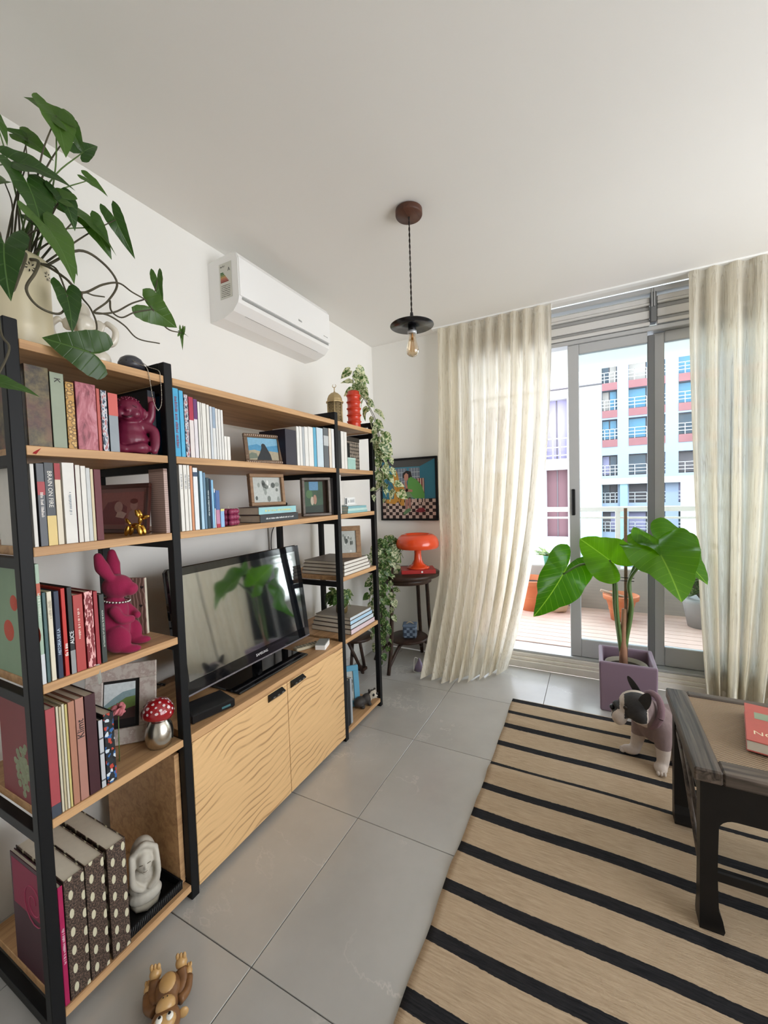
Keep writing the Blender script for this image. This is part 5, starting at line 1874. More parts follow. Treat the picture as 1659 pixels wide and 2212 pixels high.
rb_ = book('slim crimson book beside the ornamental one', 0.629, 0.640, Z4, 0.212, '#96202a', 0.15, None, GC)
MB().raw([(0.0, -0.004, 0.003), (0.003, 0.004, 0.003), (0.010, 0.004, -0.05), (0.006, -0.003, -0.055)], [(0, 1, 2, 3), (3, 2, 1, 0)]).build('ribbon', mat('grey_ribbon', '#9a9a92', 0.6), rb_)
book('slim dark green hardback touching the flocked rabbit', 0.643, 0.657, Z4, 0.200, '#2d3532', 0.15, None, GC, title='ALICIA EN EL PAÍS DE LAS MARAVILLAS', tcol='#c9d0c6', tsize=0.0062, up=False)
# --- row beside the mushroom jar
hy = book('tall coral art book with hydrangea cover by the post', 0.499, 0.521, Z5, 0.290, '#a3444a', 0.27, None, GD, '#7c2429', bands=((0, 0.11, '#3d4450'),))
hyd = mat('hydrangea_green', '#8c9478', 0.7, var=0.25, scale=90)
rh = random.Random(9)
for q in range(46):
    a, r_ = rh.uniform(0, 2 * PI), rh.uniform(0, 0.045) ** 1.0
    MB().lathe([(0.011, 0), (0.008, 0.0008), (0.001, 0.0012)], 7, M=mframe((-0.15 + r_ * math.cos(a) + 0.02 * q / 46, 0.0004 - 0.0002 * (q % 3), 0.12 + r_ * 1.3 * math.sin(a) - 0.06 * q / 46), (1, 0, 0), (0, 0, 1)), cap=False).build('printed_petal', hyd, hy)
for q in range(4):
    book(('thin grey cream magazine touching the coral art book', 'thin khaki magazine second from the coral art book', 'thin whitish magazine second from the tan art book', 'thin yellowish magazine touching the plain tan art book')[q], 0.5225 + q * 0.0067, 0.5285 + q * 0.0067, Z5, 0.288 - 0.004 * (q % 2), ('#c9c2ab', '#b9ad8d', '#d0c9b4', '#c6b878')[q], 0.21, None, 'thin magazines by the coral art book')
book('tall tan art book beside the magazines', 0.550, 0.566, Z5, 0.286, '#a9765f', 0.22, None, GD, '#9a6a55')
book('tall tan art book with black lettering', 0.567, 0.588, Z5, 0.286, '#a8786a', 0.22, None, GD, '#8f6153', 'Klimt', '#231d1c', 0.024, True, tz=0.70)
book('thick dark maroon cloth album', 0.590, 0.618, Z5, 0.284, '#3c161e', 0.23, None, GD, '#351219')
book('small grey plaid paperback beside the maroon album', 0.621, 0.633, Z5, 0.198, '#b9bcc0', 0.14, None, GD, '#202226', bands=((0.72, 0.74, '#4a4c50'), (0.5, 0.52, '#4a4c50'), (0.1, 0.12, '#4a4c50')))
book('thick comic paperback with blue and red panels on its spine', 0.635, 0.663, Z5, 0.208, '#2b5f9a', 0.15, 'comic', GD, '#1a1c20')
# --- bottom shelf of the first bay
mg = book('tall magenta book with swirl on its dark cover', 0.499, 0.511, Z6, 0.330, '#a3164e', 0.27, None, 'books on the bottom shelf', '#3b0f20', '~0.3', '#e6b9c8', 0.008)
mgl = mat('magenta_print', '#8a1440', 0.6)
MB().box((-0.262, 0.0001, 0.18), (-0.01, 0.0005, 0.318)).build('printed_panel', mgl, mg)
sw = MB()
pts = [(-0.14 + (0.012 + 0.0032 * k * 0.55) * math.cos(k * 0.42), -0.0002, 0.225 + (0.012 + 0.0036 * k * 0.55) * math.sin(k * 0.42)) for k in range(32)]
sw.tube(pts, 0.0018, 5, flat=0.4)
sw.build('printed_swirl', mat('pale_magenta', '#c25478', 0.6), mg)
MB().box((-0.03, -0.0003, 0.02), (-0.012, 0.0004, 0.045)).build('price_label', M_whitep, mg)
for q, (a, b_, lab_) in enumerate(((0.513, 0.562, 'brown speckled album with pale ovals beside the magenta book'), (0.564, 0.613, 'brown speckled album with pale ovals between two alike albums'), (0.621, 0.674, 'brown speckled album with pale ovals standing apart beside the veiled bust'))):
    book(lab_, a, b_, Z6, 0.335, '#3b2c25', 0.27, 'oval', 'patterned albums on the bottom shelf')
# --- middle bay, upper row
GE = 'white paperbacks beside the ornate frame'
book('wide sky blue book with red letters by the post', 0.910, 0.932, Z2, 0.232, '#3f9fc8', 0.15, None, None, '#2f86b0', '~0.75', '#7a2f4c', 0.014, False)
book('sky blue paperback next to the lettered blue book', 0.934, 0.950, Z2, 0.228, '#49aad2', 0.15)
book('dark brown paperback with pale specks between blue and red books', 0.952, 0.968, Z2, 0.218, '#3a2a2c', 0.15, 'news', None, '#2a1d20')
book('crimson topped paperback fading to white', 0.970, 0.988, Z2, 0.213, '#ded4d2', 0.15, None, None, '#b5294a', bands=((0.62, 1, '#a8243f'),))
book('purple topped white paperback', 0.989, 1.004, Z2, 0.209, '#dcd6da', 0.15, None, None, '#5d2a66', bands=((0.66, 1, '#5f2b68'),))
for (a, b_, hh, cv, lb_) in ((1.006, 1.016, .203, '#202226', 'white paperback with black back cover touching the purple topped one'), (1.017, 1.023, .202, '#dcdad4', 'very thin white paperback next to the black backed white one'), (1.024, 1.042, .201, '#d4cfc4', 'thickest white paperback in the row before the ornate frame'), (1.044, 1.056, .199, '#e0ddd6', 'white paperback between the thickest white one and the navy backed one')):
    book(lb_, a, b_, Z2, hh, '#dedbd4', 0.14, None, GE, cv)
book('narrow navy backed paperback among the white ones', 1.057, 1.067, Z2, 0.195, '#d3d6da', 0.14, None, None, '#1f2c4c', bands=((0.0, 1.0, '#c7ccd2'),))
book('white paperback with bluish pattern at its top', 1.068, 1.082, Z2, 0.194, '#d8d8d6', 0.14, None, None, bands=((0.6, 1, '#8fa0b3'),))
for (a, b_, hh, cv, lb_) in ((1.083, 1.093, .192, '#3a3f48', 'white paperback touching the one with bluish pattern'), (1.094, 1.106, .191, '#d8d6d0', 'white paperback one away from the short white booklets'), (1.107, 1.118, .190, '#4a4e58', 'white paperback touching the short white booklets')):
    book(lb_, a, b_, Z2, hh, '#dcdad6', 0.14, None, GE, cv)
for (a, b_, lb_) in ((1.119, 1.132, 'short white booklet touching the tall white paperbacks'), (1.133, 1.148, 'short white booklet at the free end of the row facing the ornate frame')):
    book(lb_, a, b_, Z2, 0.092, '#e2dfd9', 0.12, None, 'short white booklets')
book('dark purple album standing beside the ornate frame', 1.470, 1.548, Z2, 0.165, '#1d1426', 0.16)
GF = 'white paperbacks beside the dark purple album'
for (a, b_, hh, cv, lb_) in ((1.552, 1.572, .187, '#d9d6d0', 'white paperback touching the dark purple album'), (1.574, 1.593, .190, '#c8ccd0', 'white paperback between a white one and the grey paperback'), (1.613, 1.641, .194, '#dcd9d2', 'white paperback between the grey paperback and a thicker white one'), (1.643, 1.682, .198, '#dcd9d2', 'thick white paperback touching the bright blue one')):
    book(lb_, a, b_, Z2, hh, '#dfddd8', 0.15, None, GF, cv)
book('grey paperback amid white ones near the purple album', 1.594, 1.612, Z2, 0.190, '#a9adb0', 0.15)
book('bright blue paperback amid white ones near the purple album', 1.684, 1.707, Z2, 0.200, '#5aa6c4', 0.15)
book('pale blue patterned paperback beside the charcoal book', 1.711, 1.767, Z2, 0.203, '#c3d2da', 0.15, None, None, '#9fb4c0')
book('charcoal paperback with grey print', 1.771, 1.816, Z2, 0.210, '#5b5f62', 0.15, None, None, '#232527', bands=((0.55, 0.8, '#b9bcbc'),))
book('cream paperback with orange edge beside the charcoal book', 1.820, 1.842, Z2, 0.212, '#e0d8cb', 0.15, None, None, '#c98a5c')
book('white paperback touching the post at the end of the row', 1.845, 1.870, Z2, 0.213, '#dfe0de', 0.15)
# --- middle bay, lower row
GG = 'white paperbacks beside the orange spined one'
for (a, b_, hh, lb_) in ((0.919, 0.933, .234, 'tall white paperback touching the post above the television'), (0.935, 0.949, .235, 'tall white paperback between two alike white ones above the television'), (0.950, 0.960, .232, 'tall white paperback touching the orange spined one')):
    book(lb_, a, b_, Z3, min(hh, .230), '#e0ddd6', 0.15, None, GG, title='~0.22', tcol='#8b8f94', tsize=0.007, tz=0.75)
book('slim orange spined paperback', 0.961, 0.971, Z3, 0.228, '#c98a63', 0.15)
book('white paperback with navy emblem beside the orange spined one', 0.973, 0.992, Z3, 0.222, '#dfe2e4', 0.15, bands=((0.86, 0.93, '#2c4560'),))
book('thin dark teal booklet', 0.993, 0.999, Z3, 0.214, '#173a44', 0.14)
book('pale blue paperback beside the thin teal booklet', 1.000, 1.013, Z3, 0.211, '#a9cbe0', 0.14)
book('blue grey paperback in the middle of the blue row', 1.014, 1.025, Z3, 0.206, '#5f8199', 0.14)
book('dark teal paperback with pale letters', 1.026, 1.040, Z3, 0.188, '#1e3d4a', 0.14, title='~0.5', tcol='#cfd8da', tsize=0.007)
book('narrow navy paperback beside the dark teal one', 1.041, 1.047, Z3, 0.185, '#22304e', 0.14)
book('light sky blue paperback', 1.048, 1.058, Z3, 0.180, '#86b9dc', 0.14)
book('short striped blue and white booklet', 1.059, 1.064, Z3, 0.147, '#dfe6ea', 0.13, bands=((0.5, 0.9, '#2f6fa5'),))
book('small book with blue top and pink foot', 1.065, 1.083, Z3, 0.141, '#b9809c', 0.11, bands=((0.48, 1.0, '#44659c'), (0, 0.1, '#a3283c')))
book('tiny pale blue book beside the bubble candle', 1.085, 1.103, Z3, 0.070, '#8db3da', 0.09, bands=((0.88, 1.0, '#d7cc82'),))


def flat_book(label, x0, x1, y0, y1, z, h, color, spine=None, title=None, tcol='#e8e8e8', tsize=0.008, rz=0.0, group=None, name='book', cat='book'):
    """book lying flat, spine towards +x"""
    cx, cy = (x0 + x1) / 2, (y0 + y1) / 2
    t = thing(name, label, cat, (cx, cy, z + 0.0004), rz, group)
    hx, hy = (x1 - x0) / 2, (y1 - y0) / 2
    b = min(0.002, h * 0.2)
    c = MB()
    c.box((-hx, -hy, 0), (hx, hy, b), 0)
    c.box((-hx, -hy, h - b), (hx, hy, h), 0)
    c.box((hx - 0.0025, -hy, b), (hx, hy, h - b), 1)
    c.build('cover', [cover_mat(color), cover_mat(spine or color)], t)
    MB().box((-hx + 0.003, -hy + 0.003, b), (hx - 0.0025, hy - 0.003, h - b)).build('pages', M_page, t)
    if title:
        strokes(2 * hy * float(title[1:]), tsize * 0.8, cover_mat(tcol), t, mframe((hx + 0.0005, 0, h / 2), (0, 1, 0), (0, 0, 1)), int(z * 1000))
    return t


flat_book('thick black book lying under the turquoise book', -1.388, -1.266, 1.292, 1.542, Z3, 0.033, '#2a1d20', '#23282c', '~0.72', '#dfe2e2', 0.010)
flat_book('turquoise and yellow spined book lying on the black book', -1.388, -1.266, 1.286, 1.528, Z3 + 0.0338, 0.034, '#3b2226', '#8fc0c4', '~0.7', '#d9d58c', 0.012)
# --- end bay
book('black hardback at the start of the end bay', 1.906, 1.936, Z2, 0.212, '#16171a', 0.15)
for (a, b_, lb_) in ((1.938, 1.969, 'thick white book touching the black hardback in the end bay'), (1.971, 1.999, 'thick white book touching the hexagon patterned box')):
    book(lb_, a, b_, Z2, 0.211, '#e0ddd7', 0.15, None, 'thick white books in the end bay')
for q, (a, b_, cc, lb_) in enumerate(((1.915, 1.938, '#8f9398', 'grey paperback above the framed couple photo'), (1.940, 1.957, '#c9cacb', 'silver paperback between grey and white ones in the end bay'), (1.959, 1.977, '#dedcd8', 'white paperback beside the turquoise stack in the end bay'))):
    book(lb_, a, b_, Z3, 0.225, cc, 0.14, x=-1.30)
for q, (cc, hh) in enumerate((('#8fbfc0', 0.013), ('#b9d6cf', 0.014), ('#7fb0b8', 0.013))):
    flat_book(('lowest turquoise book in the small flat stack', 'middle mint book in the small flat stack', 'top turquoise book in the small flat stack')[q], -1.42, -1.275, 2.0 + 0.004 * q, 2.23 - 0.006 * q, Z3 + (0, 0.0134, 0.0278)[q], hh, cc)
zz = Z4
for q, hh in enumerate((0.020, 0.019, 0.021, 0.018)):
    flat_book(('lowest', 'second lowest', 'second highest', 'topmost')[q] + ' white art magazine in the stack under the wooden photo frame', -1.575 + 0.004 * q, -1.268 - 0.002 * q, 1.93 + 0.004 * q, 2.228 - 0.006 * q, zz, hh, '#6f6358', '#d9d5cc')
    zz += hh + 0.0005
ZM = zz
zz = Z5
for q, (hh, cc) in enumerate(((0.030, '#d6c3c9'), (0.026, '#c4cfd8'), (0.024, '#a9cbe2'), (0.018, '#c6d2da'))):
    flat_book(('thick pink and white book at the bottom of the stack', 'grey white book in the stack under the small pothos', 'sky blue book in the stack under the small pothos', 'pale book on top of the stack under the small pothos')[q], -1.56 + 0.01 * q, -1.270 - 0.003 * q, 1.985 + 0.002 * q, 2.268 - 0.01 * q, zz, hh, '#4a3c36' if q < 3 else '#8d8478', cc)
    zz += hh + 0.0005
ZB = zz
book('grey ring binder standing at the post on the lowest shelf', 1.908, 1.930, Z6, 0.275, '#6b6e72', 0.2, x=-1.275)
book('black ring binder beside the grey one on the lowest shelf', 1.933, 1.955, Z6, 0.27, '#1a1c20', 0.2, x=-1.275)
book('pale ring binder in front of the blue photo frame', 1.958, 1.978, Z6, 0.27, '#9ba0a5', 0.2, x=-1.275)
# --- book on the coffee table
cbk = thing('novel', 'coral hardback with cream letters lying on the woven coffee table', 'book', (0.540, 1.795, TZ + 0.0004), math.radians(-13))
MB().box((-0.075, -0.145, 0), (0.165, 0.145, 0.003), bev=0.001).build('cover', cover_mat('#b9574c'), cbk)
MB().box((-0.073, -0.142, 0.003), (0.16, 0.142, 0.034)).build('pages', M_page, cbk)
MB().box((-0.075, -0.145, 0.034), (0.165, 0.145, 0.0375), bev=0.001).build('cover', cover_mat('#b9574c'), cbk)
MB().box((0.160, -0.145, 0.002), (0.165, 0.145, 0.036)).build('spine', cover_mat('#b9574c'), cbk)
text('NOS', 0.036, cover_mat('#ead9b8'), cbk, mframe((-0.058, -0.085, 0.0378), (1, 0, 0), (0, 1, 0)), 'title', align='LEFT')
MB().prism([(0, 0), (0.11, 0), (0.11, 0.052), (0, 0.052)], 0.0003, M=mframe((-0.05, 0.025, 0.0376), (1, 0, 0), (0, 1, 0))).build('cover_print', cover_mat('#8c9a80'), cbk)
tok = thing('wooden_block', 'small dark red wooden block lying on the coral hardback', 'block', (0.595, 1.815, TZ + 0.0385), math.radians(-13))
MB().box((-0.02, -0.035, 0), (0.07, 0.03, 0.016), bev=0.003).build('block_body', mat('dark_red_wood', '#4a1a14', 0.4), tok)
MB().box((-0.015, -0.03, 0.016), (0.065, 0.025, 0.018), bev=0.001).build('lid', mat('dark_red_lid', '#5c241c', 0.4), tok)


# ============================================================ photo frames
def photo(parent, M, w, h, kind):
    """flat printed picture, w x h, lower-left at M's origin, drawn as thin layered print"""
    def shape(poly, col, layer, nm='print_shape'):
        return MB().prism([(p[0] * w, p[1] * h) for p in poly], 0.0003, M=M @ Matrix.Translation((0, 0, 0.0003 * layer))).build(nm, mat('print_' + col, col, 0.55, var=0.18, scale=120), parent)

    def oval(cx, cy, rx, ry, col, layer):
        shape([(cx + rx * math.cos(2 * PI * k / 14), cy + ry * math.sin(2 * PI * k / 14)) for k in range(14)], col, layer)
    if kind == 'sepia':
        shape([(0, 0), (1, 0), (1, 1), (0, 1)], '#9c625d', 0, 'print')
        shape([(0.02, 0.02), (0.6, 0.02), (0.62, 0.55), (0.4, 0.75), (0.15, 0.7), (0.02, 0.4)], '#7a3a3b', 1)
        shape([(0.62, 0.02), (0.98, 0.02), (0.95, 0.4), (0.8, 0.5), (0.68, 0.4)], '#a07a74', 1)
        oval(0.42, 0.55, 0.10, 0.17, '#b78f86', 2)
        oval(0.78, 0.60, 0.085, 0.15, '#b08379', 2)
        oval(0.78, 0.72, 0.09, 0.08, '#6e2f2a', 3)
        shape([(0.36, 0.25), (0.55, 0.2), (0.62, 0.35), (0.5, 0.42), (0.40, 0.40)], '#c4a49a', 3)
    elif kind == 'sea':
        shape([(0, 0), (1, 0), (1, 1), (0, 1)], '#4f93ba', 0, 'print')
        shape([(0, 0.62), (0.3, 0.72), (0.5, 0.6), (1, 0.7), (1, 1), (0, 1)], '#7fb3cf', 1)
        shape([(0, 0), (1, 0), (1, 0.38), (0.7, 0.42), (0.5, 0.36), (0.2, 0.46), (0, 0.42)], '#a99f86', 1)
        shape([(0, 0.05), (0.3, 0.1), (0.25, 0.3), (0.1, 0.34), (0, 0.25)], '#6f7a6a', 2)
        shape([(0.25, 0), (0.75, 0), (0.72, 0.25), (0.63, 0.52), (0.56, 0.72), (0.50, 0.76), (0.44, 0.70), (0.44, 0.55), (0.36, 0.3), (0.28, 0.12)], '#1f2427', 3)
    elif kind == 'valley':
        shape([(0, 0), (1, 0), (1, 1), (0, 1)], '#dfe8ea', 0, 'print')
        shape([(0, 0.5), (0.3, 0.66), (0.6, 0.78), (1, 0.82), (1, 0), (0, 0)], '#8fa9ae', 1)
        shape([(0, 0.42), (0.4, 0.52), (0.7, 0.64), (1, 0.66), (1, 0), (0, 0)], '#6f8a4a', 2)
        shape([(0, 0), (1, 0), (1, 0.42), (0.6, 0.36), (0, 0.30)], '#4a3432', 3)
        shape([(0, 0), (1, 0), (1, 0.16), (0, 0.14)], '#1d1718', 4)
    elif kind == 'bw':
        shape([(0, 0), (1, 0), (1, 1), (0, 1)], '#b9bdb8', 0, 'print')
        r2 = random.Random(int(w * 1000))
        for k in range(14):
            x, y = r2.uniform(0.05, 0.85), r2.uniform(0.05, 0.8)
            oval(x + 0.05, y, r2.uniform(0.03, 0.09), r2.uniform(0.05, 0.13), r2.choice(['#4d534e', '#70766f', '#8f958e', '#dfe1dc']), 1 + k % 3)
    elif kind == 'garden':
        shape([(0, 0), (1, 0), (1, 1), (0, 1)], '#35523a', 0, 'print')
        shape([(0.25, 0.72), (0.75, 0.72), (0.75, 1), (0.25, 1)], '#5f8fb2', 1)
        shape([(0, 0), (1, 0), (1, 0.25), (0, 0.2)], '#243428', 1)
        oval(0.55, 0.42, 0.10, 0.16, '#a9826c', 2)
        oval(0.40, 0.38, 0.09, 0.14, '#c0b49f', 2)
        oval(0.25, 0.6, 0.18, 0.14, '#4f7446', 1)
        oval(0.8, 0.6, 0.15, 0.16, '#2f4a35', 1)


def picture(label, base, xdir, lean, w, h, bw, fm, kind, depth=0.012, mat_col=None, mw=0.0, name='photo_frame', stand=True, pad=None):
    """leaning frame standing on base (middle of its lower edge)"""
    t = thing(name, label, 'photo frame', base)
    xd = Vector(xdir).normalized()
    nrm = xd.cross(Vector((0, 0, 1)))
    up = (Vector((0, 0, 1)) * math.cos(lean) - nrm * math.sin(lean)).normalized()
    lift = abs(depth * math.sin(lean)) if lean > 0 else 0
    M = mframe(Vector((0, 0, 0.0004 + lift)) - xd * (w / 2), xd, up)
    for (a, b) in (((0, 0), (w, bw)), ((0, h - bw), (w, h)), ((0, bw), (bw, h - bw)), ((w - bw, bw), (w, h - bw))):
        MB().box((a[0], a[1], -depth), (b[0], b[1], 0), M=M, bev=min(0.002, bw * 0.2)).build('frame_side', fm, t)
    MB().box((bw * 0.8, bw * 0.8, -depth * 0.9), (w - bw * 0.8, h - bw * 0.8, -depth * 0.6), M=M).build('backing', mat_col or M_page, t)
    q = bw + mw
    if pad:
        x0, y0, x1, y1 = pad
    else:
        x0, y0, x1, y1 = q, q, w - q, h - q
    photo(t, M @ Matrix.Translation((x0, y0, -depth * 0.55)), x1 - x0, y1 - y0, kind)
    if stand:
        Mb = M @ Matrix.Translation((w / 2, h * 0.6, -depth))
        p0 = Mb @ Vector((0, 0, 0))
        p1 = Vector((p0.x, p0.y, 0)) - nrm * (0.02 + 0.10 * h)
        p1.z = 0.001
        MB().tube([p0, p1], 0.004, 6, flat=0.5).build('strut', fm, t)
    return t


M_brz = mat('carved_bronze', (0.16, 0.10, 0.06, 1), 0.4, 0.3, var=0.4, scale=60, bump=0.5, bscale=160)
M_mah = mat('mahogany_frame', (0.075, 0.022, 0.016, 1), 0.3)
M_lw = make_wood('light_wood_frame', (0.36, 0.22, 0.12, 1), (0.17, 0.09, 0.05, 1))
M_gw = make_wood('grey_wood_frame', (0.22, 0.19, 0.165, 1), (0.10, 0.075, 0.06, 1))
picture('mahogany framed sepia portrait behind the gold balloon dog', (-1.452, 0.815, Z3), (0.253, 0.030, 0), 0.12, 0.262, 0.170, 0.014, M_mah, 'sepia', mat_col=mat('rose_mount', '#8f6a66', 0.8), mw=0.014, stand=False)
fr = picture('carved bronze frame with a seaside silhouette photo', (-1.315, 1.392, Z2), (0.38, 0.92, 0), 0.20, 0.178, 0.140, 0.018, M_brz, 'sea')
for k in range(18):
    t = k / 17
    for (u, v_) in ((0.008 + 0.162 * t, 0.008), (0.008 + 0.162 * t, 0.132)):
        xd = Vector((0.38, 0.92, 0)).normalized()
        nr = xd.cross(Vector((0, 0, 1)))
        up = (Vector((0, 0, 1)) * math.cos(0.2) - nr * math.sin(0.2)).normalized()
        Mq = mframe(Vector((0, 0, 0.003)) - xd * 0.089, xd, up)
        MB().ell((u, v_, 0.001), (0.0032, 0.0045, 0.0022), 8, 6, M=Mq, rot=None).build('bead', mat('bronze_bead', (0.55, 0.42, 0.33, 1), 0.4, 0.3), fr)
picture('light wooden frame with a grey photo standing on the two flat books', (-1.352, 1.445, Z3 + 0.0684), (0.22, 0.975, 0), 0.08, 0.186, 0.150, 0.016, M_lw, 'bw', 0.026, stand=False)
picture('deep grey wooden box frame with a garden photo', (-1.318, 1.768, Z3), (0.62, 0.78, 0), 0.03, 0.155, 0.205, 0.013, M_gw, 'garden', 0.05, stand=False, mat_col=mat('brown_mount', '#3a2a20', 0.8), pad=(0.018, 0.018, 0.118, 0.185))
picture('light wooden frame with a black and white couple photo on the magazines', (-1.325, 2.072, ZM), (0.80, 0.60, 0), 0.22, 0.158, 0.195, 0.030, M_lw, 'bw', 0.012)
picture('pale flower-patterned frame with a valley photo behind the mushroom jar', (-1.425, 0.762, Z5), (0.72, 0.69, 0), 0.22, 0.215, 0.262, 0.052, cover_mat('#cfc6bd', 'floral'), 'valley', 0.014, mat_col=mat('black_mount', '#14110f', 0.7), pad=(0.055, 0.06, 0.150, 0.20))
picture('sky blue scalloped photo frame on the lowest shelf of the end bay', (-1.39, 2.098, Z6), (0.72, 0.69, 0), 0.20, 0.17, 0.25, 0.035, mat('sky_blue_frame', '#5fa3c2', 0.6), 'bw', 0.014)
picture('small dark framed photo in the gap behind the television', (-1.665, 1.985, Z5), (0.35, 0.94, 0), 0.0, 0.10, 0.22, 0.010, M_gw, 'bw', stand=False)

# ============================================================ figurines and small things
# laughing baby
M_maro = mat('maroon_lacquer', (0.155, 0.012, 0.040, 1), 0.32)
bb = thing('baby_figurine', 'maroon lacquered laughing baby figurine with raised arm beside the books', 'figurine', (-1.318, 0.792, Z2 + 0.0005), math.radians(-36))
bb.scale = (1, 1, 1.04)
blob('baby_body', [('e', (0, 0, 0.045), (0.045, 0.052, 0.042)), ('e', (0.0, 0, 0.075), (0.036, 0.042, 0.035)), ('e', (0.008, 0, 0.132), (0.040, 0.043, 0.042)),
                   ('e', (0.034, -0.02, 0.120), (0.014, 0.016, 0.014)), ('e', (0.034, 0.02, 0.120), (0.014, 0.016, 0.014)), ('e', (0.036, 0, 0.108), (0.012, 0.014, 0.009)),
                   ('e', (0.047, 0, 0.129), (0.007, 0.007, 0.006)), ('e', (0.0, -0.044, 0.13), (0.007, 0.006, 0.015)), ('e', (0.0, 0.044, 0.13), (0.007, 0.006, 0.015)),
                   ('t', [(0, -0.040, 0.09), (0.02, -0.056, 0.06), (0.035, -0.045, 0.035)], [0.015, 0.014, 0.011]),
                   ('t', [(0, 0.038, 0.09), (0.0, 0.066, 0.075), (0.012, 0.070, 0.035), (0.020, 0.066, 0.012)], [0.016, 0.016, 0.014, 0.012]),
                   ('t', [(-0.005, 0.035, 0.09), (-0.008, 0.060, 0.115), (-0.008, 0.066, 0.160)], [0.014, 0.012, 0.011]),
                   ('t', [(0.0, -0.035, 0.018), (0.04, -0.045, 0.018), (0.050, -0.01, 0.012)], [0.020, 0.018, 0.012]),
                   ('t', [(0.0, 0.03, 0.018), (0.04, 0.035, 0.018), (0.048, 0.0, 0.014)], [0.020, 0.018, 0.012])], 0.0032, M_maro, bb, 5)
M_mard = mat('maroon_shadow_line', (0.06, 0.005, 0.015, 1), 0.4)
for s in (-1, 1):
    MB().tube(catmull([(0.0395, s * 0.010, 0.140), (0.042, s * 0.017, 0.143), (0.0385, s * 0.025, 0.139)], 4), 0.0019, 5).build('closed_eye', M_mard, bb)
MB().tube(catmull([(0.044, -0.013, 0.113), (0.050, 0, 0.108), (0.044, 0.013, 0.113)], 5), 0.0026, 5).build('smile', M_mard, bb)
hb_ = MB()
for k in range(40):
    a, e = k * 2.4, 0.25 + 0.65 * (k / 40)
    hb_.ell((0.006 + 0.040 * math.sin(e) * math.cos(a), 0.043 * math.sin(e) * math.sin(a), 0.133 + 0.042 * math.cos(e)), (0.003, 0.003, 0.003), 6, 4)
hb_.build('curly_hair', M_maro, bb)

# gold balloon dog, facing along +x
M_gold = mat('polished_gold', (0.62, 0.36, 0.07, 1), 0.22, 1.0)
bd = thing('balloon_dog', 'gold balloon dog figurine in front of the sepia portrait', 'figurine', (-1.292, 0.778, Z3 + 0.0005), math.radians(24))
bd.scale = (1.12, 1.12, 1.05)
for nm, c, r, rot in (('torso', (0, 0, 0.030), (0.016, 0.0085, 0.0085), None), ('front_leg', (0.016, -0.009, 0.0165), (0.0065, 0.0065, 0.0165), (0, -0.25, 0)), ('front_leg', (0.016, 0.009, 0.0165), (0.0065, 0.0065, 0.0165), (0, -0.25, 0)),
                      ('hind_leg', (-0.020, -0.009, 0.0165), (0.0065, 0.0065, 0.0165), (0, 0.3, 0)), ('hind_leg', (-0.020, 0.009, 0.0165), (0.0065, 0.0065, 0.0165), (0, 0.3, 0)),
                      ('neck', (0.014, 0, 0.048), (0.006, 0.006, 0.013), (0, 0.15, 0)), ('snout', (0.028, 0, 0.0555), (0.014, 0.0062, 0.0062), (0, -0.25, 0)),
                      ('ear', (0.010, -0.006, 0.067), (0.0055, 0.005, 0.0125), (0, -0.35, 0)), ('ear', (0.010, 0.006, 0.067), (0.0055, 0.005, 0.0125), (0, -0.35, 0)), ('tail', (-0.022, 0, 0.043), (0.005, 0.005, 0.012), (0, -0.6, 0))):
    MB().ell(c, r, 14, 10, rot=rot).build(nm, M_gold, bd)

bx_ = thing('keepsake_box', 'pinkish ridged keepsake box standing beside the sepia portrait', 'box', (-1.265, 0.8625, Z3 + 0.0004))
MB().box((-0.080, 0, 0), (0, 0.014, 0.205), bev=0.001).build('box_body', cover_mat('#a58c84', 'ridged'), bx_)
MB().box((-0.080, 0, 0.205), (0, 0.014, 0.215), bev=0.001).build('lid', mat('pinkish_lid', '#8f776f', 0.8), bx_)

# flocked rabbit sitting, facing +y and a little towards the room
M_flock = mat('magenta_flock', (0.27, 0.008, 0.055, 1), 0.95, sheen=0.12, bump=0.25, bscale=600)
rbt = thing('rabbit_figurine', 'magenta flocked sitting rabbit with bead collar beside the red books', 'figurine', (-1.335, 0.725, Z4 + 0.0005), math.radians(38))
blob('rabbit_body', [('e', (-0.012, 0, 0.075), (0.050, 0.050, 0.072)), ('e', (-0.002, 0, 0.125), (0.038, 0.038, 0.050)), ('e', (0.010, 0, 0.200), (0.044, 0.036, 0.038)), ('e', (0.046, 0, 0.190), (0.022, 0.024, 0.021)),
                     ('t', [(0.0, -0.018, 0.228), (-0.018, -0.026, 0.265), (-0.026, -0.030, 0.300)], [0.014, 0.020, 0.012]),
                     ('t', [(0.0, 0.018, 0.228), (-0.010, 0.026, 0.268), (-0.014, 0.030, 0.303)], [0.014, 0.020, 0.012]),
                     ('t', [(0.012, -0.036, 0.130), (0.034, -0.040, 0.105), (0.052, -0.022, 0.100)], [0.016, 0.015, 0.012]),
                     ('t', [(0.012, 0.036, 0.130), (0.034, 0.040, 0.105), (0.052, 0.022, 0.100)], [0.016, 0.015, 0.012]),
                     ('e', (0.018, -0.042, 0.045), (0.040, 0.022, 0.042)), ('e', (0.018, 0.042, 0.045), (0.040, 0.022, 0.042)),
                     ('e', (0.050, -0.040, 0.013), (0.034, 0.017, 0.013)), ('e', (0.050, 0.040, 0.013), (0.034, 0.017, 0.013)), ('e', (-0.060, 0, 0.040), (0.018, 0.018, 0.018))], 0.0036, M_flock, rbt, 5)
cl = MB()
for k in range(26):
    a = 2 * PI * k / 26
    cl.ell((0.004 + 0.036 * math.cos(a), 0.035 * math.sin(a), 0.158 + 0.006 * math.cos(a) * -1), (0.0042, 0.0042, 0.0042), 8, 6)
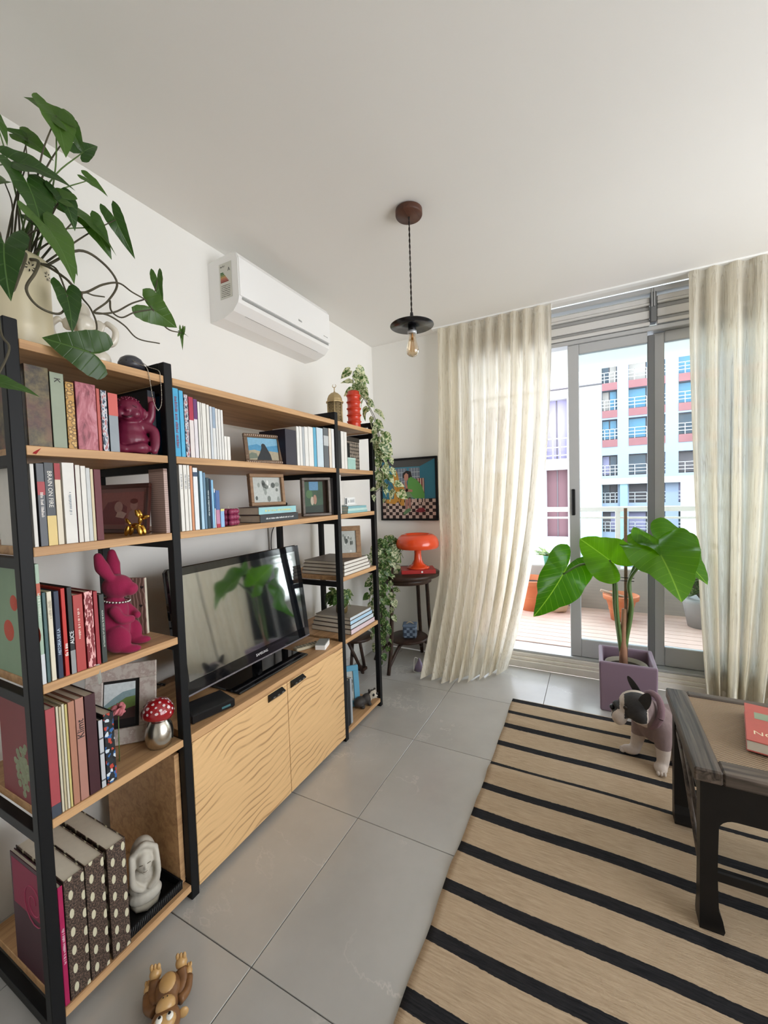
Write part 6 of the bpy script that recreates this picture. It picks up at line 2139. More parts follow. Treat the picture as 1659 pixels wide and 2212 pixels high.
cl.build('bead_collar', mat('silver_bead', (0.6, 0.58, 0.56, 1), 0.25, 0.9), rbt)
nb = thing('notebook', 'wood-grain notebook with dark hearts standing behind the rabbit', 'notebook', (-1.455, 0.828, Z4 + 0.0004))
xd = Vector((0.92, 0.38, 0)).normalized()
Mn = mframe(-xd * 0.075, xd, (0, 0, 1))
MB().box((0, 0, -0.012), (0.145, 0.198, 0), M=Mn, bev=0.001).build('cover', cover_mat('#b9958a', 'grain'), nb)
MB().box((0.002, 0.002, -0.011), (0.1455, 0.1965, -0.001), M=Mn).build('pages', M_page, nb)
M_hrt = mat('heart_print', '#2a1d24', 0.7)
for (u, v_) in ((0.10, 0.185), (0.135, 0.165), (0.085, 0.125), (0.128, 0.10), (0.11, 0.035), (0.095, 0.05), (0.05, 0.15), (0.06, 0.08)):
    hp = [(u + 0.006 * (math.sin(t) ** 3), v_ + 0.0004 * (13 * math.cos(t) - 5 * math.cos(2 * t) - 2 * math.cos(3 * t) - math.cos(4 * t))) for t in [2 * PI * k / 16 for k in range(16)]]
    MB().prism(hp, 0.0004, M=Mn @ Matrix.Translation((0, 0, 0.0002))).build('heart', M_hrt, nb)

# mushroom jar
jr = thing('mushroom_jar', 'silver jar with red white-spotted mushroom cap on the oak shelf', 'jar', (-1.308, 0.826, Z5 + 0.0005))
MB().lathe([(0.030, 0), (0.036, 0.003), (0.0425, 0.022), (0.0435, 0.042), (0.039, 0.066), (0.029, 0.086), (0.022, 0.094), (0.001, 0.095)], 36).build('jar_body', mat('brushed_silver', (0.62, 0.58, 0.52, 1), 0.25, 1.0), jr)
cap_prof = [(0.001, 0.160), (0.018, 0.157), (0.034, 0.148), (0.046, 0.131), (0.050, 0.112), (0.046, 0.098), (0.034, 0.091), (0.020, 0.092)]
Mc = Matrix.Translation((0, 0, 0.12)) @ Matrix.Rotation(-0.22, 4, 'X') @ Matrix.Translation((0, 0, -0.12))
cp = MB().lathe(cap_prof[::-1], 36, M=Mc, cap=False).build('mushroom_cap', mat('red_glass_cap', (0.30, 0.008, 0.014, 1), 0.1, coat=0.6), jr)
sp = MB()
rj = random.Random(3)
for k in range(46):
    a, e = k * 2.399, 0.12 + 1.35 * math.sqrt((k + 0.5) / 46)
    r_ = 0.050 * math.sin(e) ** 0.9
    z_ = 0.112 + 0.048 * math.cos(e)
    s_ = rj.uniform(0.0028, 0.0058)
    nrm = Vector((math.sin(e) * math.cos(a) / 0.050, math.sin(e) * math.sin(a) / 0.050, math.cos(e) / 0.048)).normalized()
    A_, B_ = frame_from(nrm)
    sp.raw([Vector((r_ * math.cos(a), r_ * math.sin(a), z_)) + nrm * 0.0006 + (A_ * math.cos(q) + B_ * math.sin(q)) * s_ * (0.8 + 0.4 * rj.random()) for q in [2 * PI * i / 8 for i in range(8)]], [tuple(range(8))], 0, False, Mc)
sp.build('white_spots', mat('pale_spot', (0.70, 0.55, 0.56, 1), 0.35), cp)
fl_ = thing('paper_flower', 'small crumpled pink paper flower in front of the valley photo', 'flower', (-1.345, 0.715, Z5 + 0.0004))
MB().tube([(0, 0, 0), (0.004, 0, 0.08), (0.002, 0.004, 0.15)], 0.0016, 6).build('stem', M_gstem, fl_)
pf = MB()
rf = random.Random(8)
for k in range(14):
    a = rf.uniform(0, 2 * PI)
    pf.ell((0.012 * math.cos(a), 0.004 + 0.012 * math.sin(a), 0.163 + rf.uniform(-.012, .012)), (0.010, 0.004, 0.012), 8, 6, rot=(rf.uniform(-1, 1), rf.uniform(-1, 1), a))
pf.build('petals', mat('pink_paper', '#c9777c', 0.8), fl_)

# veiled bust on a mesh tray
M_plas = mat('aged_plaster', (0.52, 0.48, 0.41, 1), 0.6, var=0.25, scale=30)
ty = thing('mesh_tray', 'black mesh tray under the plaster bust on the bottom shelf', 'tray', (-1.335, 0.764, Z6 + 0.0004))
xd = Vector((-0.02, 1, 0))
MB().box((-0.07, -0.095, 0), (0.06, 0.092, 0.003)).build('tray_base', M_black, ty)
for lo, hi in (((0.055, -0.095, 0.003), (0.060, 0.092, 0.030)), ((-0.07, -0.095, 0.003), (-0.065, 0.092, 0.030)), ((-0.065, -0.095, 0.003), (0.055, -0.090, 0.030)), ((-0.065, 0.087, 0.003), (0.055, 0.092, 0.030))):
    MB().box(lo, hi).build('tray_rim', M_black, ty)
wv_ = MB()
for k in range(24):
    y = -0.092 + k * 0.0077
    wv_.tube([(0.0612, y, 0.004), (0.0612, y + 0.008, 0.029)], 0.0011, 5)
wv_.build('rim_weave', mat('grey_weave', (0.05, 0.05, 0.05, 1), 0.4), ty)
bu = thing('veiled_bust', 'aged white plaster bust of a veiled woman on a mesh tray', 'bust', (-1.345, 0.770, Z6 + 0.0038), math.radians(-25))
blob('bust_body', [('e', (0, 0, 0.030), (0.032, 0.050, 0.032)), ('e', (-0.004, 0, 0.065), (0.034, 0.048, 0.036)), ('e', (-0.006, 0, 0.105), (0.036, 0.044, 0.045)), ('e', (-0.004, 0, 0.165), (0.040, 0.038, 0.056)),
                   ('e', (0.026, 0, 0.158), (0.024, 0.024, 0.034)), ('e', (0.050, 0, 0.156), (0.005, 0.0045, 0.010)), ('e', (0.042, 0, 0.136), (0.009, 0.010, 0.007)), ('e', (0.043, 0, 0.144), (0.007, 0.008, 0.003)),
                   ('t', [(0.018, -0.034, 0.185), (0.034, -0.036, 0.15), (0.034, -0.034, 0.10), (0.030, -0.012, 0.07)], [0.009, 0.009, 0.010, 0.009]),
                   ('t', [(0.018, 0.034, 0.185), (0.034, 0.036, 0.15), (0.034, 0.034, 0.10), (0.030, 0.012, 0.07)], [0.009, 0.009, 0.010, 0.009]),
                   ('t', [(0.018, -0.030, 0.188), (0.024, 0, 0.212), (0.018, 0.030, 0.188)], [0.009, 0.010, 0.009])], 0.0030, M_plas, bu, 4)
MB().lathe([(0.040, 0.0), (0.044, 0.003), (0.044, 0.010), (0.038, 0.014)], 8).build('plinth', M_plas, bu)
M_pll = mat('plaster_line', (0.20, 0.17, 0.13, 1), 0.8)  # darker plaster tone that draws the closed eyes and mouth
for s in (-1, 1):
    MB().tube(catmull([(0.0475, s * 0.005, 0.163), (0.0485, s * 0.010, 0.1645), (0.044, s * 0.016, 0.162)], 4), 0.0013, 5).build('closed_eye', M_pll, bu)
MB().tube(catmull([(0.0475, -0.006, 0.1405), (0.0505, 0, 0.1400), (0.0475, 0.006, 0.1405)], 4), 0.0011, 5).build('mouth', M_pll, bu)

# seated elephant-god style statuette reduced to a seated figure with arms raised
sg = thing('seated_statuette', 'cream pearly seated statuette with raised looping arms behind the leaves', 'statuette', (-1.445, 0.742, ZT + 0.0005), math.radians(-40))
M_prl = mat('pearly_resin', (0.62, 0.57, 0.48, 1), 0.3, coat=0.3)
blob('statuette_body', [('e', (0, 0, 0.012), (0.058, 0.066, 0.012)), ('e', (0.028, -0.040, 0.042), (0.034, 0.036, 0.032)), ('e', (0.028, 0.040, 0.042), (0.034, 0.036, 0.032)), ('e', (0.0, 0, 0.085), (0.040, 0.044, 0.050)),
                        ('e', (0.004, 0, 0.155), (0.032, 0.034, 0.034)), ('e', (0.0, 0, 0.195), (0.020, 0.020, 0.030)), ('e', (0.0, -0.040, 0.155), (0.006, 0.018, 0.022)), ('e', (0.0, 0.040, 0.155), (0.006, 0.018, 0.022)),
                        ('t', [(0.032, 0, 0.150), (0.046, 0.004, 0.115), (0.044, 0.016, 0.085)], [0.011, 0.009, 0.007]),
                        ('t', [(0, -0.040, 0.110), (0.0, -0.075, 0.105), (0.0, -0.086, 0.145), (0.0, -0.066, 0.168)], [0.014, 0.011, 0.010, 0.009]),
                        ('t', [(0, 0.040, 0.110), (0.0, 0.075, 0.105), (0.0, 0.086, 0.145), (0.0, 0.066, 0.168)], [0.014, 0.011, 0.010, 0.009])], 0.0034, M_prl, sg, 3)
gb = MB()
for k in range(22):
    t = PI * k / 21
    gb.ell((0.045, 0.03 * math.cos(t), 0.10 - 0.025 * math.sin(t)), (0.003, 0.003, 0.003), 6, 4)
gb.build('garland', M_prl, sg)

# dark grey round helmet-like speaker with a chain
M_spk = mat('slate_plastic', (0.055, 0.055, 0.065, 1), 0.35)
ho = thing('round_speaker', 'slate grey domed speaker draped with a thin chain on the top shelf', 'speaker', (-1.365, 0.838, ZT + 0.0005))
MB().lathe([(0.028, 0.0), (0.033, 0.004), (0.035, 0.022), (0.034, 0.026)], 28).build('speaker_base', M_spk, ho)
MB().lathe([(0.030, 0.027), (0.039, 0.030), (0.0385, 0.045), (0.031, 0.060), (0.018, 0.069), (0.001, 0.072)], 32).build('dome', M_spk, ho)
for a in (-1.4, -0.9, -0.3, 0.3):
    MB().ell((0.037 * math.cos(a), 0.037 * math.sin(a), 0.046), (0.0022, 0.0022, 0.0022), 8, 6).build('vent_hole', M_blackp, ho)
ch = thing('chain_necklace', 'thin silver chain hanging from the speaker over the shelf edge', 'necklace', (-1.365, 0.838, ZT + 0.0005))
cpts = catmull([(0.036, -0.016, 0.046), (0.07, -0.018, 0.028), (0.103, -0.015, 0.012), (0.110, -0.012, -0.02), (0.112, -0.004, -0.09), (0.112, 0.010, -0.118), (0.112, 0.024, -0.09), (0.110, 0.026, -0.02), (0.103, 0.026, 0.012), (0.060, 0.022, 0.030), (0.034, 0.018, 0.048)], 10)
chm = MB()
for i in range(len(cpts) - 1):
    m_ = (cpts[i] + cpts[i + 1]) / 2
    L_ = (cpts[i + 1] - cpts[i]).length
    chm.tube([cpts[i], cpts[i + 1]], 0.0013 if i % 2 else 0.0009, 5)
chm.build('links', mat('dull_silver', (0.55, 0.50, 0.42, 1), 0.35, 0.8), ch)
MB().ell((0.112, 0.010, -0.119), (0.002, 0.002, 0.003), 8, 6).build('clasp', MATS['dull_silver'], ch)

# black flat tray lying on the middle top shelf
ft = thing('phone_stand', 'flat black gadget lying on top of the middle shelf', 'gadget', (-1.47, 1.05, ZT + 0.0004))
MB().box((-0.03, -0.05, 0), (0.05, 0.05, 0.012), bev=0.003).build('gadget_body', M_blackp, ft)
MB().box((-0.02, -0.04, 0.012), (0.04, 0.04, 0.014), bev=0.001).build('lid', M_black, ft)

# gold lantern
M_lan = mat('antique_brass', (0.44, 0.33, 0.17, 1), 0.45, 0.5)
ln_ = thing('brass_lantern', 'pierced brass lantern with dome and crescent finial beside the red vase', 'lantern', (-1.335, 1.995, ZT + 0.0005))
MB().lathe([(0.046, 0), (0.050, 0.004), (0.046, 0.012)], 6, smooth=False).build('lantern_base', M_lan, ln_)
lat = MB()
for k in range(6):
    a0, a1 = 2 * PI * k / 6, 2 * PI * (k + 1) / 6
    p0, p1 = Vector((0.045 * math.cos(a0), 0.045 * math.sin(a0), 0)), Vector((0.045 * math.cos(a1), 0.045 * math.sin(a1), 0))
    lat.tube([p0 + Vector((0, 0, 0.010)), p0 + Vector((0, 0, 0.125))], 0.004, 6)
    for q in range(7):
        t = q / 6
        z0 = 0.014 + 0.104 * t
        lat.tube([p0 + Vector((0, 0, z0)), p1 + Vector((0, 0, z0))], 0.0018, 4)
    for q in range(1, 6):
        pq = p0.lerp(p1, q / 6)
        lat.tube([pq + Vector((0, 0, 0.012)), pq + Vector((0, 0, 0.12))], 0.0016, 4)
    for q in range(6):
        for s_ in (0, 1):
            z0 = 0.014 + 0.0173 * q
            lat.tube([p0.lerp(p1, 0.1) + Vector((0, 0, z0 + (0.0173 if s_ else 0))), p0.lerp(p1, 0.9) + Vector((0, 0, z0 + (0 if s_ else 0.0173)))], 0.0012, 4)
lat.build('lattice', M_lan, ln_)
MB().lathe([(0.040, 0.012), (0.040, 0.12)], 6, smooth=False).build('inner_liner', mat('dull_brass', (0.25, 0.18, 0.09, 1), 0.6), ln_)
MB().lathe([(0.050, 0.123), (0.051, 0.130), (0.044, 0.134), (0.043, 0.148), (0.036, 0.165), (0.022, 0.178), (0.008, 0.184), (0.003, 0.190), (0.0025, 0.212)], 12, smooth=False).build('dome', M_lan, ln_)
MB().tube([(0.010 * math.sin(t), 0.010 * math.sin(t) * 0.3, 0.222 - 0.010 * math.cos(t)) for t in [(-2.6 + 5.2 * k / 14) for k in range(15)]], [0.0008 + 0.0014 * math.sin(PI * k / 14) for k in range(15)], 6).build('crescent', M_lan, ln_)

# bubble candle
M_can = mat('berry_wax', (0.26, 0.030, 0.085, 1), 0.35)
bc = thing('bubble_candle', 'berry coloured bubble cube candle beside the small books', 'candle', (-1.290, 1.145, Z3 + 0.0005), math.radians(20))
can = MB()
for i in range(3):
    for j in range(3):
        for k in range(3):
            can.ell(((i - 1) * 0.0215, (j - 1) * 0.0215, 0.0135 + k * 0.0215), (0.0122, 0.0122, 0.0122), 14, 10)
can.build('wax_cube', M_can, bc)
MB().tube([(0, 0, 0.066), (0.001, 0, 0.078)], 0.001, 5).build('wick', M_page, bc)

# set-top box, remotes, camera, clock, boxes
sb_ = thing('set_top_box', 'flat black set-top box in front of the television', 'set-top box', (-1.345, 1.045, zc + 0.0004), math.radians(-14))
MB().box((-0.06, -0.085, 0.002), (0.06, 0.085, 0.034), bev=0.004).build('box_body', M_blackp, sb_)
MB().box((0.0595, 0.03, 0.012), (0.0605, 0.065, 0.020)).build('display', mat('teal_display', '#3f6a72', 0.3), sb_)
for (x, y) in ((-0.05, -0.075), (0.05, -0.075), (-0.05, 0.075), (0.05, 0.075)):
    MB().lathe([(0.006, 0), (0.006, 0.003)], 10, c=(x, y, 0)).build('foot', M_blackp, sb_)
rm = thing('remote_control', 'beige remote control with small keys lying beside the television base', 'remote control', (-1.385, 1.735, zc + 0.0004), math.radians(64))
MB().box((-0.085, -0.024, 0), (0.085, 0.024, 0.016), bev=0.005).build('remote_body', mat('beige_plastic', '#b8ae95', 0.45), rm)
for r_ in range(3):
    for c_ in range(7):
        MB().box((-0.07 + c_ * 0.018, -0.016 + r_ * 0.013, 0.016), (-0.058 + c_ * 0.018, -0.008 + r_ * 0.013, 0.0185), bev=0.001).build('key', mat('grey_key', '#6f6a5c', 0.5), rm)
wbx = thing('white_box', 'small white box with grey lid resting beside the remote control', 'box', (-1.318, 1.765, zc + 0.0004), math.radians(20))
MB().box((-0.028, -0.045, 0), (0.028, 0.045, 0.026), bev=0.002).build('box_body', M_whitep, wbx)
MB().box((-0.029, -0.046, 0.026), (0.029, 0.046, 0.032), bev=0.002).build('lid', mat('grey_lid', '#8b8f8b', 0.5), wbx)
cm_ = thing('camera', 'small black camera behind the box frame', 'camera', (-1.50, 1.705, Z3 + 0.0004), math.radians(-20))
MB().box((-0.025, -0.05, 0), (0.02, 0.05, 0.062), bev=0.006).build('camera_body', M_blackp, cm_)
MB().tube([(0.02, 0.005, 0.030), (0.055, 0.005, 0.030)], 0.024, 20).build('lens', M_black, cm_)
MB().box((-0.015, -0.018, 0.062), (0.012, 0.022, 0.078), bev=0.004).build('viewfinder', M_blackp, cm_)
hx_ = thing('hexagon_box', 'dark box with hexagon pattern beside the thick white books', 'box', (-1.29, 2.095, Z2 + 0.0004))
MB().box((-0.13, -0.085, 0), (0.0, 0.085, 0.170), bev=0.002).build('box_body', cover_mat('#8c8073', 'hex'), hx_)
MB().box((-0.132, -0.087, 0.170), (0.002, 0.087, 0.196), bev=0.002).build('lid', cover_mat('#2b231e'), hx_)
MB().box((0.0004, -0.075, 0.04), (0.003, -0.03, 0.155)).build('label_plate', M_black, hx_)
mb_ = thing('mint_box', 'small mint coloured box in front of the hexagon patterned one', 'box', (-1.275, 2.045, Z2 + 0.0004))
MB().box((-0.012, -0.042, 0), (0.012, 0.042, 0.058), bev=0.001).build('box_body', cover_mat('#9fc4ba'), mb_)
MB().box((-0.0125, -0.0425, 0.058), (0.0125, 0.0425, 0.068), bev=0.001).build('lid', cover_mat('#b4d2c9'), mb_)
ck = thing('desk_calendar', 'small white flip calendar on the turquoise book stack', 'calendar', (-1.335, 2.115, Z3 + 0.0415))
MB().box((-0.02, -0.06, 0), (0.02, 0.06, 0.008), bev=0.001).build('calendar_base', M_whitep, ck)
MB().box((0.0, -0.058, 0.008), (0.006, 0.058, 0.052), bev=0.001).build('page', M_whitep, ck)
strokes(0.07, 0.022, mat('grey_print', (0.35, 0.36, 0.38, 1), 0.7), ck, mframe((0.0062, 0.012, 0.030), (0, 1, 0), (0, 0, 1)), 4)
MB().box((0.0062, -0.055, 0.012), (0.0068, -0.035, 0.048)).build('dark_tab', M_alud, ck)

# small pothos on the book stack
sp_ = thing('small_pothos', 'small green pothos in a glass jar on the book stack', 'plant', (-1.385, 2.065, ZB + 0.0004))
MB().lathe([(0.030, 0), (0.036, 0.01), (0.036, 0.05), (0.030, 0.056), (0.026, 0.054), (0.026, 0.01), (0.001, 0.008)], 20).build('jar', mat('amber_jar', '#5a4a28', 0.2), sp_)
rs_ = random.Random(15)
for k in range(12):
    a = rs_.uniform(0, 2 * PI)
    b = Vector((-1.385 + 0.012 * math.cos(a), 2.065 + 0.012 * math.sin(a), ZB + 0.05))
    e = b + Vector((0.065 * math.cos(a), 0.075 * math.sin(a), rs_.uniform(0.0, 0.085)))
    vine_leaves(sp_, [b, b.lerp(e, 0.5) + Vector((0, 0, 0.05)), e], ME_grn, rs_, 0.052, 0.042, M_gstem, 0.014)

# animal figurine on the lowest shelf of the end bay
M_lem = mat('dark_fur_paint', (0.035, 0.028, 0.024, 1), 0.6, var=0.4, scale=60)
M_lew = mat('pale_fur_paint', (0.55, 0.49, 0.40, 1), 0.6)
lm = thing('animal_figurine', 'crouching dark animal figurine with pale face and round black eyes', 'figurine', (-1.300, 2.185, Z6 + 0.0005), math.radians(-20))
blob('animal_body', [('e', (-0.01, -0.045, 0.032), (0.034, 0.048, 0.032)), ('e', (0.0, 0.0, 0.040), (0.030, 0.036, 0.034)), ('e', (0.010, 0.040, 0.058), (0.032, 0.030, 0.028)), ('e', (0.034, 0.048, 0.050), (0.014, 0.014, 0.012)),
                     ('e', (0.0, 0.022, 0.085), (0.009, 0.007, 0.010)), ('e', (0.008, 0.062, 0.083), (0.009, 0.007, 0.010)), ('e', (0.022, 0.005, 0.012), (0.016, 0.012, 0.012)), ('e', (0.02, -0.05, 0.012), (0.018, 0.014, 0.012))], 0.0032, [M_lem, M_lew], lm, 4,
     pick=lambda c: 1 if (c.x > 0.016 and c.y > 0.012 and c.z > 0.03) else 0)
for (y, z) in ((0.028, 0.066), (0.056, 0.066)):
    MB().ell((0.037, y, z), (0.006, 0.009, 0.009), 12, 8).build('eye', M_blackp, lm)
MB().ell((0.049, 0.049, 0.052), (0.004, 0.005, 0.004), 10, 6).build('nose', M_blackp, lm)

# small carved stool leaning in the corner behind the end bay
stl = thing('folding_stand', 'small dark wooden stand with carved slanting legs behind the wall unit', 'stand', (-1.60, 2.62, 0))
for (p0, p1, nm) in (((-0.08, -0.06, 0.30), (-0.02, 0.06, 0.0), 'leg'), ((0.02, -0.04, 0.30), (-0.05, 0.14, 0.0), 'leg'), ((-0.10, 0.06, 0.30), (-0.06, -0.06, 0.0), 'leg')):
    MB().tube([p0, p1], 0.013, 8).build(nm, M_ww, stl)
MB().lathe([(0.13, 0.30), (0.135, 0.305), (0.135, 0.318), (0.13, 0.322)], 24, c=(-0.04, 0.0, 0)).build('seat', M_ww, stl)
MB().box((-0.09, 0.04, 0.02), (0.0, 0.10, 0.045), bev=0.005).build('stretcher', M_ww, stl)


# cables behind the television
def cable(label, pts, r=0.0035, m=None):
    t = thing('cable', label, 'cable', (0, 0, 0), 0, 'cables behind the wall unit')
    MB().tube(catmull(pts, 8), r, 6).build('sheath', m or M_blackp, t)
    MB().tube([pts[-1], Vector(pts[-1]) + (Vector(pts[-1]) - Vector(pts[-2])).normalized() * 0.02], r * 2, 8).build('plug', m or M_blackp, t)
    return t


cable('black cable arching behind the flower-patterned frame', [(-1.56, 0.60, 0.5815), (-1.58, 0.68, 0.60), (-1.60, 0.76, 0.72), (-1.60, 0.84, 0.82), (-1.605, 0.93, 0.86), (-1.60, 1.0, 0.84)])
cable('thin black cable looping low towards the television', [(-1.54, 0.70, 0.5815), (-1.54, 0.76, 0.63), (-1.55, 0.83, 0.70), (-1.56, 0.92, 0.70), (-1.56, 1.0, 0.66)], 0.003)
cable('grey cable hanging down the wall above the television', [(XW + 0.005, 1.88, 1.25), (XW + 0.005, 1.885, 1.1), (XW + 0.006, 1.875, 0.95), (XW + 0.005, 1.89, 0.80), (XW + 0.005, 1.89, 0.62)], 0.004, mat('grey_cable', '#8d8880', 0.6))
cable('thin black cable dropping from the shelf post to the television', [(-1.672, 1.845, 1.262), (-1.675, 1.80, 1.20), (-1.65, 1.76, 1.12), (-1.60, 1.72, 1.05)], 0.0025)

# ============================================================ wooden monkey toy lying on its back
M_mk = make_wood('toy_brown_wood', (0.22, 0.105, 0.042, 1), (0.12, 0.05, 0.02, 1), rough=0.3)
M_mt = mat('toy_tan_wood', (0.52, 0.31, 0.12, 1), 0.3, var=0.12, scale=30)
mk = thing('toy_monkey', 'carved wooden toy monkey lying on its back on the tiles', 'toy', (-1.060, 0.650, 0.0005), math.atan2(-0.62, 0.78))
# local +x towards the head, +z up (its belly)
blob('torso', [('e', (-0.010, 0, 0.031), (0.044, 0.034, 0.030)), ('e', (0.022, 0, 0.028), (0.024, 0.029, 0.026))], 0.0030, M_mk, mk, 4)
MB().ell((-0.012, 0, 0.051), (0.029, 0.022, 0.0125), 18, 10).build('belly', M_mt, mk)
for s in (-1, 1):
    MB().tube(catmull([(0.012, s * 0.026, 0.024), (-0.020, s * 0.036, 0.028), (-0.044, s * 0.033, 0.040)], 5), 0.0150, 12).build('leg', M_mk, mk)
    ft_ = MB().ell((-0.052, s * 0.033, 0.052), (0.015, 0.016, 0.017), 12, 8)
    for q in (-1, 0, 1):
        ft_.ell((-0.054 + 0.002 * q, s * 0.033 + q * 0.009, 0.069), (0.006, 0.0055, 0.010), 8, 6)
    ft_.build('foot', M_mt, mk)
    MB().tube(catmull([(0.026, s * 0.030, 0.028), (0.004, s * 0.048, 0.024), (-0.028, s * 0.052, 0.026)], 5), 0.0115, 10).build('arm', M_mk, mk)
    hn = MB().ell((-0.038, s * 0.051, 0.030), (0.013, 0.011, 0.012), 12, 8)
    for q in (-1, 0, 1):
        hn.ell((-0.050, s * 0.051 + q * 0.006, 0.036), (0.008, 0.004, 0.005), 8, 6)
    hn.build('hand', M_mt, mk)
    MB().ell((0.064, s * 0.042, 0.034), (0.006, 0.013, 0.014), 12, 8).build('ear', M_mt, mk)
MB().ell((0.068, 0, 0.034), (0.034, 0.036, 0.033), 20, 14).build('head', M_mk, mk)
MB().ell((0.049, 0, 0.058), (0.020, 0.024, 0.020), 18, 12).build('muzzle', M_mt, mk)
MB().ell((0.080, 0, 0.052), (0.022, 0.027, 0.015), 18, 12).build('face', M_mt, mk)
for s in (-1, 1):
    e_ = MB().ell((0.082, s * 0.012, 0.064), (0.010, 0.009, 0.006), 14, 10).build('eye', mat('eye_white', (0.8, 0.78, 0.72, 1), 0.2), mk)
    MB().ell((0.080, s * 0.0115, 0.0688), (0.0045, 0.004, 0.0025), 10, 8).build('pupil', M_blackp, e_)
    MB().ell((0.044, s * 0.005, 0.0775), (0.002, 0.0016, 0.001), 8, 6).build('nostril', M_blackp, mk)

# ============================================================ bulldog sitting on the rug
M_dw = mat('white_fur', (0.55, 0.47, 0.41, 1), 0.9, var=0.15, scale=40, bump=0.3, bscale=300)
M_db = mat('black_fur', (0.030, 0.028, 0.028, 1), 0.75, var=0.5, scale=30, bump=0.3, bscale=300)
M_ds = mat('mauve_knit', (0.235, 0.170, 0.165, 1), 0.95, var=0.12, scale=50, bump=0.3, bscale=220)
M_dp = mat('mauve_rib', (0.22, 0.135, 0.155, 1), 0.95, bump=0.4, bscale=200)
DG = Vector((0.225, 2.40, 0.010))
dg_ = thing('bulldog', 'black and white bulldog in a mauve sweater sitting on the striped rug', 'dog', tuple(DG))


def D(x, y, z):
    return (x - DG.x, y - DG.y, z - DG.z)


HC = Vector(D(0.185, 2.372, 0.283))


def dog_pick(c):
    p = c + DG
    h = c - HC
    if (h.length < 0.110 and p.x < 0.228 and p.z > 0.19) or p.x < 0.135 and p.z > 0.16:
        if p.x < 0.108 and p.z > 0.226 and abs(h.y) < 0.05:
            return 1                                                 # dark nose bridge
        if p.x < 0.128:
            return 0                                                 # pale muzzle
        if abs(h.y - 0.006) < 0.013 and h.z > 0.0:
            return 0                                                 # blaze
        if h.z < -0.050 or h.x > 0.038:
            return 0                                                 # throat, cheeks
        return 1
    if p.z < 0.105 and p.x < 0.33:
        return 0
    return 2


blob('dog_body', [('e', D(0.405, 2.545, 0.105), (0.105, 0.105, 0.100)), ('e', D(0.340, 2.490, 0.150), (0.098, 0.098, 0.108)), ('e', D(0.275, 2.430, 0.180), (0.086, 0.090, 0.095)),
                  ('e', D(0.238, 2.405, 0.235), (0.074, 0.078, 0.074)), ('e', tuple(HC), (0.082, 0.084, 0.073)), ('e', D(0.196, 2.318, 0.262), (0.044, 0.036, 0.048)), ('e', D(0.196, 2.426, 0.262), (0.044, 0.036, 0.048)),
                  ('e', D(0.120, 2.362, 0.252), (0.036, 0.050, 0.034)), ('e', D(0.106, 2.328, 0.228), (0.036, 0.032, 0.040)), ('e', D(0.106, 2.396, 0.228), (0.036, 0.032, 0.040)), ('e', D(0.110, 2.362, 0.205), (0.032, 0.036, 0.020)),
                  ('e', D(0.135, 2.340, 0.298), (0.026, 0.022, 0.018)), ('e', D(0.135, 2.388, 0.298), (0.026, 0.022, 0.018)), ('t', [D(0.10, 2.33, 0.272), D(0.088, 2.362, 0.280), D(0.10, 2.394, 0.272)], [0.010, 0.012, 0.010]),
                  ('t', [D(0.215, 2.455, 0.190), D(0.198, 2.442, 0.10), D(0.182, 2.420, 0.035)], [0.050, 0.034, 0.026]), ('e', D(0.158, 2.405, 0.026), (0.044, 0.029, 0.022)),
                  ('t', [D(0.290, 2.370, 0.190), D(0.294, 2.345, 0.10), D(0.290, 2.325, 0.035)], [0.050, 0.034, 0.026]), ('e', D(0.278, 2.302, 0.026), (0.030, 0.042, 0.022)),
                  ('e', D(0.425, 2.430, 0.080), (0.080, 0.058, 0.072)), ('e', D(0.375, 2.375, 0.026), (0.045, 0.030, 0.020)),
                  ('e', D(0.34, 2.60, 0.075), (0.075, 0.055, 0.068)), ('e', D(0.29, 2.575, 0.026), (0.045, 0.028, 0.020))], 0.0055, [M_dw, M_db, M_ds], dg_, 6, dog_pick)
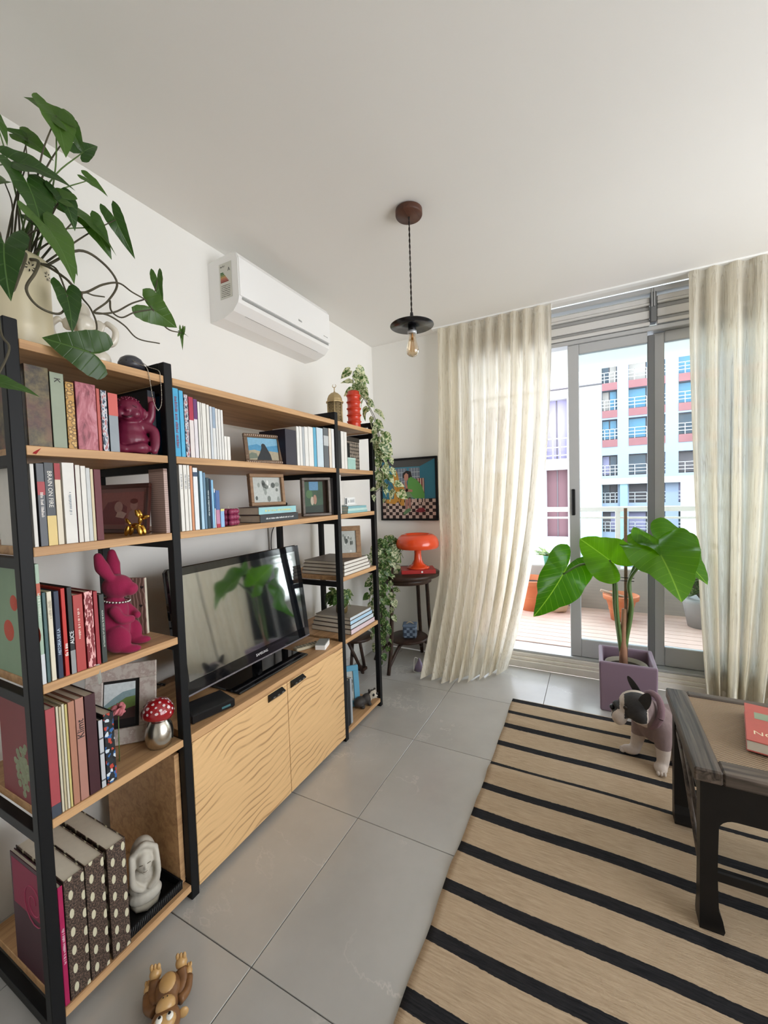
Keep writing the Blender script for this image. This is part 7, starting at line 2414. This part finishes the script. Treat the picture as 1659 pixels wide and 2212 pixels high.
# ears
for (base, tip, nr, wd) in ((D(0.190, 2.425, 0.335), D(0.150, 2.442, 0.402), (-0.6, -0.6, 0.2), 0.032), (D(0.205, 2.306, 0.322), D(0.232, 2.286, 0.392), (-0.5, -0.8, 0.1), 0.042)):
    b, t = Vector(base), Vector(tip)
    y = (t - b)
    x = y.cross(Vector(nr)).normalized()
    n_ = Vector(nr).normalized()
    er = MB()
    ring = []
    for k, (s, w_) in enumerate(((-0.35, 0.8), (0.1, 1.05), (0.5, 0.95), (0.8, 0.66), (1.0, 0.25))):
        c_ = b + y * s
        ring.append([c_ - x * wd * w_, c_ - n_ * 0.012 * (1.1 - s), c_ + x * wd * w_, c_ + n_ * 0.002 * (1.1 - s)])
    vv = [p for r_ in ring for p in r_]
    ff = []
    for k in range(4):
        for q in range(4):
            q2 = (q + 1) % 4
            ff.append((k * 4 + q, k * 4 + q2, k * 4 + 4 + q2, k * 4 + 4 + q))
    ff += [(0, 3, 2, 1), (16, 17, 18, 19)]
    er.raw(vv, ff, 0, True)
    eo = er.build('ear', M_db, dg_, merge=True)
    sm_ = eo.modifiers.new('sub', 'SUBSURF')
    sm_.levels = sm_.render_levels = 2
MB().ell(D(0.075, 2.362, 0.258), (0.012, 0.020, 0.013), 14, 10).build('nose', M_blackp, dg_)
M_eye = mat('dog_eye', (0.02, 0.012, 0.008, 1), 0.05)
for yy in (2.310, 2.418):
    MB().ell(D(0.133, yy, 0.290), (0.011, 0.009, 0.011), 14, 10).build('eye', M_eye, dg_)
MB().tube(catmull([D(0.096, 2.318, 0.212), D(0.082, 2.340, 0.222), D(0.078, 2.362, 0.230), D(0.082, 2.384, 0.222), D(0.096, 2.406, 0.212)], 5), 0.0022, 6).build('mouth_line', M_blackp, dg_)
# sweater collar: a thick knitted ring hugging the neck
cpts = []
ctr, nrm = Vector(D(0.246, 2.406, 0.258)), Vector((0.80, 0.34, -0.30)).normalized()
A_, B_ = frame_from(nrm)
for k in range(25):
    t = 2 * PI * k / 24
    cpts.append(ctr + A_ * math.cos(t) * 0.084 + B_ * math.sin(t) * 0.080)
MB().tube(cpts, 0.016, 10, cap=False).build('sweater_collar', M_dp, dg_)
for (px_, py_, dx, dy) in ((0.123, 2.403, -1, 0), (0.277, 2.264, 0, -1)):
    tw = MB()
    for q in (-1, 0, 1):
        tw.ell(D(px_ + (0 if dx else q * 0.013), py_ + (q * 0.013 if dx else 0), 0.020), (0.014, 0.008, 0.010) if dx else (0.008, 0.014, 0.010), 8, 6)
    tw.build('toes', M_dw, dg_)
